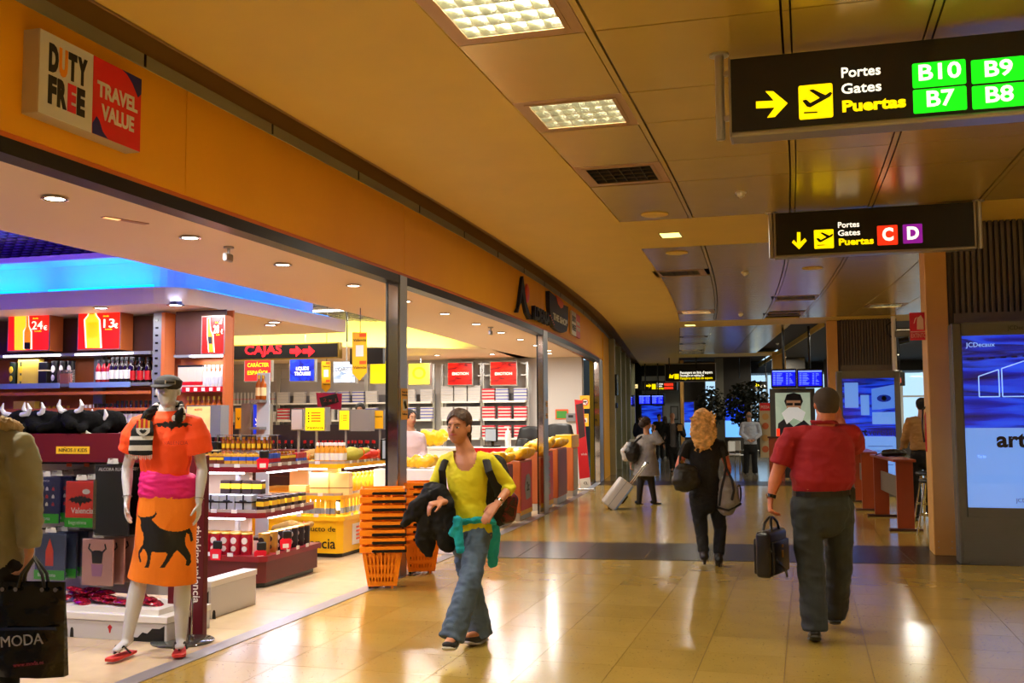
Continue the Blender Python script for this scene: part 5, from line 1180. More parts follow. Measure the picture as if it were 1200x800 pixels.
mb.build('rack_posts', M_chrome, r, kind='stuff'); mb = MB(); mb.box(-.32, .3, -.08, .12, .14, .148); mb.box(-.32, .3, -.08, .12, .295, .303); mb.build('rack_shelves', M_clear, r, kind='stuff')
row(B_mini, -5.66, -5.14, RY0 + .48, zt_ + .15, 10, 'amber miniature bottle in the clear acrylic rack', 'miniatures in the rack'); row(X_small, -5.66, -5.2, RY0 + .56, zt_ + .15, 7, 'small brown box at the back of the acrylic rack', 'small boxes in the rack')
put(X_black, (-5.78, RY0 + .45, zt_), .1, 'black box beside the acrylic rack on the top red tier', scale=(1.5, 1, .9))
# red tags on the gondola
for (x, y, z, lab) in ((-5.42, RY0 - .012, .30, 'red price tag hanging on the front of the lowest red tier'), (-4.99, RY0 + .06, .29, 'red price tag hanging at the corner of the lowest red tier'), (-4.918, RY0 + .42, .36, 'red price tag hanging on the right side of the lowest red tier'), (-5.02, RY0 + .14, 1.15, 'red price tag on the edge of the top red tier')):
    t = thing('price_tag', lab, 'price tag', (x, y, z), .8 if x > -5.2 else .1); mb = MB(); mb.prism([(-.05, -.04), (.05, -.04), (.06, .05), (0, .09), (-.06, .05)], -.004, 0, 'y'); mb.build('tag_card', mat('tag_red', (225, 15, 50), .4), t); mb = MB(); mb.box(-.03, .03, -.006, -.004, -.025, .015); mb.build('price_field', M_ticket, t)
    mb = MB(); mb.cbox(-.03, .06, -.01, .02, .06, .14, .01); mb.build('clip', M_ink, t)
# ---- yellow Valencia gondola
VX0, VX1, VY0, VY1 = -6.9, -5.12, 10.8, 12.6
V = gondola('bright yellow three tier gondola reading Producto de Valencia', VX0, VX1, VY0, VY1, [(.70, .1), (1.07, .02)], .47, M_ylw, M_ylw, (1, .95, .85), name='yellow_gondola')
g = G(V, VY0 + .028); g.text('Producto de', 346, 393, 619, 6, M_ink, 0); g.text('Valencia', 343, 393, 636, 12, M_ink, .01)
g.o = Vector(V.location)
sx_ = VX1 - .028; L = Vector(V.location)
mb = MB(); mb.box(sx_, sx_ + .006, VY0 + .32, VY0 + .62, .12, .36); mb.build('crest_sheet', M_ticket, V, off=L)
mb = MB()
for k in range(4): mb.box(sx_ + .006, sx_ + .009, VY0 + .42, VY0 + .58, .17 + k * .045, .192 + k * .045)
mb.build('crest_stripe', M_or, V, off=L); o = text('Valencia', .2, M_ink, V, Vector((sx_ + .001, VY0 + 1.15, .2)) - L, FACE_X, .002)
row(X_ham, -5.75, -5.3, VY0 + .14, .47, 8, 'yellow and grey sweets packet on the lowest yellow tier', 'yellow sweets packets front')
row(X_ham, VY0 + .25, VY1 - .25, VX1 - .12, .47, 14, 'yellow sweets packet along the right side of the lowest yellow tier', 'yellow sweets packets right side', ydir=True, rz=1.57)
row(B_dark, -5.6, -5.3, VY0 + .3, .47, 5, 'dark bottle behind the sweets packets on the lowest yellow tier', 'dark bottles lowest yellow tier')
put(X_cook, (-5.5, VY0 + .22, .70), 0, 'large pale yellow biscuit box on the middle yellow tier, left one'); put(X_cook, (-5.27, VY0 + .27, .70), .1, 'large pale yellow biscuit box on the middle yellow tier, right one'); put(X_cook, (-5.4, VY0 + .3, .965), .05, 'pale yellow biscuit box stacked on the other two', scale=(.8, .8, .5)); put(X_cook, (-5.78, VY0 + .22, .70), 0, 'small pale biscuit box at the left of the middle yellow tier', scale=(.9, 1, .42))
M_bag = mat('sweets_bag_yellow', (240, 185, 30), .3); mb = MB(); ring_chain(mb, [((0, 0, 0), .05, .02), ((0, 0, .06), .065, .04), ((0, 0, .16), .055, .035), ((0, 0, .19), .02, .02), ((0, 0, .22), .05, .012)], (1, 0, 0), 10); bag_me = mb.mesh('sweets_bag', M_bag, True)
for k in range(11):
    o = link('sweets_bag', bag_me, loc=(VX1 - .16, VY0 + .42 + k * .12, .71), rot=(0, 0, 1.57 + random.uniform(-.1, .1))); tag(o, 'yellow sweets bag on the right of the middle yellow tier, ' + ORD[k] + ' from the front', 'bag', 'yellow sweets bags middle tier')
row(B_oil, -5.5, -5.2, VY0 + .12, 1.07, 6, 'small orange juice bottle with white cap on the top yellow tier', 'juice bottles top yellow tier'); row(B_oil, -5.5, -5.2, VY0 + .2, 1.07, 6, 'small orange juice bottle in the second row of the top yellow tier', 'juice bottles second row')
M_sack = mat('burlap_tan', (190, 150, 80), .8, bump=.4, bscale=90); M_sacky = mat('olive_sack', (170, 160, 50), .7)
def sack(lab, x, y, z, m_, s_=1.0, rz=0):
    r = thing('gift_sack', lab, 'sack', (x, y, z), rz); mb = MB(); ring_chain(mb, [((-.1 * s_, 0, .05 * s_), .05 * s_, .04 * s_), ((0, 0, .06 * s_), .075 * s_, .06 * s_), ((.09 * s_, 0, .07 * s_), .03 * s_, .03 * s_), ((.14 * s_, 0, .09 * s_), .05 * s_, .02 * s_)], (0, 1, 0), 10); fuse('sack_body', mb, .012, m_, r, 2, wr=.004, wscale=50)
    mb = MB(); mb.tube([(.09 * s_, .035 * s_ * math.cos(a), .07 * s_ + .035 * s_ * math.sin(a)) for a in np.linspace(0, 6.28, 12, endpoint=False)], .006, closed=True); mb.build('tie', M_or, r); return r
sack('tan burlap sack lying at the left of the top yellow tier', -5.7, VY0 + .14, 1.07, M_sack); sack('tan burlap sack leaning on another on the top yellow tier', -5.6, VY0 + .22, 1.12, M_sack, 1.0, .5)
sack('olive round sack right of the juice bottles', -5.2, VY0 + .42, 1.07, M_sacky, 1.6, 1.2); sack('red gift sack on the right side of the top yellow tier', -5.2, VY0 + .9, 1.07, mat('gift_red', (205, 50, 30), .5), 1.3, .7); sack('second red gift sack farther along the top yellow tier', -5.2, VY0 + 1.15, 1.07, mat('gift_red', (205, 50, 30), .5), 1.0, 2)
row(X_souv2, VY0 + 1.3, VY1 - .15, -5.22, 1.07, 4, 'small red souvenir box at the far end of the top yellow tier', 'souvenir boxes far end yellow', ydir=True)
sack('tan cushion sack between the two gondolas', -5.45, 10.2, .3, M_sack, 1.6, .2)
t = thing('low_crate', 'low dark crate standing between the red and yellow gondolas', 'crate', (-5.6, 10.3, 0)); mb = MB(); mb.cbox(-.35, .2, -.2, .2, 0, .3, .01); mb.build('crate_body', M_woodd, t)
# ---- poster light boxes standing on the furniture
def easel(lab, px0, px1, py0, py1, y, m_, side_px=None, txt=None, zf=0.0, deco=None, post_=True):
    r = thing('poster_light_box', lab, 'light box', (Xy((px0 + px1) / 2, y), y, zf)); g = G(r, y)
    g.rect(px0 - 1.2, px1 + 1.2, py0 - 1.2, py1 + 1.2, M_greym, 'case', d=.14, dy=-.145); g.rect(px0, px1, py0, py1, m_, 'poster')
    if side_px: g.rect(min(side_px), max(side_px), py0 - 1.5, py1 + 2, mat('case_grey', (126, 126, 132), .45), 'side_case', d=.16, dy=-.15)
    if txt:
        for t_, a, b, py, h, mm in txt: g.text(t_, a, b, py, h, mm, .01)
    if deco: deco(g)
    if post_:
        mb = MB(); zb_ = Zy(py1, y, px0) - zf; mb.cyl((0, .06, 0), (0, .06, zb_), .02, n=8); mb.cbox(-.12, .12, -.03, .15, 0, .02, .004); mb.build('stand', M_greym, r, True)
    return r
M_yglow = mat('poster_glow_yellow', (255, 225, 20), .4, emit=.95); M_bglow = mat('poster_glow_blue', (10, 50, 210), .4, emit=.8); M_cglow = art('poster_glow_cream', [(.35, (200, 180, 110)), (.6, (240, 215, 140)), (.8, (230, 150, 60))], .6, nscale=4)
easel('cream backlit poster frame right of the mannequin shoulder', 219, 247, 476, 510, 9.35, M_cglow, (247, 259), [('NUEVO', 228, 237, 480, 2.5, M_or)], 1.13)
easel('blue backlit poster box standing above the red gondola', 297, 312, 474, 508, 11.5, M_bglow, (283, 295), [('Vodka', 299, 310, 492, 3.5, M_white_e), ('absoluto', 299, 310, 497, 1.6, M_white_e)], 1.07)
def crest(g, x0, x1, y0, y1):
    for k in range(4): g.rect(x0 + (x1 - x0) * .25, x1, y0 + (y1 - y0) * (k * .26), y0 + (y1 - y0) * (k * .26 + .12), M_or, 'crest_stripe', dy=.005, d=.002)
    for k in range(4): g.rect(x0, x0 + (x1 - x0) * .12, y0 + (y1 - y0) * (k * .27), y0 + (y1 - y0) * (k * .27 + .15), M_ink, 'crest_mark', dy=.005, d=.002)
easel('yellow backlit poster box reading Valencia above the yellow gondola', 358, 380, 478, 504, 12.0, M_yglow, None, [('Valencia', 359, 379, 501, 3.5, M_ink)], 1.07, lambda g: crest(g, 361, 376, 483, 495))
easel('narrow yellow backlit poster box left of the grey case', 398, 409, 481, 503, 13.0, M_yglow, (411, 434), None, 0, lambda g: crest(g, 400, 407, 486, 494))
easel('pale grey poster box seen from behind, left of the Valencia box', 342, 354, 480, 503, 12.4, mat('case_pale', (190, 185, 195), .45), None, None, 1.07)
easel('small yellow sign beside the nearest steel pillar', 438, 449, 481, 502, 13.2, M_sticker, None, [('Valencia', 439, 448, 488, 1.8, M_ink)], 0)
easel('yellow sign with black bird mark left of the blue poster box', 276, 283, 478, 502, 12.2, M_sticker, None, [('v', 278, 281, 490, 5, M_ink)], 0)
# hanging yellow Valencia banners
def banner(lab, px0, px1, py0, py1, y, s_=1):
    r = thing('hanging_banner', lab, 'banner', (Xy((px0 + px1) / 2, y), y, Zy(py1, y, px0))); g = G(r, y); m = (px0 + px1) / 2; h = py1 - py0
    g.poly([(px0, py0), (px1, py0 + .5), (px1, py1 - h * .17), (m, py1), (px0, py1 - h * .15)], M_sticker, 'cloth', d=.006)
    for f_ in (0, .56):
        g.rect(m, px1 - .6, py0 + h * (.03 + f_), py0 + h * (.10 + f_), M_or, 'red_band', dy=.007, d=.001); g.text('Valencia', px0 + 1, px1 - 1, py0 + h * (.17 + f_), h * .055, M_ink, 0, dy=.008)
    g.rect(m - (px1 - px0) * .25, m + (px1 - px0) * .28, py0 + h * .27, py0 + h * .50, M_white, 'white_field', dy=.007, d=.001); crest(g, m - (px1 - px0) * .17, m + (px1 - px0) * .2, py0 + h * .31, py0 + h * .46)
    mb = MB(); z1_ = onY(m, py0, y).z - r.location.z; mb.cyl((0, .01, z1_ - .03), (0, .01, 3.6 - r.location.z), .006, n=6); mb.build('cord', M_black, r)
banner('large pointed yellow Valencia banner hanging left of the nearest steel pillar', 413, 430, 389, 446, 12.5); banner('smaller pointed yellow Valencia banner hanging farther back', 377, 387.5, 423, 460, 15.6)
# CAJAS display
r = thing('led_sign', 'long black LED sign reading CAJAS with two red arrows', 'sign', (Xy(332, 15), 15.0, Zy(420, 15, 332))); g = G(r, 15.0)
g.rect(266, 397, 402.5, 421, mat('led_case', (190, 160, 70), .35, .6), 'case', d=.12, dy=-.125); g.rect(268, 395.5, 404, 419.5, M_signblk, 'display'); g.rect(397.5, 437, 406, 425, M_signblk, 'second_box', d=.1, dy=-.5)
M_led = mat('led_red', (255, 20, 30), .4, emit=2.2); g.text('CAJAS', 287, 330, 410.8, 10, M_led, .03)
for a in (340, 355): g.poly([(a, 409), (a + 7, 409), (a + 7, 405), (a + 14, 411.5), (a + 7, 418), (a + 7, 414), (a, 414)], M_led, 'arrow', dy=.004)
mb = MB()
for x in (-1.1, 1.1): mb.cyl((x, .06, .25), (x, .06, 1.1), .012, n=6)
mb.build('hanger_pair', M_black, r, kind='stuff')
# hanging screens
def screen(lab, px0, px1, py0, py1, y, m_, lines=(), tilt=0):
    r = thing('hanging_screen', lab, 'screen', (Xy((px0 + px1) / 2, y), y, Zy(py1, y, px0))); g = G(r, y)
    g.rect(px0 - 1.2, px1 + 1.2, py0 - 1, py1 + 1.2, M_frame, 'frame', d=.08, dy=-.085); g.rect(px0, px1, py0, py1, m_, 'screen_face')
    for t_, a, b, py, h, mm in lines: g.text(t_, a, b, py, h, mm, .02)
    mb = MB(); z1_ = onY(px0, py0, y).z - r.location.z; mb.cyl((0, .1, z1_ * .5), (0, .1, 3.55 - r.location.z if y < 20 else 3.05 - r.location.z), .012, n=6); mb.build('hanger', M_steel, r); return r
M_sred = art('screen_red', [(.3, (90, 4, 4)), (.45, (190, 14, 8)), (.6, (235, 30, 12)), (.75, (255, 80, 40))], 1.0, scale=(1, 1, 5), nscale=2)
screen('red screen with yellow letters below the CAJAS sign', 287, 317, 420, 446, 17, mat('screen_plain_red', (235, 24, 20), .4, emit=.9), [('CARÁCTER', 290, 315, 428, 4.5, M_yellow_e), ('ESPAÑOL', 290, 315, 437, 4.5, M_yellow_e)])
screen('blue screen with white words below the LED arrows', 340, 368, 421, 446, 17, art('screen_blue', [(.35, (5, 10, 120)), (.6, (20, 50, 220)), (.8, (50, 110, 250))], .9, nscale=5), [('LIQUIDE', 347, 362, 432, 4, M_white_e), ('TROUSSE', 345, 364, 438, 4, M_white_e)])
screen('grey blue screen with cigarette wording behind the large banner', 391, 416, 424, 448, 17.5, art('screen_grey', [(.35, (110, 130, 160)), (.5, (200, 210, 225)), (.7, (80, 110, 170))], .7, scale=(1, 1, 3), nscale=3), [('CIGARETTES', 393, 415, 433, 4, M_ink)])
screen('yellow screen left of the nearest steel pillar', 434, 455, 423, 449, 22.0, mat('screen_yellow', (255, 235, 20), .4, emit=.95))
screen('yellow screen right of the nearest steel pillar', 479, 503, 426, 450, 22.5, mat('screen_yellow2', (250, 240, 60), .4, emit=.95), [('O', 483, 499, 438, 14, mat('screen_yellow3', (255, 225, 10), .4, emit=.9))])
screen('red screen over the white cigarette cartons', 525, 553, 425, 450.5, 23.8, M_sred, [('EMOTION', 530, 549, 438, 3.2, M_white_e)]); screen('red screen over the blue striped cigarette cartons', 575, 605, 424, 450.5, 23.8, M_sred, [('EMOTION', 580, 600, 438, 3.2, M_white_e)])
# ---- cigarette wall
YC = 24.0
def cigs(lab, px0, px1, spec):
    x0, x1 = Xy(px0, YC), Xy(px1, YC); r = thing('cigarette_shelving', lab, 'shelving', ((x0 + x1) / 2, YC, 0)); L = Vector(r.location)
    for px in (px0, px1):
        mb = MB(); mb.box(Xy(px, YC) - .03, Xy(px, YC) + .03, YC, YC + .06, 0, 2.95); mb.build('upright', M_steel, r, off=L)
    mb = MB(); 
    for z in (2.9, 2.62): mb.box(x0, x1, YC + .02, YC + .04, z, z + .03)
    mb.build('cross_rail', M_steel, r, off=L, kind='stuff'); mb = MB(); mb.box(x0 + .03, x1 - .03, YC + .24, YC + .26, 0, 2.2); mb.build('back_panel', mat('shelf_back_grey', (128, 128, 134), .5), r, off=L)
    for py in (470, 491, 513, 535):
        z = Zy(py * 1.0, YC, 550) ; mb = MB(); mb.box(x0 + .03, x1 - .03, YC - .12, YC + .2, z - .04, z); mb.build('shelf', M_white, r, off=L)
    return x0, x1
zsh = [Zy(py, YC, 550) for py in (470, 491, 513)]
def carton_block(P_, x0, x1, z, nx, nz, lab, grp, dz=.077):
    for i in range(nx):
        for k in range(nz):
            put(P_, (x0 + .16 + (x1 - x0 - .32) * (i / (nx - 1) if nx > 1 else 0), YC - .04 + random.uniform(-.01, .01), z + k * dz), random.uniform(-.02, .02), lab + (', ' + ['left', 'middle', 'right'][i if nx > 2 else i * 2] + ' column' if nx > 1 else ',') + ' ' + ORD[k] + ' up', grp)
a, b = cigs('grey cigarette shelving behind the blonde-framed till, with white cartons', 518, 564, None); carton_block(X_cig_w, a, b, zsh[0], 3, 5, 'white cigarette carton on the top shelf under the left red screen', 'white cartons top shelf'); carton_block(X_cig_w, a, b, zsh[1], 3, 4, 'white cigarette carton on the second shelf under the left red screen', 'white cartons second shelf'); carton_block(X_cig_w, a, b, zsh[2], 3, 4, 'white cigarette carton on the third shelf under the left red screen', 'white cartons third shelf')
bpy.data.objects['cigarette_shelving']['label'] = 'grey cigarette shelving with plain white cartons under the left red screen'
a, b = cigs('grey cigarette shelving with red and blue banded cartons under the right red screen', 566, 618, None); w3 = (b - a) / 3
carton_block(X_cig_r, a, a + w3, zsh[0], 1, 4, 'red banded carton at the left of the top right shelf', 'red cartons top right shelf'); carton_block(X_cig_b, a + w3 * .92, b, zsh[0], 2, 4, 'blue striped carton on the top right shelf', 'blue cartons top right shelf'); carton_block(X_cig_r, a, b, zsh[1], 3, 4, 'red and white carton on the second right shelf', 'red cartons second right shelf'); carton_block(X_cig_r, a, b, zsh[2], 3, 4, 'red and white carton on the third right shelf', 'red cartons third right shelf')
a, b = cigs('grey cigarette shelving right of the nearest steel pillar', 474, 508, None); carton_block(X_cig_w, a, b, zsh[0], 2, 4, 'white cigarette carton on the top shelf right of the near pillar', 'white cartons by near pillar top'); carton_block(X_cig_b, a, b, zsh[1], 2, 4, 'blue striped carton on the second shelf right of the near pillar', 'blue cartons by near pillar'); carton_block(X_cig_w, a, b, zsh[2], 2, 3, 'white cigarette carton on the third shelf right of the near pillar', 'white cartons by near pillar third')
for (p0, p1, seed, lab) in ((268, 325, 1, 'leftmost'), (327, 378, 2, 'second from left'), (380, 428, 3, 'third from left'), (430, 455, 4, 'fourth from left')):
    a, b = cigs('grey cigarette shelving under the hanging screens, %s of the run' % lab, p0, p1, None)
    zz_ = zsh[0]
    if seed == 1: row(X_cig_t, a + .1, b - .1, YC, zz_, 13, 'upright white carton in the leftmost cigarette shelving, top shelf', 'upright cartons leftmost top'); row(X_cig_t, a + .1, b - .1, YC, zsh[2], 13, 'upright white carton in the leftmost cigarette shelving, third shelf', 'upright cartons leftmost third')
    else: carton_block((X_cig_w, X_cig_w, X_cig_b, X_cig_w)[seed - 1], a, b, zz_ - .02, 3 if seed < 4 else 1, 4, 'cigarette carton on the top shelf of the %s shelving' % lab, 'cartons top %s' % lab)
    if seed > 1: carton_block((X_cig_w, X_cig_r, X_cig_w, X_cig_b)[seed - 1], a, b, zsh[1], 3 if seed < 4 else 1, 4, 'cigarette carton on the second shelf of the %s shelving' % lab, 'cartons second %s' % lab)
    carton_block((X_cig_w, X_cig_r, X_cig_w, X_cig_w)[seed - 1], a, b, zsh[1] if seed == 1 else zsh[2], 3 if seed < 4 else 1, 3, 'cigarette carton on the lower shelf of the %s shelving' % lab, 'cartons lower %s' % lab)
# middle ground: wine rack, dark crimson boxes, red poster
r = thing('wine_rack', 'low wine rack with dark bottles beyond the yellow gondola', 'rack', (-7.3, 14.2, 0)); mb = MB(); mb.cbox(-1.6, 1.4, 0, .5, 0, .95, .01); mb.build('cabinet', M_woodd, r); mb = MB(); mb.box(-1.6, 1.4, .3, .34, .95, 1.5); mb.build('back_panel', mat('rack_back', (60, 56, 60), .5), r)
row(B_wine, -8.7, -6.05, 14.3, .95, 26, 'dark wine bottle with red capsule on the wine rack', 'wine bottles front row'); row(B_wine, -8.6, -6.0, 14.42, .95, 24, 'dark wine bottle in the back row of the wine rack', 'wine bottles back row')
X_crim = box_proto('crimson_box', cm('crimson', (120, 20, 50)), l_white, .3, .2, .32, stripe=(.85, .88))
for k in range(4): put(X_crim, (-7.0 + k * .34 - .6, 12.9 + .02, .85), 0, 'crimson gift box above the red gondola, ' + ORD[k] + ' from left of four', 'crimson gift boxes')
r = thing('low_table', 'low dark table carrying the crimson gift boxes', 'table', (-7.1, 12.95, 0)); mb = MB(); mb.cbox(-.8, .8, -.15, .15, .8, .85, .008); mb.build('top', M_woodd, r)
for x in (-.72, .72): mb = MB(); mb.box(x - .03, x + .03, -.1, .1, 0, .8); mb.build('leg', M_woodd, r)
r = thing('tilted_poster', 'crimson poster board with a tilted black panel above the yellow light box', 'poster', (Xy(386, 14.9), 15.0, 1.5)); g = G(r, 14.9)
g.poly([(371, 460), (401, 461), (400, 480), (373, 478)], mat('poster_crimson', (150, 20, 55), .4), 'board', d=.02); g.poly([(375, 466), (395, 461), (398, 471), (378, 477)], M_ink, 'black_panel', dy=.022); g.text('2 x 1', 379, 394, 469, 4, mat('dim_red', (120, 20, 30), .5), .01, dy=.03)
mb = MB(); mb.cyl((0, -.05, -1.5), (0, -.05, .4), .015, n=6); mb.build('stand', M_steel, r)
# ---- tills and white counter
YT = 19.0
x0, x1 = Xy(477, 14.5), Xy(600, 16.5)
r = thing('till_counter', 'white till counter with a wood edge behind the woman in yellow', 'counter', (-5.4, 11.6, 0)); L = Vector(r.location)
CX0, CX1 = -5.05, Xy(548, 11.4)
mb = MB(); mb.cbox(CX0, CX1, 11.42, 12.0, 0, .72, .01); mb.build('counter_body', mat('counter_pinkwhite', (225, 214, 210), .5), r, off=L); mb = MB(); mb.cbox(CX0 - .02, CX1 + .02, 11.4, 12.02, .72, .745, .004); mb.build('wood_edge', M_wood, r, off=L)
mb = MB(); mb.cbox(CX0, CX1, 11.5, 12.0, .745, .98, .01); mb.build('upper_front', M_white, r, off=L)
r = thing('till_counter', 'long white till counter farther back carrying yellow bags', 'counter', (-6.0, 18.6, 0)); L = Vector(r.location); mb = MB(); mb.cbox(-8.2, -5.2, 18.3, 19.0, 0, 1.0, .01); mb.build('counter_body', M_white, r, off=L); mb = MB(); mb.cbox(-8.22, -5.18, 18.28, 19.02, 1.0, 1.04, .004); mb.build('counter_top', M_white, r, off=L)
def till(lab, x, y, z, rz):
    t = thing('till_terminal', lab, 'till', (x, y, z), rz); mb = MB(); mb.cbox(-.16, .16, -.02, .02, .1, .36, .008); mb.build('screen_housing', M_black, t); mb = MB(); mb.box(-.14, .14, -.024, -.02, .12, .34); mb.build('screen_face', mat('till_screen', (150, 160, 170), .3, emit=.3), t); mb = MB(); mb.cyl((0, .03, 0), (0, .03, .2), .03); mb.cbox(-.13, .13, -.1, .12, 0, .03, .005); mb.build('foot', M_black, t); return t
till('till terminal on the white counter just right of the near pillar', -4.9, 11.75, .98, .7); till('till terminal on the farther white counter', -5.75, 18.6, 1.04, -.5)
def blob_bag(lab, x, y, z, sx, sy, sz, m_, seed=0, cat='bag'):
    r = thing('yellow_bag_heap' if m_ is M_bagy else 'bag_heap', lab, cat, (x, y, z)); mb = MB(); rr_ = random.Random(seed)
    for k in range(9):
        u = (k % 3 - 1) * sx * .3; v = (k // 3 - 1) * sy * .3
        ring_chain(mb, [((u - sx * .12, v, sz * .25), sy * .18, sz * .25), ((u + sx * .12, v + rr_.uniform(-.02, .02), sz * (.4 + .25 * rr_.random())), sy * .2, sz * .3)], (0, 1, 0), 8)
    fuse('folded_bags', mb, .022, m_, r, 1, wr=.012, wscale=22); return r
M_bagy = mat('yellow_plastic', (250, 190, 20), .3, bump=.3, bscale=12)
blob_bag('heap of yellow bags on the farther white counter left of the dark chair', -6.9, 18.5, 1.04, .5, .3, .42, M_bagy, 1); blob_bag('bunch of yellow bags behind the head of the woman in yellow, on the counter', -4.5, 11.75, .98, .3, .25, .2, M_bagy, 2); blob_bag('small bunch of yellow bags nearer the till terminal', -4.72, 11.8, .98, .2, .2, .18, M_bagy, 3)
# lane dividers along the front: orange wood with red posters
def divider(lab, y0, y1, xf, d, h, red, badge=None, photos=False):
    b = bend((y0 + y1) / 2); r = thing('lane_divider', lab, 'counter', (xf - d / 2 + b, (y0 + y1) / 2, 0), heading((y0 + y1) / 2)); W = d / 2; D = (y1 - y0) / 2
    mb = MB(); mb.cbox(-W, W, -D, D, .12, h, .01); mb.build('wood_body', M_wood, r); mb = MB(); mb.cbox(-W + .02, W - .01, -D + .02, D - .01, 0, .12, .005); mb.build('kick_plate', M_steel, r)
    mb = MB(); mb.box(W, W + .006, -D + .05, D - .02, .14, h - .03); mb.build('side_panel', red, r)
    if badge:
        mb = MB(); mb.prism([(-.05, .3), (.25, .32), (.25, .62), (.15, .7), (-.05, .68), (-.16, .5)], W + .007, W + .014, 'x'); mb.build('grey_badge', mat('badge_grey', (150, 158, 175), .4), r); o = text(badge, .2, M_ink, r, (W + .016, .06, .5), FACE_X, .001, .004)
        mb = MB(); mb.box(W, W + .008, -D, D, .08, .15); mb.build('yellow_strip', M_ylw, r)
    if photos:
        for k in range(6): mb = MB(); mb.box(W + .007, W + .012, -.05, .12, .25 + k * .115, .345 + k * .115); mb.build('photo_print', art('photo_mosaic', [(.3, (60, 30, 30)), (.5, (190, 150, 130)), (.7, (90, 110, 90))], 0, nscale=14), r)
        mb = MB(); mb.box(W, W + .008, -D, D, .06, .14); mb.build('yellow_strip', M_ylw, r)
    return r
M_redp = mat('poster_red', (222, 24, 34), .35); M_rwood = mat('red_wood', (138, 42, 26), .4)
divider('red wood lane divider nearest the woman in yellow', 14.2, 15.05, -4.15, .12, .90, M_rwood, None, False); divider('orange and red lane divider with a grey badge poster', 15.35, 16.2, -4.1, .16, .92, M_redp, '2c')
divider('red lane divider with a column of photo prints past the second pillar', 17.1, 18.0, -4.08, .3, 1.0, M_redp, None, True); divider('orange and dark red lane divider with a white end', 18.4, 19.5, -4.06, .3, 1.02, M_rwood); divider('orange lane divider with yellow top box before the roll-up banner', 20.3, 21.0, -4.05, .34, .98, mat('pale_side', (170, 160, 150), .5))
b = bend(14.6)
blob_bag('bin of yellow bags on the nearest lane divider', -4.3 + b, 14.6, .90, .36, .8, .22, M_bagy, 5); blob_bag('yellow bags stacked on the lane divider with the grey badge', -4.22 + bend(15.7), 15.75, .92, .34, .8, .24, M_bagy, 6); blob_bag('yellow bags on the lane divider past the second pillar', -4.25 + bend(17.6), 17.6, 1.0, .36, .9, .26, M_bagy, 7); blob_bag('yellow bags on the lane divider with the white end', -4.22 + bend(18.9), 18.9, 1.02, .36, .9, .24, M_bagy, 8)
t = thing('yellow_box', 'plain yellow box on the farthest lane divider', 'box', (-4.22 + bend(20.6), 20.65, .98)); mb = MB(); mb.cbox(-.17, .17, -.34, .34, 0, .26, .01); mb.build('box_body', M_bagy, t)
r = thing('cooler_poster', 'red poster board with a white 2 between the lane dividers', 'poster', (-5.0 + bend(16.6), 16.75, 0)); L = Vector(r.location); mb = MB(); mb.box(-.35, .45, -.02, .02, .72, 1.08); mb.build('red_field', M_redp, r); o = text('2\u20ac', .26, M_white, r, (.22, -.025, .9), FACE_Y, .002, .006)
mb = MB(); mb.box(-.35, .45, -.02, .02, .18, .70); mb.build('dark_field', M_ink, r); mb = MB(); mb.box(-.35, .45, -.025, .02, .0, .18); mb.build('yellow_strip', M_ylw, r); mb = MB(); mb.cyl((.3, -.03, .5), (.3, -.02, .5), .07, n=16); mb.build('orange_print', M_or, r)
# roll-up banner leaning, wall stickers, dark chairs behind
r = thing('rollup_banner', 'tall red roll-up banner at the far end of the shop front', 'banner', (Xy(684, 22.0), 22.0, 0)); g = G(r, 22.0)
g.poly([(673.5, 468), (683, 469), (692.5, 569), (680, 573)], mat('banner_red', (205, 22, 38), .4), 'cloth', d=.02); g.poly([(675, 474), (683, 472), (686, 511), (679, 514)], mat('banner_dark', (60, 26, 26), .5), 'dark_print', dy=.021); g.poly([(679.5, 561), (691.5, 559), (692.5, 569), (680.5, 573)], M_sw, 'white_foot', dy=.022); g.text('CL', 684, 689, 566, 3, M_ink, .02, dy=.03); g.text('saluda', 681, 688, 532, 2.5, M_sw, 0, dy=.022)
mb = MB(); mb.cbox(-.22, .22, -.06, .1, 0, .05, .005); mb.build('base', M_steel, r)
sticker('yellow no smoking sticker on the white end wall', (Xy(685, 24.28), 24.29, Zy(471, 24.28, 685)), .24, .32, 'y', [], 'no'); sticker('yellow notice below the no smoking sticker', (Xy(684.5, 24.28), 24.29, Zy(492, 24.28, 685)), .2, .3, 'y', ['aviso'], 'phone')
r = thing('green_notice', 'small green notice with an orange frame on the white end wall', 'notice', (Xy(658, 24.28), 24.29, Zy(491, 24.28, 658))); mb = MB(); mb.box(-.16, .16, -.01, 0, 0, .24); mb.build('frame', M_or, r); mb = MB(); mb.box(-.13, .13, -.014, -.01, .02, .2); mb.build('green_sheet', mat('notice_green', (60, 140, 50), .5), r)
r = thing('wall_box', 'grey wall box on the white end wall', 'wall box', (Xy(669, 24.28), 24.29, Zy(494, 24.28, 668))); mb = MB(); mb.cbox(-.12, .12, -.06, 0, 0, .2, .01); mb.build('casing', mat('case_grey', (126, 126, 132), .45), r); mb = MB(); mb.box(-.06, .06, -.064, -.06, .1, .16); mb.build('window', M_ink, r)
M_leather = mat('black_leather', (16, 15, 16), .35)
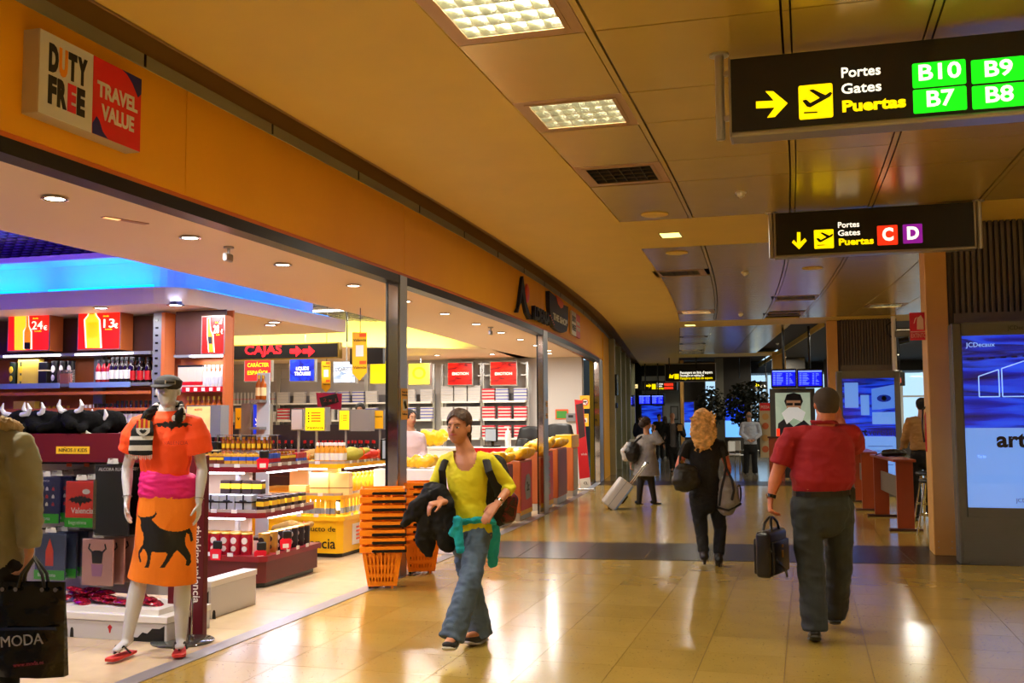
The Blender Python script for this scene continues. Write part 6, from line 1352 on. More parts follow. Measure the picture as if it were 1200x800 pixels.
def chairback(lab, x, y, w_, z0, z1):
    r = thing('till_chair', lab, 'chair', (x, y, 0)); mb = MB(); ring_chain(mb, [((0, 0, z0), w_ * .5, .05), ((0, 0, (z0 + z1) / 2), w_ * .5, .06), ((0, .02, z1), w_ * .42, .05)], (1, 0, 0), 14); fuse('backrest', mb, .03, M_leather, r, 2)
    mb = MB(); mb.cbox(-w_ / 2, w_ / 2, -.45, .05, .5, .6, .03, seg=2); mb.build('seat', M_leather, r, True); mb = MB(); mb.cyl((0, -.2, .06), (0, -.2, .5), .03); mb.build('column', M_chrome, r, True)
    for k in range(5): a = k * 1.2566; mb = MB(); mb.cyl((0, -.2, .08), (.28 * math.cos(a), -.2 + .28 * math.sin(a), .03), .02, n=6); mb.build('leg', M_black, r)
chairback('black padded till chair behind the second pillar', Xy(655, 22.2), 22.2, .7, .95, 1.42); chairback('black till chair left of the second pillar', Xy(621, 20.6), 20.6, .6, .95, 1.38); chairback('small dark till chair beside the farther counter', Xy(612, 19.6), 19.6, .35, .85, 1.15)
# security gate posts near the till / white bottle shaped stand
t = thing('white_pump', 'white pump bottle on the farther till counter', 'bottle', (Xy(595, 18.6), 18.6, 1.04)); mb = MB(); mb.lathe([(.06, 0), (.06, .25), (.04, .3), (.02, .33), (.02, .36)], 12); mb.build('body', M_white, t, True); mb = MB(); mb.box(-.07, .03, -.015, .015, .36, .39); mb.build('pump', M_white, t)
# small camera and detectors under the shop soffit
for (px, py, lab) in ((268, 289, 'small grey ceiling camera under the shop soffit nearest the viewer'), (575, 383, 'small grey ceiling camera under the shop soffit past the near pillar')):
    p = onZ(px, py, 3.06); r = thing('ceiling_camera', lab, 'camera', (p.x, p.y, 3.06)); mb = MB(); mb.cyl((0, 0, -.015), (0, 0, 0), .045, n=12); mb.cyl((0, 0, -.06), (0, 0, 0), .012, n=8); mb.build('mount', mat('cam_grey', (160, 158, 165), .4), r, True); mb = MB(); mb.cbox(-.02, .02, -.07, .05, -.13, -.06, .01); mb.build('camera_body', mat('cam_grey', (160, 158, 165), .4), r)
p = onZ(147, 258, 3.06); r = thing('soffit_light_strip', 'slim pinkish recessed lamp between the two nearest downlights', 'ceiling light', (p.x, p.y, 3.055), 1.2); mb = MB(); mb.box(-.18, .18, -.03, .03, 0, .005); mb.build('frame', mat('slot_frame', (170, 120, 95), .5), r); mb = MB(); mb.box(-.17, -.05, -.02, .02, -.003, 0); mb.build('lamp_glass', mat('slot_glow', (255, 190, 120), .4, emit=1.5), r)
p = onS(449, 352, -4.1)
# ============================================================ PEOPLE
RV = CAM @ Vector((1, 0, 0)); DV = CAM @ Vector((0, 0, -1)); DV = Vector((DV.x, DV.y, 0)).normalized(); RV = Vector((RV.x, RV.y, 0)).normalized(); UP = Vector((0, 0, 1))
def body_frame(t0):
    def J(px, py, dd=0.0): return EYE + ray(px, py) * (t0 + dd)
    return J
def ell_T(mb, c, r, f, nu=16, nv=12):
    f = Vector((f.x, f.y, 0)).normalized(); s = f.cross(UP)
    T = Matrix((s, f, UP)).transposed()
    mb.ell(c, r, nu, nv, T=T)
def hand(mb, wr, d, n, thumb, curl=.35, s=1.0):
    d = d.normalized(); n = (n - d * n.dot(d)).normalized(); t = (thumb - d * thumb.dot(d)); t = (t - n * t.dot(n)).normalized()
    ring_chain(mb, [(wr - d * .02, .024 * s, .019 * s), (wr + d * .02 * s, .03 * s, .017 * s), (wr + d * .055 * s, .037 * s, .015 * s), (wr + d * .085 * s, .036 * s, .012 * s)], t, 12)
    for i, L in enumerate((.068, .077, .072, .056)):
        b = wr + d * (.085 - abs(i - 1.3) * .004) * s + t * (.027 - .0185 * i) * s; dirv = d; p = b; pts = [(b - d * .012 * s, .0088 * s)]
        for k, fr in enumerate((.45, .32, .23)):
            a = curl * (1 + .25 * k) * (1 + .06 * i); dirv = (dirv * math.cos(a) + n * math.sin(a)).normalized(); p = p + dirv * L * fr * s * 1.05; pts.append((p, (.0084 - .0007 * k) * s))
            n_ = n
        ring_chain(mb, pts, t, 8)
    b = wr + d * .025 * s + t * .028 * s; d1 = (d * .62 + t * .62 + n * .35).normalized(); d2 = (d * .8 + t * .2 + n * .5).normalized()
    ring_chain(mb, [(b - d1 * .01 * s, .013 * s), (b + d1 * .033 * s, .0115 * s), (b + d1 * .033 * s + d2 * .028 * s, .0095 * s), (b + d1 * .033 * s + d2 * .045 * s, .008 * s)], n, 8)
def head_mesh(mb, H, f, s=1.0, face=True):
    f = Vector((f.x, f.y, 0)).normalized(); r = f.cross(UP)
    ell_T(mb, H + UP * .022 * s - f * .012 * s, (.073 * s, .092 * s, .09 * s), f); ell_T(mb, H - UP * .028 * s + f * .018 * s, (.063 * s, .068 * s, .078 * s), f)
    ell_T(mb, H - UP * .082 * s + f * .052 * s, (.028 * s, .024 * s, .022 * s), f, 10, 8)
    if face:
        ring_chain(mb, [(H + f * .078 * s + UP * .018 * s, .008 * s, .008 * s), (H + f * .091 * s - UP * .006 * s, .010 * s, .010 * s), (H + f * .096 * s - UP * .022 * s, .015 * s, .010 * s)], r, 8)
        ring_chain(mb, [(H + f * .074 * s + UP * .030 * s - r * .035 * s, .009 * s, .007 * s), (H + f * .079 * s + UP * .034 * s, .009 * s, .007 * s), (H + f * .074 * s + UP * .030 * s + r * .035 * s, .009 * s, .007 * s)], UP, 8)
        ell_T(mb, H + f * .072 * s - UP * .048 * s, (.024 * s, .012 * s, .010 * s), f, 10, 6)
    for k in (-1, 1): ell_T(mb, H + r * .074 * s * k - f * .004 * s - UP * .005 * s, (.011 * s, .018 * s, .030 * s), f, 10, 8)
def face_bits(par, H, f, off, s=1.0, lips=(176, 84, 74), iris=(50, 35, 25), brow=(50, 32, 20)):
    f = Vector((f.x, f.y, 0)).normalized(); r = f.cross(UP)
    for k in (-1, 1):
        mb = MB(); ell_T(mb, H + r * .030 * s * k + f * .0735 * s + UP * .002 * s, (.0125 * s, .010 * s, .0048 * s), f, 10, 8); e = mb.build('eye', mat('eye_white', (225, 215, 205), .2), par, True, off=off)
        mb = MB(); ell_T(mb, H + r * .030 * s * k + f * .081 * s + UP * .002 * s, (.0060 * s, .004 * s, .0050 * s), f, 8, 6); mb.build('iris', mat('iris%d' % iris[0], iris, .1), e, True, off=off)
        mb = MB(); ring_chain(mb, [(H + r * .012 * s * k + f * .086 * s + UP * .020 * s, .0022, .002), (H + r * .030 * s * k + f * .084 * s + UP * .024 * s, .0026, .002), (H + r * .047 * s * k + f * .072 * s + UP * .022 * s, .002, .002)], UP, 6); mb.build('eyebrow', mat('brow%d' % brow[0], brow, .8), par, True, off=off)
    mb = MB(); ring_chain(mb, [(H - r * .023 * s + f * .078 * s - UP * .046 * s, .003, .003), (H + f * .0865 * s - UP * .045 * s, .0075 * s, .006), (H + r * .023 * s + f * .078 * s - UP * .046 * s, .003, .003)], UP, 8); mb.build('lips', mat('lips%d' % lips[0], lips, .4), par, True, off=off)
def lerp(a, b, t): return a + (b - a) * t
def make_person(label, j, f, skin, vox=.009, s=1.0, W=None, hands=None, body_mat=None, name='person', root=None, face=True, legs=True):
    """j: joints; W: half widths; the whole figure is one fused mesh"""
    W = dict(dict(hip=.165, hipd=.115, waist=.13, waistd=.10, chest=.155, chestd=.105, sh=.05, arm=.045, thigh=.082, knee=.052, ankle=.036, neck=.055), **(W or {}))
    base = root if root is not None else Vector(((j['anL'].x + j['anR'].x) / 2, (j['anL'].y + j['anR'].y) / 2, 0))
    r = thing(name, label, 'person' if name == 'person' else name, base)
    side = (j['shR'] - j['shL']).normalized(); pel = (j['hipL'] + j['hipR']) / 2; hs = (j['hipR'] - j['hipL']).normalized()
    chest = lerp(pel, j['neck'], .68); waist = lerp(pel, j['neck'], .36)
    mb = MB()
    ring_chain(mb, [(pel + UP * .02, W['hip'] * .8, W['hipd'] * .75), (pel + UP * .06, W['hip'] * .95, W['hipd'] * .9), (waist, W['waist'], W['waistd']), (chest, W['chest'], W['chestd']), (lerp(pel, j['neck'], .86), W['chest'] * .92, W['chestd'] * .8), (lerp(pel, j['neck'], .95), W['chest'] * .6, W['chestd'] * .62), (j['neck'], .065, .06)], side, 18)
    hb = j['head'] - UP * .07 - Vector((f.x, f.y, 0)).normalized() * .02
    ring_chain(mb, [(j['neck'] - UP * .03, .068, .06), (lerp(j['neck'], hb, .5), W['neck'], W['neck']), (hb, W['neck'], W['neck'])], side, 12)
    head_mesh(mb, j['head'], f, s, face)
    for k in 'LR':
        sh, el, wr = j['sh' + k], j['el' + k], j['wr' + k]
        ring_chain(mb, [(lerp(j['neck'], sh, .55) - UP * .015, .05, .05), (sh, W['sh'], W['sh']), (lerp(sh, el, .25), W['arm'] * 1.05), (lerp(sh, el, .9), W['arm'] * .82), (el, W['arm'] * .82), (lerp(el, wr, .3), W['arm'] * .85), (wr, .025, .022)], None, 12)
        if hands and k in hands:
            h = hands[k]; hand(mb, wr, h[0], h[1], h[2], h[3], s)
        if legs:
            hp, kn, an = j['hip' + k], j['kn' + k], j['an' + k]
            ring_chain(mb, [(hp, W['thigh']), (lerp(hp, kn, .4), W['thigh'] * .92), (kn, W['knee']), (lerp(kn, an, .3), W['knee'] * 1.05), (an, W['ankle'])], None, 12)
            td = (j['toe' + k] - an); tdh = Vector((td.x, td.y, td.z)); 
            ring_chain(mb, [(an - UP * .02 - tdh.normalized() * .03, .03, .03), (lerp(an, j['toe' + k], .5) - UP * .012, .035, .026), (j['toe' + k], .03, .018)], td.cross(UP) if td.cross(UP).length > .01 else side, 10)
    o = fuse('body', mb, vox, body_mat or skin, r, 3, off=base)
    return r, dict(base=base, side=side, pel=pel, chest=chest, waist=waist, W=W, f=Vector((f.x, f.y, 0)).normalized())
def top(r, c, j, m, g=.014, sleeve=1.0, hem=0.0, vox=.010, wr=.006, cut=None, name='shirt', arms='LR', flare=0.0, wscale=12, matfn=None, mats=None, sl_w=1.0, belly=0.0, collar=.0):
    W = c['W']; mb = MB(); side = c['side']; pel = c['pel']; nk = j['neck']
    ring_chain(mb, [(pel - UP * hem, W['hip'] + g + flare, W['hipd'] + g + flare), (pel + UP * max(.04, .04 - hem), W['hip'] * .97 + g + flare * .5, W['hipd'] + g + flare * .5 + belly * .6), (c['waist'], W['waist'] + g, W['waistd'] + g + belly), (c['chest'], W['chest'] + g, W['chestd'] + g), (lerp(pel, nk, .85), W['chest'] * .97 + g * .6, W['chestd'] * .85 + g * .6), (lerp(pel, nk, .94), W['chest'] * .68 + g, W['chestd'] * .68 + g), (nk + UP * .006, .074 + collar, .066 + collar)], side, 20, cap=False)
    for k in arms:
        sh, el, w_ = j['sh' + k], j['el' + k], j['wr' + k]; A = W['arm'] + g
        pts = [(lerp(nk, sh, .5) - UP * .018, .056 + g * .5), (sh, W['sh'] + g * .8), (lerp(sh, el, .25), A * sl_w)]
        if sleeve <= 1: pts.append((lerp(sh, el, sleeve), A * .95 * sl_w))
        else:
            pts += [(lerp(sh, el, .9), A * .85), (el, A * .88), (lerp(el, w_, .3), A * .85), (lerp(el, w_, sleeve - 1), A * .7)]
        ring_chain(mb, pts, None, 14, cap='start')
    return fuse(name, mb, vox, mats or m, r, 2, off=c['base'], wr=wr, wscale=wscale, cut=cut, matfn=matfn)
def trousers(r, c, j, m, g=.012, hem=.06, vox=.010, wr=.005, name='trousers', knee=None, up=.05, wscale=13, end=1.0, mats=None, matfn=None, thigh=0):
    W = c['W']; mb = MB(); pel = c['pel']
    ring_chain(mb, [(pel - UP * .10, W['hip'] * .85 + g, W['hipd'] * .9 + g), (pel - UP * .02, W['hip'] + g, W['hipd'] + g), (pel + UP * up, W['hip'] * .94 + g, W['hipd'] * .95 + g)], c['side'], 18, cap='start')
    for k in 'LR':
        hp, kn, an = j['hip' + k], j['kn' + k], j['an' + k]
        e = lerp(kn, an, end)
        ring_chain(mb, [(hp, W['thigh'] + g + thigh), (lerp(hp, kn, .4), W['thigh'] * .94 + g + thigh), (kn, (knee or W['knee'] + g * 1.3)), (lerp(kn, an, .5), ((knee or W['knee'] + g) + hem) / 2), (e, hem)], None, 14, cap='start')
    return fuse(name, mb, vox, mats or m, r, 2, off=c['base'], wr=wr, wscale=wscale, matfn=matfn)
def shoe(r, c, an, toe, m, sole=None, w=.045, name='shoe', heel=0.0, up=.05):
    d = (toe - an); L = d.length; dh = d.normalized(); sd = dh.cross(UP).normalized(); n = sd.cross(dh)
    mb = MB(); ring_chain(mb, [(an + UP * up, .042, .042), (an, .043, .043), (an - n * .02, .04, .04)], sd, 12)
    ring_chain(mb, [(an - dh * .045 - n * .035, w * .75, .03), (an + dh * L * .3 - n * .03, w * .9, .035), (an + dh * L * .7 - n * .02, w * 1.05, .028), (toe, w * .8, .02)], sd, 12)
    o = fuse(name, mb, .008, m, r, 2, off=c['base'])
    if sole:
        mb = MB(); ring_chain(mb, [(an - dh * .06 - n * .062, w * .7, .012), (an + dh * L * .3 - n * .062, w * .85, .012), (an + dh * L * .7 - n * .045, w * 1.1, .012), (toe + dh * .01 - n * .02, w * .8, .012)], sd, 12); mb.build('sole', sole, o, True, off=c['base'])
    if heel: mb = MB(); mb.cyl(an - dh * .04 - n * .03, an - dh * .045 - n * (.03 + heel), .022, .013, 10); mb.build('heel', m, o, True, off=c['base'])
    return o
SK = mat('skin_tan', (196, 132, 98), .5, var=.05, scale=20); SK2 = mat('skin_ruddy', (196, 118, 84), .5, var=.06, scale=20); SK3 = mat('skin_plain', (190, 140, 110), .5)
M_jean = mat('blue_denim', (74, 92, 114), .8, var=.4, scale=7, bump=.25, bscale=250, aniso=(1, 1, .5)); M_blk = mat('black_cloth', (13, 13, 14), .85, bump=.2, bscale=40); M_yshirt = mat('yellow_jersey', (232, 222, 30), .75, bump=.08, bscale=60)
# ---------------------------------------------------------------- the woman in yellow
J = body_frame(7.2)
f = (-DV * .80 - RV * .60).normalized(); ff = (-DV * .92 - RV * .40).normalized()
j = dict(head=J(537.5, 501, -.02), neck=J(546, 528, 0), shL=J(574, 541, -.08), shR=J(521, 541, .08), elL=J(598, 570, -.03), wrL=J(583, 590, -.20), elR=J(506, 578, .05), wrR=J(519, 588, -.20),
         hipL=J(561, 622, -.04), hipR=J(541, 622, .04), knL=J(550, 683, -.34), anL=J(531, 742, -.46), toeL=J(524, 755, -.62), knR=J(552, 688, .02), anR=J(563, 738, .06), toeR=J(547, 745, -.10))
yw, c = make_person('woman in bright yellow top and jeans carrying a black jacket, walking toward the viewer', j, ff, SK, .0075, 1.06,
    dict(hip=.155, hipd=.11, waist=.115, waistd=.09, chest=.145, chestd=.105, sh=.045, arm=.040, thigh=.078, knee=.052),
    hands=dict(L=((J(572, 603, -.24) - j['wrL']), -f, (-RV + UP * .3), .22), R=((-RV * .9 - DV * .5 - UP * .1), (UP * -1 + DV * .2), (-DV + UP * .3), .9)))
B = c['base']
face_bits(yw, j['head'], ff, B, 1.06)
nk = j['neck']
top(yw, c, j, M_yshirt, .012, 1.32, hem=.03, vox=.009, wr=.0035, wscale=16, cut=lambda p: (((p - nk).dot(RV) + .004) ** 2 / .085 ** 2 + (p.z - nk.z - .03) ** 2 / .165 ** 2) < 1 and (p - nk).dot(-DV) > -.06 or (p.z > nk.z + .0 and (p - nk).length < .11), name='yellow_top', collar=.012)
# bust gathers
trousers(yw, c, j, M_jean, .012, .088, .009, .008, name='jeans', knee=.078, up=.03, end=1.12)
canvas = mat('canvas_charcoal', (40, 38, 40), .8); rubber = mat('sole_white', (205, 200, 190), .6)
shoe(yw, c, j['anL'] - UP * .02, j['toeL'] + UP * .0, canvas, rubber, name='sneaker', up=.07); shoe(yw, c, j['anR'] - UP * .015, j['toeR'] - UP * .02, canvas, rubber, name='sneaker', up=.07)
M_hair = mat('brown_hair', (66, 42, 26), .55, bump=.5, bscale=120, aniso=(1, 1, .2))
H = j['head']; rr_ = ff.cross(UP)
mb = MB(); ell_T(mb, H + UP * .048 - ff * .014, (.089, .103, .092), ff, 20, 14); ell_T(mb, H - ff * .05 - UP * .01, (.076, .064, .078), ff, 16, 12)
ring_chain(mb, [(H - ff * .10 - UP * .015, .03, .03), (H - ff * .135 - UP * .06, .036, .03), (H - ff * .13 - UP * .13, .032, .026), (H - ff * .115 - UP * .19, .018, .014)], rr_, 10)
fuse('hair', mb, .008, M_hair, yw, 2, off=B, wr=.003, wscale=60, cut=lambda p: (p - H).dot(ff) > .030 and p.z < H.z + .088 - abs((p - H).dot(rr_)) * .7 and abs((p - H).dot(rr_)) < .075)
mb = MB(); mb.tube([H - ff * .105 - UP * .02 + rr_ * .03 * math.cos(a) + UP * .03 * math.sin(a) for a in np.linspace(0, 6.28, 10, endpoint=False)], .008, closed=True); mb.build('hair_tie', M_blk, yw, True, off=B)
# watch and ring
def band_at(par, p, d, rad, w_, m, name, off, n=18):
    d = d.normalized(); mb = MB(); mb.cyl(p - d * w_, p + d * w_, rad, n=n); return mb.build(name, m, par, True, off=off)
wd = (j['wrL'] - j['elL']).normalized(); band_at(yw, j['wrL'] - wd * .02, wd, .030, .010, M_chrome, 'wristwatch', B)
# turquoise jacket tied round the hips
M_turq = mat('turquoise_knit', (20, 175, 195), .8, bump=.3, bscale=70); pel = c['pel']
mb = MB(); ns = 20
ring_ = [pel + UP * (.075 + .012 * math.sin(a * 2)) + c['side'] * .172 * math.cos(a) + c['side'].cross(UP) * .128 * math.sin(a) for a in np.linspace(0, 2 * math.pi, ns, endpoint=False)]
for i in range(ns): ring_chain(mb, [(ring_[i], .018, .030), (ring_[(i + 1) % ns], .018, .030)], None, 8, cap=False)
kn = J(536, 612, -.2); ring_chain(mb, [(kn - UP * .02, .035, .03), (kn + UP * .02, .035, .03)], RV, 10); ring_chain(mb, [(kn, .03, .02), (kn - UP * .10 + RV * .01, .036, .02), (kn - UP * .2 + RV * .02, .032, .015)], RV, 10); ring_chain(mb, [(kn, .025, .02), (kn - UP * .08 - RV * .04, .026, .018)], RV, 8)
bk = J(577, 612, .08); ring_chain(mb, [(bk + UP * .04, .06, .03), (bk - UP * .10 + RV * .01, .075, .024), (bk - UP * .30 + RV * .0, .055, .018)], (RV * .6 + DV * .8), 12)
fuse('tied_jacket', mb, .009, M_turq, yw, 1, off=B, wr=.006, wscale=30)
# backpack with straps (its own thing)
bp = thing('backpack', 'dark backpack with a red print on the back of the woman in yellow', 'backpack', Vector((c['chest'].x, c['chest'].y, 0)) - f * .2); P = Vector(bp.location)
bc = c['chest'] - f * .20 - UP * .10 + RV * .06
mb = MB(); ring_chain(mb, [(bc - UP * .20, .125, .075), (bc - UP * .1, .15, .10), (bc + UP * .08, .14, .09), (bc + UP * .2, .10, .05)], c['side'], 16); fuse('pack_body', mb, .014, mat('pack_fabric', (28, 24, 30), .7, bump=.2, bscale=50), bp, 2, off=P, wr=.006, wscale=14)
mb = MB(); ring_chain(mb, [(bc - UP * .19 + RV * .07 - DV * .03, .10, .06), (bc - UP * .06 + RV * .09 - DV * .03, .10, .06)], c['side'], 14); fuse('front_pocket', mb, .012, art('pack_print', [(.4, (20, 16, 22)), (.52, (110, 16, 34)), (.6, (30, 20, 30)), (.8, (90, 80, 90))], 0, nscale=16), bp, 2, off=P)
M_strap = mat('strap_black', (16, 18, 22), .7)
def strapchain(par, pts, w_, t_, side, m, name, off):
    mb = MB(); ring_chain(mb, [(p, w_, t_) for p in pts], side, 8); return mb.build(name, m, par, True, off=off)
strapchain(bp, [J(569, 533, .02), J(570, 540, -.15), J(573, 552, -.19), J(579, 566, -.15), J(584, 578, -.04), J(583, 584, .1)], .027, .008, RV, M_strap, 'strap', P)
strapchain(bp, [J(527, 534, .10), J(521, 541, -.02), J(518, 551, -.06), J(519, 562, -.03), J(520, 578, .05)], .025, .008, RV, M_strap, 'strap', P)
# black jacket over her arm
jk = thing('carried_jacket', 'black jacket draped over the forearm of the woman in yellow', 'jacket', Vector((j['wrR'].x, j['wrR'].y, 0))); P = Vector(jk.location)
mb = MB(); a = j['elR']; b = j['wrR']
ring_chain(mb, [(a + UP * .045 - DV * .05, .06, .05), (lerp(a, b, .5) + UP * .03 - DV * .03, .075, .055), (J(524, 592, -.12), .06, .05)], RV, 12)
ring_chain(mb, [(J(505, 577, -.08), .06, .05), (J(493, 590, -.10), .065, .045), (J(482, 604, -.10), .055, .035), (J(473, 615, -.10), .03, .02)], RV, 12)
ring_chain(mb, [(J(505, 590, -.08), .07, .05), (J(502, 610, -.08), .08, .045), (J(498, 632, -.08), .075, .035), (J(502, 652, -.08), .035, .02)], RV, 12)
ring_chain(mb, [(J(520, 596, -.10), .07, .05), (J(522, 615, -.10), .09, .05), (J(526, 632, -.10), .08, .045), (J(524, 642, -.10), .055, .035)], RV, 12)
fuse('jacket_cloth', mb, .011, M_blk, jk, 2, off=P, wr=.018, wscale=12, wz=.6, cut=lambda p: (p - (j['wrR'] + UP * -.02 - DV * .05 - RV * .03)).length < .0)
# ---------------------------------------------------------------- the man in the red shirt
J = body_frame(7.25)
f = DV
j = dict(head=J(968, 474, .02), neck=J(966, 499, 0), shL=J(926, 512, .0), shR=J(998, 509, .04), elL=J(910, 556, .04), wrL=J(903, 584, .02), elR=J(1002, 528, .26), wrR=J(985, 492, .40),
         hipL=J(944, 592, 0), hipR=J(982, 592, .03), knL=J(950, 668, -.02), anL=J(955, 737, -.10), toeL=J(954, 742, .06), knR=J(983, 665, .18), anR=J(979, 719, .36), toeR=J(977, 722, .52))
mr, c = make_person('stout man in a dark red polo and grey trousers walking away with a briefcase', j, f, SK2, .009, 1.06,
    dict(hip=.195, hipd=.15, waist=.215, waistd=.175, chest=.205, chestd=.15, sh=.065, arm=.055, thigh=.098, knee=.066, neck=.068),
    hands=dict(L=((-UP - RV * .08), (RV), DV, .95), R=((UP * .6 - RV * .7), -DV, UP, .5)))
B = c['base']; nk = j['neck']
top(mr, c, j, mat('red_polo', (150, 8, 28), .8, bump=.15, bscale=120), .016, .72, hem=-.10, vox=.010, wr=.009, sl_w=1.15, name='polo_shirt', wscale=8)
mb = MB()
for i in range(20):
    a0, a1 = 2 * math.pi * i / 20, 2 * math.pi * (i + 1) / 20; Q = lambda a: nk + UP * .026 + RV * .086 * math.cos(a) + DV * .076 * math.sin(a)
    ring_chain(mb, [(Q(a0), .008, .022), (Q(a1), .008, .022)], None, 6, cap=False)
fuse('collar', mb, .008, mat('red_polo', (150, 8, 28), .8), mr, 1, off=B)
trousers(mr, c, j, mat('grey_trousers', (36, 41, 42), .75, bump=.1, bscale=60), .014, .088, .010, .011, name='trousers', knee=.094, up=.08, wscale=7, end=1.03)
mb = MB(); ns = 28
for i in range(ns):
    Q = lambda a: c['pel'] + UP * .092 + c['side'] * .206 * math.cos(a) + c['side'].cross(UP) * .170 * math.sin(a)
    a0, a1 = 2 * math.pi * i / ns, 2 * math.pi * (i + 1) / ns; p, q = Q(a0), Q(a1); mb.add([p - UP * .018, q - UP * .018, q + UP * .018, p + UP * .018], [(0, 1, 2, 3)])
o = mb.build('belt', M_leather, mr, off=B); sm_ = o.modifiers.new('s', 'SOLIDIFY'); sm_.thickness = .008; sm_.offset = 1
pp = c['pel'] + UP * .08 + RV * .215; mb = MB(); mb.cbox(-.02, .025, -.03, .03, -.05, .05, .008)
o = mb.build('phone_pouch', M_leather, mr, loc=pp - B)
for k in 'LR': shoe(mr, c, j['an' + k], j['toe' + k] - UP * .0, M_leather, M_ink, .048, up=.02)
H = j['head']; mb = MB(); ell_T(mb, H + UP * .038 - f * .012, (.090, .104, .088), f, 20, 14); ell_T(mb, H - f * .04 - UP * .01, (.080, .065, .07), f, 16, 12)
fuse('hair', mb, .009, mat('grey_brown_hair', (62, 48, 40), .8, bump=.5, bscale=200), mr, 2, off=B, cut=lambda p: (p - H).dot(f) > .06 and p.z < H.z + .05)
wd = (j['wrL'] - j['elL']).normalized(); band_at(mr, j['wrL'] - wd * .02, wd, .033, .012, M_black, 'wristwatch', B); mb = MB(); mb.cyl(j['wrL'] - wd * .02 - RV * .036, j['wrL'] - wd * .02 - RV * .028, .018, n=14); mb.build('watch_face', M_chrome, mr, True, off=B)
# briefcase
J = body_frame(7.25); bc = J(904, 640, .05); bf = thing('briefcase', 'black leather briefcase hanging from the hand of the man in red', 'briefcase', (bc.x, bc.y, bc.z - .2), math.radians(16 + 58))
M_case = mat('case_leather', (20, 18, 22), .3, bump=.15, bscale=60)
mb = MB(); mb.cbox(-.2, .2, -.055, .055, 0, .32, .03, seg=3); mb.build('case_body', M_case, bf, True)
mb = MB(); mb.cbox(-.17, .17, -.078, -.05, .02, .25, .012, seg=2); mb.build('front_pocket', M_case, bf, True); mb = MB(); mb.cbox(-.17, .17, .05, .075, .02, .27, .012, seg=2); mb.build('back_pocket', M_case, bf, True)
hl = J(900, 594, .02) - Vector(bf.location)
for s_ in (-.03, .03): mb = MB(); mb.tube([(-.09, s_, .31), (-.07, s_ * .7, .37), (-.02, s_ * .3, .405), (.02, s_ * .3, .405), (.07, s_ * .7, .37), (.09, s_, .31)], .010, 8); mb.build('handle', M_case, bf, True)
mb = MB(); mb.tube([(-.18, .0, .3), (-.18, -.05, .2), (-.1, -.085, .1), (.05, -.085, .04), (.12, -.07, -.02), (.18, -.03, .05), (.19, .0, .29)], .009, 6); mb.build('shoulder_strap', M_case, bf, True); mb = MB(); mb.box(-.015, .015, -.084, -.076, .13, .18); mb.box(-.01, .01, -.086, -.078, .2, .22); mb.build('buckle', mat('brass', (180, 140, 70), .3, 1.0), bf)
mb = MB(); mb.box(-.19, .19, -.006, .006, .318, .324); mb.build('zip', M_steel, bf)
# ---------------------------------------------------------------- the blonde woman in black
J = body_frame(10.95)
f = (DV * .98 + RV * .05).normalized()
j = dict(head=J(823, 493, 0), neck=J(824, 513, 0), shL=J(805, 522, 0), shR=J(844, 521, .02), elL=J(795, 546, -.02), wrL=J(803, 560, .14), elR=J(853, 546, .0), wrR=J(852, 566, .12),
         hipL=J(817, 580, 0), hipR=J(838, 580, .02), knL=J(822, 620, .02), anL=J(825, 649, -.08), toeL=J(825, 656, .06), knR=J(844, 618, .05), anR=J(842, 652, -.06), toeR=J(842, 661, .04))
bw, c = make_person('woman with curly blonde hair and all black clothes walking away with two bags', j, f, mat('skin_flushed', (205, 105, 75), .5), .010, 1.0, dict(hip=.155, hipd=.115, waist=.13, waistd=.10, chest=.155, sh=.052, arm=.046, thigh=.082, knee=.056),
    hands=dict(L=((DV + UP * .2), RV, UP, .8), R=((DV - UP * .3), -RV, UP, .8)))
B = c['base']; M_blk2 = mat('black_knit', (11, 11, 13), .9, bump=.2, bscale=60)
top(bw, c, j, M_blk2, .014, .55, hem=.0, vox=.011, wr=.006, name='black_shirt'); trousers(bw, c, j, M_blk2, .010, .060, .011, .008, name='black_trousers', knee=.070, end=.92)
for k in 'LR':
    mb = MB(); an, toe, kn = j['an' + k], j['toe' + k], j['kn' + k]; ring_chain(mb, [(lerp(kn, an, .62), .058, .058), (lerp(kn, an, .85), .052, .052), (an - UP * .02, .050, .055)], RV, 12); ring_chain(mb, [(an - f * .03 - UP * .02, .048, .048), (lerp(an, toe, .6), .050, .042), (toe - UP * .0, .036, .025)], RV, 12)
    o = fuse('boot', mb, .009, M_leather, bw, 2, off=B, wr=.003, wscale=30); mb = MB(); mb.cyl(an - f * .04 - UP * .02, an - f * .045 - UP * .10, .024, .014, 10); mb.build('heel', M_leather, o, True, off=B)
H = j['head']; M_bl = mat('blonde_curls', (218, 168, 100), .6, var=.4, scale=22, bump=.6, bscale=90)
mb = MB(); ell_T(mb, H + UP * .04 - f * .01, (.098, .105, .095), f, 18, 12); rr_ = random.Random(3)
ring_chain(mb, [(H - f * .05 + UP * .06, .105, .06), (H - f * .07 - UP * .04, .135, .055), (H - f * .09 - UP * .14, .15, .04), (H - f * .09 - UP * .23, .11, .03), (H - f * .08 - UP * .29, .05, .02)], RV, 16)
for k in range(46):
    a = rr_.uniform(-1, 1); z = rr_.uniform(-.27, .10); p = H - f * (.08 + .03 * rr_.random()) + RV * a * (.13 if z > -.15 else .09) + UP * z
    pts = [(p + RV * .014 * math.sin(q * 2.2 + k) - UP * q * .018 - f * .012 * math.cos(q * 2.2 + k), .013 - .0012 * q) for q in range(5)]; ring_chain(mb, pts, None, 6)
fuse('curly_hair', mb, .0085, M_bl, bw, 1, off=B, wr=.009, wscale=30)
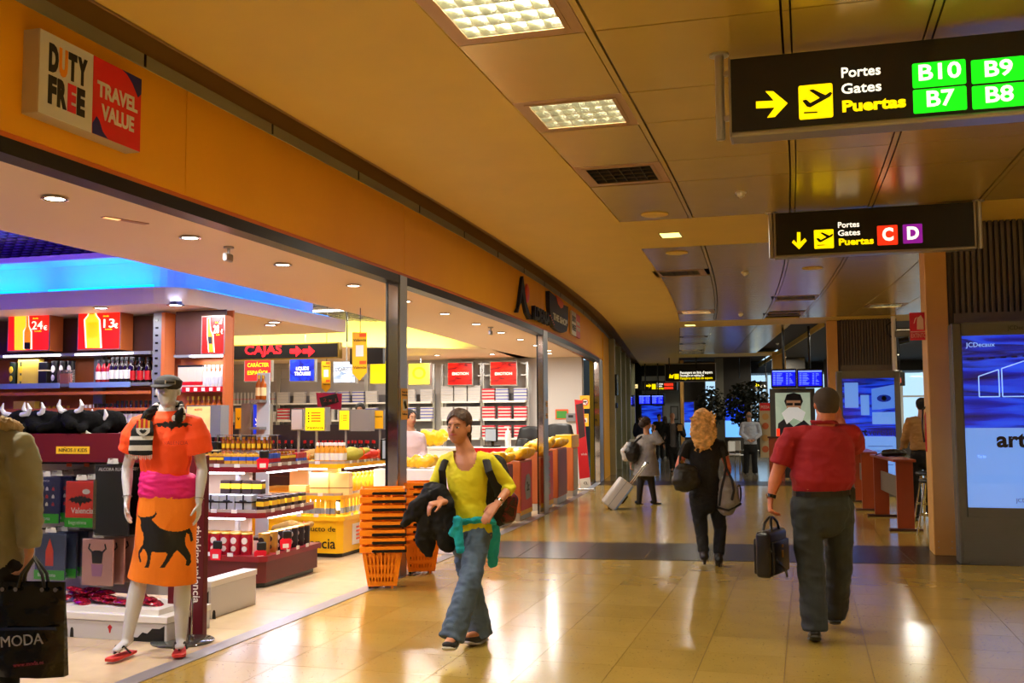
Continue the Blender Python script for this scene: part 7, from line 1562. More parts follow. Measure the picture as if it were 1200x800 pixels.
# her two bags
def softbag(label, name, J_, pts, m, par_cat='bag', vox=.014, wr=.01, side=None):
    p0 = pts[0][0]; r = thing(name, label, par_cat, (p0.x, p0.y, 0)); P = Vector(r.location); mb = MB(); ring_chain(mb, pts, side or RV, 16); fuse('bag_body', mb, vox, m, r, 2, off=P, wr=wr, wscale=14); return r, P
r, P = softbag('black slouchy shoulder bag at the left hip of the blonde woman', 'shoulder_bag', J, [(J(805, 571, -.16), .13, .05), (J(804, 563, -.16), .16, .075), (J(805, 553, -.15), .14, .06), (J(807, 546, -.14), .11, .03)], mat('bag_black', (16, 14, 16), .45), side=RV)
strapchain(r, [J(797, 550, -.15), J(797, 535, -.13), J(803, 520, -.09), J(806, 517, .0)], .014, .006, RV, M_strap, 'strap', P); mb = MB(); q = J(799, 541, -.16); mb.cyl(q - DV * .01, q + DV * .01, .016, n=12); mb.build('buckle', mat('brass', (180, 140, 70), .3, 1.0), r, True, off=P)
r, P = softbag('grey and black holdall hanging at the right side of the blonde woman', 'holdall', J, [(J(851, 595, -.05), .10, .09), (J(853, 588, -.05), .125, .12), (J(853, 574, -.05), .115, .11), (J(851, 562, -.05), .07, .06)], mat('holdall_grey', (128, 124, 122), .6))
for s_ in (0, 1):
    strapchain(r, [J(843 + 14 * s_, 592 - s_ * 4, -.18 + .03 * s_), J(845 + 15 * s_, 575, -.19), J(848 + 10 * s_, 562, -.13), J(851, 548, -.04), J(848 - 2 * s_, 528, -.07), J(845, 518, .0)], .013, .008, RV, M_strap, 'strap', P)
mb = MB(); ring_chain(mb, [(J(840, 594, -.04), .02, .09), (J(852, 597, -.05), .022, .11), (J(866, 590, -.04), .02, .09)], UP, 12); mb.build('dark_base', M_leather, r, True, off=P); mb = MB(); mb.tube([J(866, 578, -.05) + RV * .02 * math.cos(a) + UP * .09 * math.sin(a) for a in np.linspace(0, 6.28, 14, endpoint=False)], .010, closed=True); mb.build('side_piping', M_leather, r, True, off=P)
# ---------------------------------------------------------------- woman in grey coat with the trolley case
J = body_frame(18.7); f = (DV * .5 + RV * .86).normalized()
j = dict(head=J(758, 496, 0), neck=J(758, 509, 0), shL=J(750, 514, .15), shR=J(766, 514, -.13), elR=J(775, 519, -.2), wrR=J(766, 504, -.14), elL=J(744, 530, .12), wrL=J(739, 544, .0),
         hipL=J(754, 548, .06), hipR=J(761, 548, -.06), knL=J(750, 570, .02), anL=J(749, 588, .0), toeL=J(753, 591, .0), knR=J(764, 570, -.02), anR=J(767, 587, .0), toeR=J(774, 590, .0))
gw, c = make_person('woman in a grey coat and black tights phoning beside a pale trolley case', j, f, SK3, .013, 1.0, dict(hip=.17, hipd=.15, waist=.16, waistd=.13, chest=.17, thigh=.075, knee=.052, ankle=.035), hands=dict(R=((UP - RV * .3), -DV, RV, .8), L=((-UP), RV, DV, .9)))
B = c['base']; M_coat = mat('grey_coat', (132, 126, 122), .85, bump=.2, bscale=30)
top(gw, c, j, M_coat, .03, 1.9, hem=.14, flare=.06, vox=.014, wr=.01, name='grey_coat'); trousers(gw, c, j, mat('black_tights', (22, 16, 18), .6), .008, .046, .013, .0, name='tights', knee=.062, end=1.12)
for k in 'LR': shoe(gw, c, j['an' + k], j['toe' + k], M_leather, None, .042, up=.0)
H = j['head']; mb = MB(); ell_T(mb, H + UP * .035 - f * .025, (.092, .098, .09), f, 16, 12); ell_T(mb, H - f * .1 - UP * .0, (.07, .07, .08), f, 14, 10); fuse('hair', mb, .012, mat('dark_brown_hair', (56, 40, 30), .7, bump=.4, bscale=80), gw, 2, off=B, wr=.008, wscale=30)
mb = MB(); q = j['wrR'] + UP * .05 - f * .01; mb.cbox(-.012, .012, -.03, .03, -.06, .06, .004); o = mb.build('telephone', M_black); tag(o, 'small dark phone held to the ear of the woman in grey', 'phone'); o.location = q
r, P = softbag('black handbag on the shoulder of the woman in grey', 'handbag', J, [(J(741, 536, -.1), .11, .09), (J(741, 530, -.1), .15, .12), (J(743, 522, -.08), .11, .08)], mat('bag_black', (16, 14, 16), .45))
strapchain(r, [J(739, 528, -.14), J(744, 518, -.18), J(752, 511, -.1)], .018, .008, RV, M_strap, 'strap', P); r, P = softbag('white bag peeking out behind the black handbag of the woman in grey', 'white_bag', J, [(J(735, 537, .05), .09, .06), (J(733, 529, .05), .10, .07), (J(738, 521, .05), .07, .05)], mat('bag_white', (205, 200, 195), .5))
# trolley case, tilted, with extended handle
p0 = onZ(712, 596); sc_t = thing('trolley_case', 'pale grey trolley suitcase tilted on its wheels behind the woman in grey', 'suitcase', (p0.x, p0.y, .045), 0)
M_suit = mat('suitcase_pale', (200, 196, 192), .4, bump=.1, bscale=20); T = Matrix.Rotation(math.radians(16), 4, 'Z') @ Matrix.Rotation(math.radians(38), 4, 'Y')
mb = MB(); mb.cbox(-.13, .13, -.2, .2, 0, .55, .035, seg=3); mb.v = [tuple(T @ Vector(v)) for v in mb.v]; mb.build('shell', M_suit, sc_t, True)
mb = MB(); mb.cbox(.10, .135, -.205, .205, .01, .54, .01); mb.v = [tuple(T @ Vector(v)) for v in mb.v]; mb.build('blue_grey_side', mat('suitcase_side', (118, 138, 170), .4), sc_t, True)
mb = MB(); mb.box(-.02, -.012, -.204, .204, .0, .553); mb.v = [tuple(T @ Vector(v)) for v in mb.v]; mb.build('zip_line', M_greym, sc_t)
mb = MB(); mb.tube([T @ Vector(v) for v in ((.14, -.06, .18), (.17, -.05, .2), (.17, -.05, .34), (.14, -.06, .36))], .014); mb.build('side_handle', M_black, sc_t, True)
for s_ in (-.13, .13):
    mb = MB(); mb.cyl(T @ Vector((.09, s_, .5)), T @ Vector((.09, s_, 1.02)), .009, n=8); mb.build('pull_bar', M_chrome, sc_t, True); mb = MB(); mb.cyl(T @ Vector((.08, s_ * 1.2 - .02, -.01)), T @ Vector((.08, s_ * 1.2 + .02, -.01)), .035, n=14); mb.build('wheel', M_black, sc_t, True)
mb = MB(); mb.cyl(T @ Vector((.09, -.14, 1.02)), T @ Vector((.09, .14, 1.02)), .014, n=8); mb.build('grip', M_black, sc_t, True)
# ---------------------------------------------------------------- man in a white shirt, hands behind his back
J = body_frame(28.4); f = DV
j = dict(head=J(877.5, 487, 0), neck=J(878, 494, 0), shL=J(870, 497, 0), shR=J(888, 497, 0), elL=J(868, 508, -.05), wrL=J(877, 516, -.18), elR=J(891, 508, -.05), wrR=J(883, 516, -.18), hipL=J(875, 523, 0), hipR=J(884, 523, 0), knL=J(875, 538, 0), anL=J(874, 554, 0), toeL=J(873, 556, .15), knR=J(884, 538, 0), anR=J(885, 554, 0), toeR=J(886, 556, .15))
wm, c = make_person('balding man in a pale shirt and dark trousers standing with hands behind his back', j, f, SK3, .016, 1.0, dict(hip=.16, waist=.16, waistd=.13, chest=.18), hands=dict(L=(RV, -DV, -UP, .6), R=(-RV, -DV, -UP, .6))); B = c['base']
top(wm, c, j, mat('pale_shirt', (176, 182, 196), .8), .02, 1.9, hem=-.06, vox=.017, wr=.008, name='shirt'); trousers(wm, c, j, M_blk, .014, .08, .016, .004, knee=.08, up=.08)
for k in 'LR': shoe(wm, c, j['an' + k], j['toe' + k], M_leather, None, .045, up=.0)
H = j['head']; mb = MB(); ell_T(mb, H - f * .03 + UP * .0, (.085, .085, .06), f, 14, 10); fuse('hair', mb, .014, mat('grey_fringe_hair', (120, 112, 104), .8), wm, 1, off=B)
# ---------------------------------------------------------------- man in black jacket walking this way
J = body_frame(30.2); f = -DV
j = dict(head=J(788, 488, 0), neck=J(788, 496, 0), shL=J(798, 499, 0), shR=J(778, 499, 0), elL=J(802, 510, -.02), wrL=J(796, 503, -.2), elR=J(775, 512, 0), wrR=J(778, 522, -.1), hipL=J(793, 524, 0), hipR=J(784, 524, 0), knL=J(794, 537, -.1), anL=J(793, 548, .05), toeL=J(792, 550, -.1), knR=J(787, 538, -.05), anR=J(788, 549, -.2), toeR=J(787, 552, -.35))
bm_, c = make_person('bald man in an open black jacket walking toward the viewer between the women', j, f, SK3, .016, 1.0, None, hands=dict(L=(RV * -.5 + UP, -DV, UP, .6), R=(-UP, RV, -DV, .3))); B = c['base']; face_bits(bm_, j['head'], f, B)
top(bm_, c, j, mat('grey_tshirt', (92, 88, 88), .8), .012, .4, hem=.02, vox=.016, wr=.004, name='grey_shirt'); o = top(bm_, c, j, M_blk, .04, 1.9, hem=.06, vox=.018, wr=.012, name='black_jacket', cut=lambda p: abs((p - j['neck']).dot(RV)) < .085 and (p - c['pel']).dot(-DV) > .06)
trousers(bm_, c, j, M_blk, .014, .075, .016, .004, knee=.08)
for k in 'LR': shoe(bm_, c, j['an' + k], j['toe' + k], M_leather, None, .045, up=.0)
mb = MB(); q = J(797, 501, -.28); mb.cbox(-.07, .07, -.02, .02, -.09, .09, .006); o = mb.build('paper_folder', mat('manila', (196, 150, 80), .7)); o.location = q; tag(o, 'tan paper folder held by the bald man in black', 'folder')
# ---------------------------------------------------------------- far figures
def far_person(label, px, py0, t, m, f, hair=(40, 30, 24), long=False, lean=0):
    J = body_frame(t); H0 = J(px, py0 + 3); s_ = t / 1200; P = lambda dx, z, dd=0: J(px + dx / s_ * 1.0, 400, 0) * 0 + Vector((H0.x, H0.y, 0)) + RV * dx + DV * dd + UP * z
    h = H0.z - .0; k_ = h / 1.66
    j = dict(head=P(0, 1.66 * k_), neck=P(0, 1.48 * k_), shL=P(-.18, 1.43 * k_), shR=P(.18, 1.43 * k_), elL=P(-.24, 1.15 * k_), wrL=P(-.2, .92 * k_, .08), elR=P(.24, 1.15 * k_), wrR=P(.2, .92 * k_, .08), hipL=P(-.09, .9 * k_), hipR=P(.09, .9 * k_), knL=P(-.1, .5, .05), anL=P(-.1, .09, -.05), toeL=P(-.1, .03, .1), knR=P(.1, .5, .1), anR=P(.11, .09, .15), toeR=P(.12, .03, .3))
    r, c = make_person(label, j, f, SK3, .022, 1.0, None, hands=dict(L=(-UP, RV, DV, .3), R=(-UP, -RV, DV, .3)), face=True)
    top(r, c, j, m, .03, 1.9, hem=.05, vox=.022, wr=.006, name='jacket'); trousers(r, c, j, M_blk, .014, .075, .02, 0, knee=.08)
    for k in 'LR': shoe(r, c, j['an' + k], j['toe' + k], M_leather, None, .045, up=.0)
    H = j['head']; mb = MB(); ell_T(mb, H + UP * .035 - c['f'] * .02, (.088, .1, .09), f, 12, 8)
    if long: ring_chain(mb, [(H - c['f'] * .06, .09, .05), (H - c['f'] * .07 - UP * .2, .09, .04)], RV, 10)
    fuse('hair', mb, .018, mat('hair%d' % hair[0], hair, .8), r, 1, off=c['base']); return r
far_person('distant walker in a dark jacket just left of the bald man', 772.5, 485.5, 37.5, M_blk, -DV); far_person('distant long haired walker between the dark jacket and the bald man', 779, 488, 39.0, mat('dark_plum', (44, 30, 40), .8), DV, (60, 40, 28), True); far_person('distant person in dark blue behind the head of the woman in grey', 750.5, 487.5, 38.5, mat('navy_cloth', (26, 34, 70), .8), -DV)
# ---------------------------------------------------------------- man in a tan shirt by the high tables
J = body_frame(15.6); f = (DV * .8 + RV * .2).normalized()
j = dict(head=J(1080, 475, .05), neck=J(1080, 489, 0), shL=J(1066, 494, 0), shR=J(1096, 494, 0), elL=J(1061, 514, .12), wrL=J(1059, 524, .38), elR=J(1100, 518, .1), wrR=J(1094, 528, .3), hipL=J(1074, 532, 0), hipR=J(1089, 532, 0), knL=J(1073, 570, .06), anL=J(1074, 603, .0), toeL=J(1072, 606, .14), knR=J(1090, 570, .0), anR=J(1092, 604, -.05), toeR=J(1092, 608, .1))
tm, c = make_person('man in a tan shirt with his back turned by the high tables', j, f, SK3, .012, 1.0, dict(hip=.16, waist=.15, chest=.17), hands=dict(L=(DV, -UP, RV, .5), R=(DV, -UP, -RV, .5))); B = c['base']
top(tm, c, j, mat('tan_shirt', (168, 128, 72), .85, bump=.2, bscale=30), .03, 1.85, hem=-.06, vox=.013, wr=.012, name='tan_shirt'); trousers(tm, c, j, M_blk, .014, .08, .013, .005, knee=.08, up=.08)
for k in 'LR': shoe(tm, c, j['an' + k], j['toe' + k], M_leather, None, .045, up=.0)
H = j['head']; mb = MB(); ell_T(mb, H + UP * .035 - f * .02, (.09, .1, .09), f, 14, 10); ell_T(mb, H - f * .04 - UP * .01, (.078, .06, .065), f, 14, 10); fuse('hair', mb, .012, mat('black_hair', (22, 18, 16), .7), tm, 1, off=B)
# ---------------------------------------------------------------- person in khaki coat at the left edge
J = body_frame(5.3); f = (DV * .75 - RV * .65).normalized(); Z0 = J(-14, 660); G0 = lambda px, z, dd=0: Vector((J(px, 600, dd).x, J(px, 600, dd).y, z))
j = dict(head=J(-32, 474, 0), neck=J(-20, 506, 0), shL=J(-58, 520, .05), shR=J(24, 522, -.04), elR=J(35, 586, -.04), wrR=J(34, 648, -.08), elL=J(-68, 590, .1), wrL=J(-60, 650, .1), hipL=J(-34, 664, .04), hipR=J(8, 664, -.02), knL=G0(-32, .5, .05), anL=G0(-32, .09, 0), toeL=G0(-44, .03, .15), knR=G0(8, .5, 0), anR=G0(8, .09, -.1), toeR=G0(-4, .03, .05))
kp, c = make_person('person in a khaki coat with fur trimmed hood at the left edge of the photo', j, f, SK3, .009, 1.0, dict(hip=.17, waist=.15, chest=.17), hands=dict(R=(-UP - RV * .1, -RV, DV, .85), L=(-UP, RV, DV, .3))); B = c['base']
M_khaki = mat('khaki_cloth', (132, 126, 96), .85, bump=.2, bscale=40); top(kp, c, j, M_khaki, .035, 1.9, hem=.0, flare=.0, vox=.010, wr=.012, wscale=9, name='khaki_coat', sl_w=1.15); trousers(kp, c, j, M_blk, .016, .08, .011, .006, knee=.085, up=.08)
for k in 'LR': shoe(kp, c, j['an' + k], j['toe' + k], M_leather, None, .045, up=.02)
nk = j['neck']; mb = MB(); ns = 22
for i in range(ns):
    Q = lambda a: nk + UP * (.025 - .035 * math.sin(a)) + RV * .16 * math.cos(a) + DV * .13 * math.sin(a)
    ring_chain(mb, [(Q(2 * math.pi * i / ns), .035), (Q(2 * math.pi * (i + 1) / ns), .035)], None, 8, cap=False)
fuse('fur_trim', mb, .009, mat('fur_beige', (176, 150, 110), .95, bump=.8, bscale=160), kp, 1, off=B, wr=.014, wscale=60)
H = j['head']; mb = MB(); ell_T(mb, H + UP * .03 - f * .01, (.10, .11, .10), f, 16, 12); ell_T(mb, H - UP * .02 + RV * .02, (.10, .09, .10), f, 16, 12); fuse('knitted_hat', mb, .010, mat('pale_knit', (160, 158, 168), .9, bump=.5, bscale=100), kp, 2, off=B)
wd = (j['wrR'] - j['elR']).normalized(); band_at(kp, j['wrR'] - wd * .05, wd, .052, .012, M_khaki, 'cuff', B)
# carrier bag MODA
J = body_frame(5.15); bb = J(38, 790); tt_ = J(38, 682); r = thing('carrier_bag', 'glossy black carrier bag lettered MODA held at the left edge', 'bag', (J(38, 740).x, J(38, 740).y, bb.z), math.radians(16 - 6))
Hh = tt_.z - bb.z; M_gloss = mat('glossy_black_plastic', (9, 9, 11), .12, bump=.5, bscale=7)
mb = MB(); n_ = 22; m_ = 14; rr_ = random.Random(2); vs = []
def bagpt(u, v, sgn):
    x = (-.185 + .37 * u) * (1 - .10 * v); w_ = .06 * math.sin(math.pi * min(max(u, .02), .98)) ** .35 * (1 - .75 * v)
    y = sgn * w_ + .007 * mnoise.noise(Vector((u * 5, v * 5, sgn * 3 + 9))); return (x, y, Hh * v)
for sgn in (-1, 1):
    vs = [bagpt(i / n_, k / m_, sgn) for k in range(m_ + 1) for i in range(n_ + 1)]; fs = [(k * (n_ + 1) + i, k * (n_ + 1) + i + 1, (k + 1) * (n_ + 1) + i + 1, (k + 1) * (n_ + 1) + i) for k in range(m_) for i in range(n_)]
    mb.add(vs, fs if sgn < 0 else [q[::-1] for q in fs])
for u in (0, 1):
    vs = [bagpt(u, k / m_, s_) for k in range(m_ + 1) for s_ in (-1, 1)]; mb.add(vs, [(2 * k, 2 * k + 1, 2 * k + 3, 2 * k + 2) for k in range(m_)])
vs = [bagpt(i / n_, 0, s_) for i in range(n_ + 1) for s_ in (-1, 1)]; mb.add(vs, [(2 * i, 2 * i + 1, 2 * i + 3, 2 * i + 2) for i in range(n_)])
mb.build('bag_body', M_gloss, r, True, angle=60)
mb = MB(); mb.prism([(-.17, Hh * .50), (.165, Hh * .52), (.165, Hh * .55), (-.17, Hh * .53)], -.075, -.07, 'y'); mb.build('silver_stripe', mat('stripe_steelblue', (70, 84, 120), .15, .8), r)
text('MODA', .075, mat('moda_grey', (150, 150, 155), .4), r, (-.01, -.078, Hh * .40), (math.pi / 2, -.10, 0)); text('www.moda.es', .028, mat('moda_red', (120, 16, 30), .4), r, (.03, -.078, Hh * .16), (math.pi / 2, -.12, 0))
q = j['wrR'] - Vector(r.location)
for sy in (-.02, .02):
    hx = J(33, 664, -.02) - Vector(r.location); mb = MB(); mb.tube([(-.07, sy, Hh * .94), (-.055, sy, Hh + .04), (0.0, sy * .3, Hh + .12), (.055, sy, Hh + .04), (.07, sy, Hh * .94)], .009, 8); mb.build('handle', M_leather, r, True)
for x in (-.07, .07, -.14, .14): mb = MB(); mb.cyl((x, -.045, Hh * .93), (x, -.03, Hh * .93), .011, n=12); mb.build('eyelet', M_chrome, r, True)
# ============================================================ MANNEQUIN
J = body_frame(6.95); f = (-DV * .98 + RV * .1).normalized()
j = dict(head=J(197, 458, 0), neck=J(195, 482, 0), shL=J(227, 498, 0), shR=J(163, 498, 0), elL=J(237, 550, .03), wrL=J(233, 588, -.06), elR=J(149, 548, .03), wrR=J(149, 586, -.06), hipL=J(208, 604, 0), hipR=J(177, 604, 0), knL=J(214, 682, -.02), anL=J(212, 748, -.0), toeL=J(210, 758, -.13), knR=J(163, 680, -.04), anR=J(149, 748, -.10), toeR=J(136, 762, -.22))
M_mann = mat('mannequin_white', (205, 206, 208), .35)
mq, c = make_person('white shop mannequin in orange t-shirt, cap, scarf and bull print towel', j, f, M_mann, .0075, 1.0, dict(hip=.165, waist=.135, waistd=.10, chest=.17, chestd=.115, sh=.055, arm=.045, thigh=.085, knee=.055, neck=.052), hands=dict(L=(-UP + RV * .02, -RV, -DV, .25), R=(-UP - RV * .02, RV, -DV, .25)), name='mannequin', face=True); B = c['base']
for k in 'LR': mb = MB(); el = j['el' + k]; d_ = (j['wr' + k] - el).normalized(); q = el + d_ * .20; mb.cyl(q, q + d_ * .002, .033, n=14); mb.build('joint_line', M_greym, mq, off=B)
M_ts = mat('orange_tshirt', (255, 82, 20), .75, bump=.05, bscale=40)
def pip(pts, x, y):
    ins = False; n = len(pts); k = n - 1
    for i in range(n):
        if (pts[i][1] > y) != (pts[k][1] > y) and x < (pts[k][0] - pts[i][0]) * (y - pts[i][1]) / (pts[k][1] - pts[i][1]) + pts[i][0]: ins = not ins
        k = i
    return ins
def plane_uv(p, org):      # picture-free front coordinates on the figure: u to its left (viewer's right), v down, metres
    d = p - org; return d.dot(RV), -d.z
org = J(207, 508)
bat_poly = [(u * .125, -v * .075) for u, v in BAT]; bat_in = [(u * .125, -(v * .058) + .0) for u, v in BAT]
def shirt_mat(p, n):
    if n.dot(f) < .0: return 0
    u, v = plane_uv(p, org)
    if pip(bat_poly, u, v + .03) and not (abs(v + .012) < .010 and abs(u) < .075 and int((u + 1) * 90) % 3 == 0): return 1
    return 0
top(mq, c, j, M_ts, .020, .62, hem=.0, vox=.0065, wr=.004, wscale=9, sl_w=1.5, name='t_shirt', mats=[M_ts, M_ink], matfn=shirt_mat)
o = text('VALENCIA', .035, mat('ts_red_print', (200, 40, 20), .6), mq, J(206, 519, -.16) - B, (math.pi / 2, 0, math.radians(16)), .0005)
# sash and towel
M_towel = mat('orange_towel', (246, 130, 12), .85, bump=.25, bscale=120); M_sash = mat('pink_sash', (226, 20, 120), .75, bump=.2, bscale=60)
fr = lambda px, py, dd=0: J(px, py, dd)
mb = MB(); ring_chain(mb, [(fr(198, 552), .175, .135), (fr(197, 558), .19, .15), (fr(197, 568), .195, .155), (fr(197, 578), .195, .155), (fr(197, 583), .18, .14)], RV, 28, cap=False); fuse('sash', mb, .009, M_sash, mq, 1, off=B, wr=.008, wscale=9, wz=2.5)
org2 = fr(50 + 460 * .3125, 520 + 350 * .3125)
BULL = [(366, 245), (372, 262), (392, 268), (418, 266), (442, 262), (452, 252), (455, 243), (458, 256), (450, 266), (438, 275), (448, 285), (470, 305), (500, 318), (530, 322), (552, 318), (566, 312), (571, 330), (573, 360), (567, 364), (564, 335), (557, 330), (552, 350), (553, 372), (560, 392), (567, 412), (568, 440), (562, 452), (554, 448), (556, 430), (546, 412), (536, 398), (528, 390), (520, 398), (510, 415), (498, 435), (486, 452), (468, 452), (478, 440), (490, 420), (497, 402), (490, 395), (460, 395), (440, 392), (436, 410), (432, 435), (428, 450), (410, 450), (416, 440), (422, 420), (420, 400), (410, 385), (402, 382), (396, 395), (388, 402), (392, 415), (396, 430), (390, 432), (382, 412), (382, 395), (392, 378), (402, 366), (404, 345), (402, 325), (394, 318), (388, 300), (390, 285), (384, 272), (368, 264), (362, 252)]
kk = .3125 * 6.95 / 1200; bull = [((x - 460) * kk, (y - 350) * kk) for x, y in BULL]
def towel_mat(p, n):
    if n.dot(f) < .05: return 0
    u, v = plane_uv(p, org2); u *= 1.02; return 1 if pip(bull, u, v) else 0
mb = MB(); ring_chain(mb, [(fr(197, 574), .18, .145), (fr(196, 600), .195, .155), (fr(194, 640), .205, .16), (fr(190, 679), .235, .165)], RV, 32, cap=False)
fuse('towel_wrap', mb, .0048, [M_towel, M_ink], mq, 2, off=B, wr=.008, wscale=5, wz=.3, matfn=towel_mat)
# cap
H = j['head']; M_cap = mat('dark_olive_cap', (44, 42, 36), .8, bump=.3, bscale=150); mb = MB(); ell_T(mb, H + UP * .050, (.092, .105, .062), f, 20, 12); ring_chain(mb, [(H + UP * .035, .088, .103), (H + UP * .07, .092, .105)], RV, 20, cap=False)
fuse('cap', mb, .008, M_cap, mq, 1, off=B); mb = MB(); q = H + UP * .040 + f * .09 - RV * .02; ring_chain(mb, [(q - f * .02, .075, .006), (q + f * .03 - UP * .006, .07, .006), (q + f * .07 - UP * .018, .05, .005)], RV, 14); mb.build('cap_peak', M_cap, mq, True, off=B)
mb = MB(); q = H + f * .095 + RV * .035 + UP * .055; mb.box(-.035, .035, -.004, .004, -.013, .013); o = mb.build('cap_badge', mat('badge_pale', (150, 148, 138), .6), mq, loc=q - B, ); o.rotation_euler = (0, 0, math.radians(16 + 35)); mb = MB(); mb.box(-.028, .028, -.006, .006, -.008, .008); o = mb.build('cap_badge_field', M_cap, mq, loc=q - B); o.rotation_euler = (0, 0, math.radians(16 + 35))
# scarf: black with white bars, hanging end with the crest
nk = j['neck']; M_scw = mat('scarf_white', (215, 212, 205), .9, bump=.3, bscale=150); M_scb = mat('scarf_black', (14, 14, 16), .9, bump=.3, bscale=150)
mb = MB(); pts = [fr(168, 500, -.14), fr(172, 488, -.11), fr(183, 480, -.02), fr(197, 476, .10), fr(212, 478, .03), fr(214, 485, -.07), fr(206, 492, -.12)]
ring_chain(mb, [(p, .05 if i not in (0, 6) else .04, .022) for i, p in enumerate(pts)], UP, 12)
def sc_mat(p, n):
    u = (p - nk).dot(RV); d_ = (p - nk).dot(DV); a = math.atan2(d_, u); return 1 if (int((a + 9) * 2.6) % 2 == 0 and abs(math.sin(p.z * 60)) > .35) else 0
fuse('scarf', mb, .0065, [M_scb, M_scw], mq, 1, off=B, wr=.006, wscale=16, matfn=sc_mat)
a1 = fr(166, 536, -.155); zt0 = fr(166, 492, -.15)
mb = MB(); ring_chain(mb, [(fr(170, 494, -.135), .055, .014), (fr(167, 505, -.17), .078, .012), (fr(165, 520, -.18), .082, .011), (fr(164.5, 532, -.18), .082, .010)], RV, 14)
z_ = lambda py: fr(166, py, -.17).z
def end_mat(p, n):
    if z_(515.5) < p.z < z_(511) or z_(527.5) < p.z < z_(521.5): return 1
    return 0
fuse('scarf_end', mb, .005, [M_scb, M_scw], mq, 1, off=B, matfn=end_mat)
e0 = fr(164.5, 532, -.18)
for k in range(16):
    q = e0 + RV * (-.075 + k * .010); mb = MB(); mb.cyl(q, q - UP * (.03 + .004 * (k % 3)), .0035, .002, 5); mb.build('fringe', M_scw, mq, off=B)
q = fr(168, 498, -.20); T = Matrix.Rotation(math.radians(16), 4, 'Z')
def pl(pts, m, name, d=.0): mb = MB(); mb.prism(pts, -.003 - d, -d, 'y'); mb.v = [tuple(T @ Vector(v)) for v in mb.v]; mb.build(name, m, mq, loc=q - B)
for k in range(6): pl([(-.045 + k * .015, -.02 - .0), (-.032 + k * .015, -.02), (-.032 + k * .015, .045 - abs(k - 2.5) * .006), (-.045 + k * .015, .045 - abs(k - 2.5) * .006)], mat('crest_gold', (235, 170, 40), .6) if k % 2 else mat('crest_red', (205, 40, 30), .6), 'crest_bar')
pl([(-.048, -.02), (.046, -.02), (.042, -.048), (.022, -.066), (0, -.072), (-.022, -.066), (-.042, -.048)], M_scw, 'crest_base'); pl([(-.025, -.035), (-.01, -.028), (0, -.034), (.01, -.028), (.025, -.035), (.012, -.05), (0, -.056), (-.012, -.05)], M_ink, 'crest_bat', .004)
# sandals and stand
M_flip = mat('flipflop_red', (205, 50, 40), .6)
for k in 'LR':
    an, toe = j['an' + k], j['toe' + k]; d_ = Vector((toe.x - an.x, toe.y - an.y, 0)).normalized(); zf_ = min(toe.z, an.z) - .03; sd = d_.cross(UP)
    mb = MB(); c0 = Vector((an.x, an.y, 0)); pr = [(-.07, .03), (.0, .036), (.09, .042), (.15, .045), (.195, .03)]
    top_ = [c0 + d_ * a + sd * b for a, b in pr] + [c0 + d_ * a - sd * b for a, b in pr[::-1]]; zz0 = max(.004, toe.z - .055)
    n_ = len(top_); vs = [Vector((p.x, p.y, zz0)) for p in top_] + [Vector((p.x, p.y, zz0 + .018)) for p in top_]; mb.add(vs, [tuple(range(n_)), tuple(range(2 * n_ - 1, n_ - 1, -1))] + [(i, n_ + i, n_ + (i + 1) % n_, (i + 1) % n_) for i in range(n_)])
    o = mb.build('flip_flop', M_flip, mq, off=B); q0 = c0 + UP * (zz0 + .02); mb = MB(); mb.tube([q0 + d_ * .02 + sd * .042, q0 + d_ * .08 + sd * .03 + UP * .055, q0 + d_ * .14 + UP * .02], .007, 6); mb.tube([q0 + d_ * .02 - sd * .042, q0 + d_ * .08 - sd * .03 + UP * .055, q0 + d_ * .14 + UP * .02], .007, 6); mb.build('strap', M_ink, o, True, off=B)
st = thing('mannequin_stand', 'round glass base plate with a bent steel rod behind the mannequin foot', 'stand', (onZ(214, 752).x, onZ(214, 752).y, 0))
mb = MB(); mb.lathe([(.215, 0), (.22, .004), (.22, .010), (.215, .014)], 40); mb.build('base_plate', mat('smoked_glass', (110, 116, 112), .06, .2, trans=.5), st, True)
mb = MB(); mb.tube([(.06, .02, .014), (.06, .02, .30), (.03, .02, .36), (-.02, .0, .40)], .007, 8); mb.build('rod', M_chrome, st, True); mb = MB(); mb.cyl((.06, .02, .012), (.06, .02, .05), .018, n=14); mb.build('socket', M_chrome, st, True)
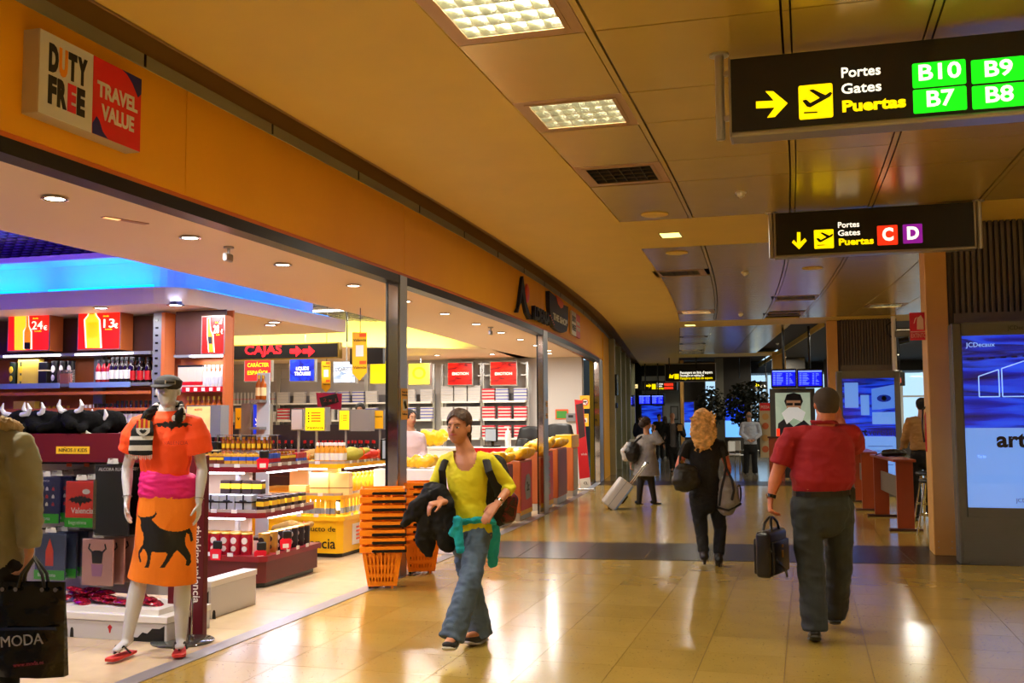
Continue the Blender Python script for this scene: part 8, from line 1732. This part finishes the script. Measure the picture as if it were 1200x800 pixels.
# ============================================================ BASKETS
M_bas = mat('orange_plastic', (252, 138, 10), .4, spec=.4)
def basket_proto():
    t = thing('shopping_basket', 'orange basket', 'shopping basket'); Hb = .40; hw0, hd0, hw1, hd1 = .135, .12, .195, .185
    # walls as a grid of cells with slots left open
    mb = MB(); nz = 26; nx = 20
    def P(side, u, v):
        w_ = hw0 + (hw1 - hw0) * v; d_ = hd0 + (hd1 - hd0) * v; z = .025 + (Hb - .025) * v; r_ = .03
        if side == 0: return (-w_ + 2 * w_ * u, -d_, z)
        if side == 1: return (w_, -d_ + 2 * d_ * u, z)
        if side == 2: return (w_ - 2 * w_ * u, d_, z)
        return (-w_, d_ - 2 * d_ * u, z)
    bands = [(3, 6), (8, 13), (14, 19), (20, 22)]
    for s_ in range(4):
        vs = [P(s_, i / nx, k / nz) for k in range(nz + 1) for i in range(nx + 1)]
        fs = []
        for k in range(nz):
            for i in range(nx):
                hole = any(a <= k < b for a, b in bands) and 2 <= i < nx - 2 and (i % 2 == 0)
                if (20 <= k < 22) and not (i % 4 == 2): hole = False
                if not hole: fs.append((k * (nx + 1) + i, k * (nx + 1) + i + 1, (k + 1) * (nx + 1) + i + 1, (k + 1) * (nx + 1) + i))
        mb.add(vs, fs)
    mb.add([P(0, 0, 0), P(0, 1, 0), P(2, 0, 0), P(2, 1, 0)], [(3, 2, 1, 0)])
    o = mb.build('basket_walls', M_bas, t); md = o.modifiers.new('s', 'SOLIDIFY'); md.thickness = .004
    mb = MB(); w_, d_ = hw1, hd1
    for (x0, x1, y0, y1) in ((-w_ - .015, w_ + .015, -d_ - .015, -d_), (-w_ - .015, w_ + .015, d_, d_ + .015), (-w_ - .015, -w_, -d_, d_), (w_, w_ + .015, -d_, d_)): mb.cbox(x0, x1, y0, y1, Hb - .055, Hb, .004)
    mb.build('rim', M_bas, t)
    mb = MB(); mb.cbox(-w_ + .10, w_ + .022, -d_ - .030, -d_ - .010, Hb - .056, Hb - .030, .006); mb.cbox(w_ + .010, w_ + .030, -d_ - .03, d_ - .03, Hb - .056, Hb - .030, .006); mb.build('handle', M_black, t, kind='stuff')
    return t, (hw0, hd0)
bt, _ = basket_proto()
wl = MB(); wl.cyl((-.13, -.10, .018), (-.108, -.10, .018), .018, n=14); whl = wl.build('wheel', M_black, bt, True)
for (x, y) in ((.09, -.09), (.09, .09), (-.1, .09)): mb = MB(); mb.cbox(x - .012, x + .012, y - .012, y + .012, 0, .03, .003); mb.build('foot', M_bas, bt)
freeze(bt)
nthb = ['bottom', 'second', 'third', 'fourth', 'fifth', 'sixth', 'seventh', 'top']
pb = onZ(447, 690); pc = onZ(489, 673)
for k in range(8): put(bt, (pb.x - .04, pb.y + .12, k * .076), math.radians(16 + 6), 'orange shopping basket with black handle, %s of the front stack by the near pillar' % nthb[k], 'orange baskets in the front stack')
for k in range(8): put(bt, (pc.x - .02, pc.y + .15, k * .076), math.radians(16 + 10), 'orange shopping basket with black handle, %s of the rear stack behind the jacket' % nthb[k], 'orange baskets in the rear stack')
# ============================================================ HIGH TABLES AND STOOLS
M_rwt = mat('red_brown_wood', (150, 66, 34), .3, var=.12, scale=6, aniso=(1, 1, .2))
def high_table(lab, near, far_, h):
    a = Vector(near); b = Vector(far_); r = thing('high_table', lab, 'table', (a.x, a.y, 0)); d_ = (b - a).normalized(); ang = math.atan2(d_.y, d_.x) - math.pi / 2; L = (b - a).length; r.rotation_euler = (0, 0, ang)
    for k, y in enumerate((0, L)):
        mb = MB(); mb.cbox(-.11, .11, y - .03, y + .03, .03, h - .03, .004); mb.build('leg', M_rwt, r); mb = MB(); mb.cbox(-.22, .22, y - .05, y + .05, 0, .035, .006); mb.build('foot', M_woodd, r)
    mb = MB(); mb.cbox(-.15, .15, -.06, L + .06, h - .035, h, .005); mb.build('table_top', M_rwt, r); mb = MB(); mb.cbox(-.012, .012, .03, L - .03, .42, .72, .003); mb.build('modesty_panel', mat('grey_panel', (110, 100, 90), .5), r)
    return r
high_table('red brown high table nearest the beige column, right of the man in red', (onZ(1062, 622).x, onZ(1062, 622).y, 0), (onZ(1034, 605).x, onZ(1034, 605).y, 0), .98)
high_table('red brown high table farther back, just right of the man in red', (onZ(1024, 600).x - .05, onZ(1024, 600).y + .3, 0), (onZ(1009, 588).x, onZ(1009, 588).y, 0), .98)
q = onY(1048, 531, 16.2); r = thing('table_bag', 'black soft bag lying on the nearest high table', 'bag', (q.x, 16.2, .98)); mb = MB(); ring_chain(mb, [((-.14, 0, .05), .06, .05), ((0, 0, .06), .09, .055), ((.14, 0, .05), .07, .045)], (0, 1, 0), 12); fuse('bag_body', mb, .014, M_leather, r, 2, wr=.01, wscale=15); mb = MB(); mb.tube([(-.14, 0, .06), (-.2, -.02, .05), (-.27, -.03, .02)], .008); mb.build('strap', M_leather, r)
def stool_proto():
    t = thing('bar_stool', 'stool', 'stool')
    mb = MB(); mb.lathe([(.16, 0), (.175, .02), (.17, .05), (.1, .06)], 20, (0, 0, .70)); mb.build('seat', M_leather, t, True)
    for k in range(4): a = k * 1.5708 + .78; mb = MB(); mb.cyl((.1 * math.cos(a), .1 * math.sin(a), .70), (.22 * math.cos(a), .22 * math.sin(a), 0), .013, n=8); mb.build('leg', M_chrome, t, True)
    mb = MB(); mb.tube([(.18 * math.cos(a), .18 * math.sin(a), .28) for a in np.linspace(0, 6.28, 20, endpoint=False)], .01, closed=True); mb.build('foot_ring', M_chrome, t, True); return freeze(t)
ST = stool_proto()
for (px, py, lab) in ((1079, 612, 'chrome legged bar stool between the near high table and the beige column'), (1071, 600, 'chrome legged bar stool behind the near high table'), (1084, 628, 'chrome legged bar stool partly behind the beige column')):
    p = onZ(px, py); put(ST, (p.x + .12, p.y, 0), random.random(), lab)
r = thing('side_table', 'dark low table behind the stools', 'table', (onZ(1082, 596).x + .3, onZ(1082, 596).y + .6, 0)); mb = MB(); mb.cbox(-.35, .35, -.3, .3, .72, .76, .005); mb.build('top', M_woodd, r)
for x in (-.3, .3): mb = MB(); mb.cyl((x, 0, 0), (x, 0, .72), .02, n=8); mb.build('leg', M_chrome, r, True)
# ============================================================ PLANTS, BANNER, FAR CAFE
M_leaf = mat('dark_leaf', (16, 26, 14), .45, var=.5, scale=6); M_trunk = mat('trunk', (50, 36, 24), .8)
def ficus(lab, px, y, ztop, rad, n, zc):
    x = Xy(px, y); r = thing('potted_tree', lab, 'potted plant', (x, y, 0)); rr_ = random.Random(px)
    mb = MB(); mb.lathe([(.22, 0), (.30, .5), (.32, .52), (.30, .55), (.27, .5)], 18); mb.build('pot', M_cab2, r, True)
    mb = MB(); mb.tube([(0, 0, .4), (.05, 0, 1.0), (-.03, .03, 1.6), (.02, 0, zc)], [.05, .04, .035, .02], 8)
    for k in range(7): a = rr_.uniform(0, 6.28); mb.tube([(0, 0, zc - .7 + k * .12), (rad * .4 * math.cos(a), rad * .4 * math.sin(a), zc - .3 + k * .1), (rad * .75 * math.cos(a), rad * .75 * math.sin(a), zc - .1 + k * .1)], [.022, .014, .006], 6)
    mb.build('trunk', M_trunk, r, True); mb = MB()
    for k in range(n):
        while True:
            v = Vector((rr_.uniform(-1, 1), rr_.uniform(-1, 1), rr_.uniform(-1, 1)))
            if .25 < v.length < 1: break
        p = Vector((v.x * rad, v.y * rad, zc + v.z * (ztop - zc))); d_ = Vector((rr_.uniform(-1, 1), rr_.uniform(-1, 1), rr_.uniform(-1, .3))).normalized(); s_ = d_.orthogonal().normalized(); L = rr_.uniform(.12, .2); w_ = L * .32
        mb.add([p, p + d_ * L * .5 + s_ * w_, p + d_ * L, p + d_ * L * .5 - s_ * w_ + UP * .01], [(0, 1, 2), (0, 2, 3)])
    mb.build('foliage', M_leaf, r, kind='stuff'); return r
ficus('tall dark leafy potted tree left of the balding man', 876, 33.0, 2.75, .72, 900, 2.0); ficus('smaller leafy potted tree behind the blonde curls', 833, 35.0, 2.6, .5, 420, 1.95)
r = thing('menu_banner', 'tall cream and red menu banner with food pictures right of the balding man', 'banner', (Xy(896, 29.5), 29.5, 0)); g = G(r, 29.5); g.rect(890.5, 903, 472, 536, mat('banner_cream', (190, 170, 130), .6), 'cloth', d=.03); g.rect(890.5, 903, 472, 481, M_redp, 'red_header', dy=.032); g.text('PIZZA', 892, 901.5, 477, 3, M_cream, .01, dy=.036)
for k, py in enumerate((488, 499, 513, 526)):
    g.poly([(893 + 4 * (1 + math.cos(a)), py + 4 * math.sin(a)) for a in np.linspace(0, 6.28, 10, endpoint=False)], mat('food_orange', (190, 90, 40), .5) if k % 2 else mat('food_tan', (200, 150, 80), .5), 'food_print', dy=.033)
r = thing('cafe_counter', 'brown wooden counter under the portrait poster cabinet', 'counter', (Xy(905, 26.3), 26.3, 0)); mb = MB(); mb.cbox(-.12, .25, 0, .4, 0, 1.05, .01); mb.build('counter_body', M_rwt, r); mb = MB(); mb.cbox(-.15, .28, -.03, .43, 1.05, 1.09, .005); mb.build('counter_top', M_woodd, r)
r = thing('hanging_box', 'small dark hanging box before the bright right window', 'hanging box', (Xy(1055, 30), 30, onY(1055, 452, 30).z)); mb = MB(); mb.cbox(-.14, .12, -.1, .1, 0, .38, .01); mb.build('box_body', M_black, r); mb = MB(); mb.cyl((.0, 0, .38), (0, 0, 3.86 - r.location.z), .012, n=6); mb.build('cord', M_black, r)  # dark hanging box that gives no light
mb = MB(); mb.box(-.1, .02, -.108, -.1, .08, .22); mb.build('red_display', mat('dim_red_display', (150, 60, 40), .5), r)
# chairs on the far left by the grey wall
def simple_chair(lab, x, y, rz):
    t = thing('cafe_chair', lab, 'chair', (x, y, 0), rz); mb = MB(); mb.cbox(-.2, .2, -.2, .2, .43, .46, .01); mb.build('seat', M_white, t); mb = MB(); mb.cbox(-.2, .2, .17, .2, .55, .85, .01); mb.build('backrest', M_white, t)
    for sx in (-.18, .18):
        for sy in (-.18, .18): mb = MB(); mb.cyl((sx, sy, 0), (sx, sy, .43 if sy < 0 else .85), .012, n=6); mb.build('leg', M_chrome, t, True)
simple_chair('pale cafe chair beyond the walkers on the left', Xy(745, 34.5), 34.5, .6); simple_chair('pale cafe chair left of the balding man', Xy(862, 31.5), 31.5, 1.1); simple_chair('pale cafe chair beside the one left of the balding man', Xy(856, 32.3), 32.3, -.4)
# cashier behind the till, mostly hidden
J = body_frame(13.6)
j = dict(head=J(481, 490, 0), neck=J(481, 505, 0), shL=J(494, 512, 0), shR=J(470, 512, 0), elL=J(497, 532, 0), wrL=J(492, 540, -.2), elR=J(468, 532, 0), wrR=J(474, 540, -.2), hipL=J(488, 560, 0), hipR=J(476, 560, 0), knL=J(488, 600, 0), anL=J(488, 629, 0), toeL=J(488, 632, -.15), knR=J(476, 600, 0), anR=J(476, 629, 0), toeR=J(476, 632, -.15))
cs, c = make_person('dark haired cashier in a pale blouse half hidden behind the near steel pillar', j, -DV + RV * .8, SK3, .013, 1.0, None, hands=dict(L=(-DV, -UP, -RV, .5), R=(-DV, -UP, RV, .5))); face_bits(cs, j['head'], -DV + RV * .8, c['base'])
top(cs, c, j, mat('pale_pink_blouse', (225, 200, 205), .8), .014, 1.8, hem=.05, vox=.014, wr=.005, name='blouse'); trousers(cs, c, j, M_blk, .014, .07, .014, 0)
for k in 'LR': shoe(cs, c, j['an' + k], j['toe' + k], M_leather, None, .045, up=.0)
H = j['head']; mb = MB(); ff = c['f']; ell_T(mb, H + UP * .035 - ff * .025, (.092, .098, .09), ff, 14, 10); ring_chain(mb, [(H - ff * .05, .09, .05), (H - ff * .06 - UP * .12, .085, .05), (H - ff * .05 - UP * .2, .06, .04)], RV, 12); fuse('hair', mb, .011, mat('black_hair', (22, 18, 16), .7), cs, 1, off=c['base'], wr=.006, wscale=30)
J = body_frame(17.6)
j = dict(head=J(422, 480, 0), neck=J(422, 492, 0), shL=J(434, 498, 0), shR=J(410, 498, 0), elL=J(437, 516, 0), wrL=J(432, 530, -.1), elR=J(407, 516, 0), wrR=J(412, 530, -.1), hipL=J(428, 535, 0), hipR=J(416, 535, 0), knL=J(428, 565, 0), anL=J(428, 590, 0), toeL=J(428, 593, -.15), knR=J(416, 565, 0), anR=J(416, 590, 0), toeR=J(416, 593, -.15))
cs, c = make_person('dark haired man whose head shows above the grey poster box', j, -DV, SK3, .015, 1.0, None, hands=dict(L=(-UP, RV, -DV, .3), R=(-UP, -RV, -DV, .3))); face_bits(cs, j['head'], -DV, c['base'])
top(cs, c, j, mat('navy_cloth', (26, 34, 70), .8), .014, 1.8, hem=.05, vox=.016, wr=.0, name='shirt'); trousers(cs, c, j, M_blk, .014, .07, .016, 0)
for k in 'LR': shoe(cs, c, j['an' + k], j['toe' + k], M_leather, None, .045, up=.0)
H = j['head']; mb = MB(); ell_T(mb, H + UP * .04 + DV * .02, (.09, .098, .085), -DV, 14, 10); fuse('hair', mb, .012, mat('black_hair', (22, 18, 16), .7), cs, 1, off=c['base'])
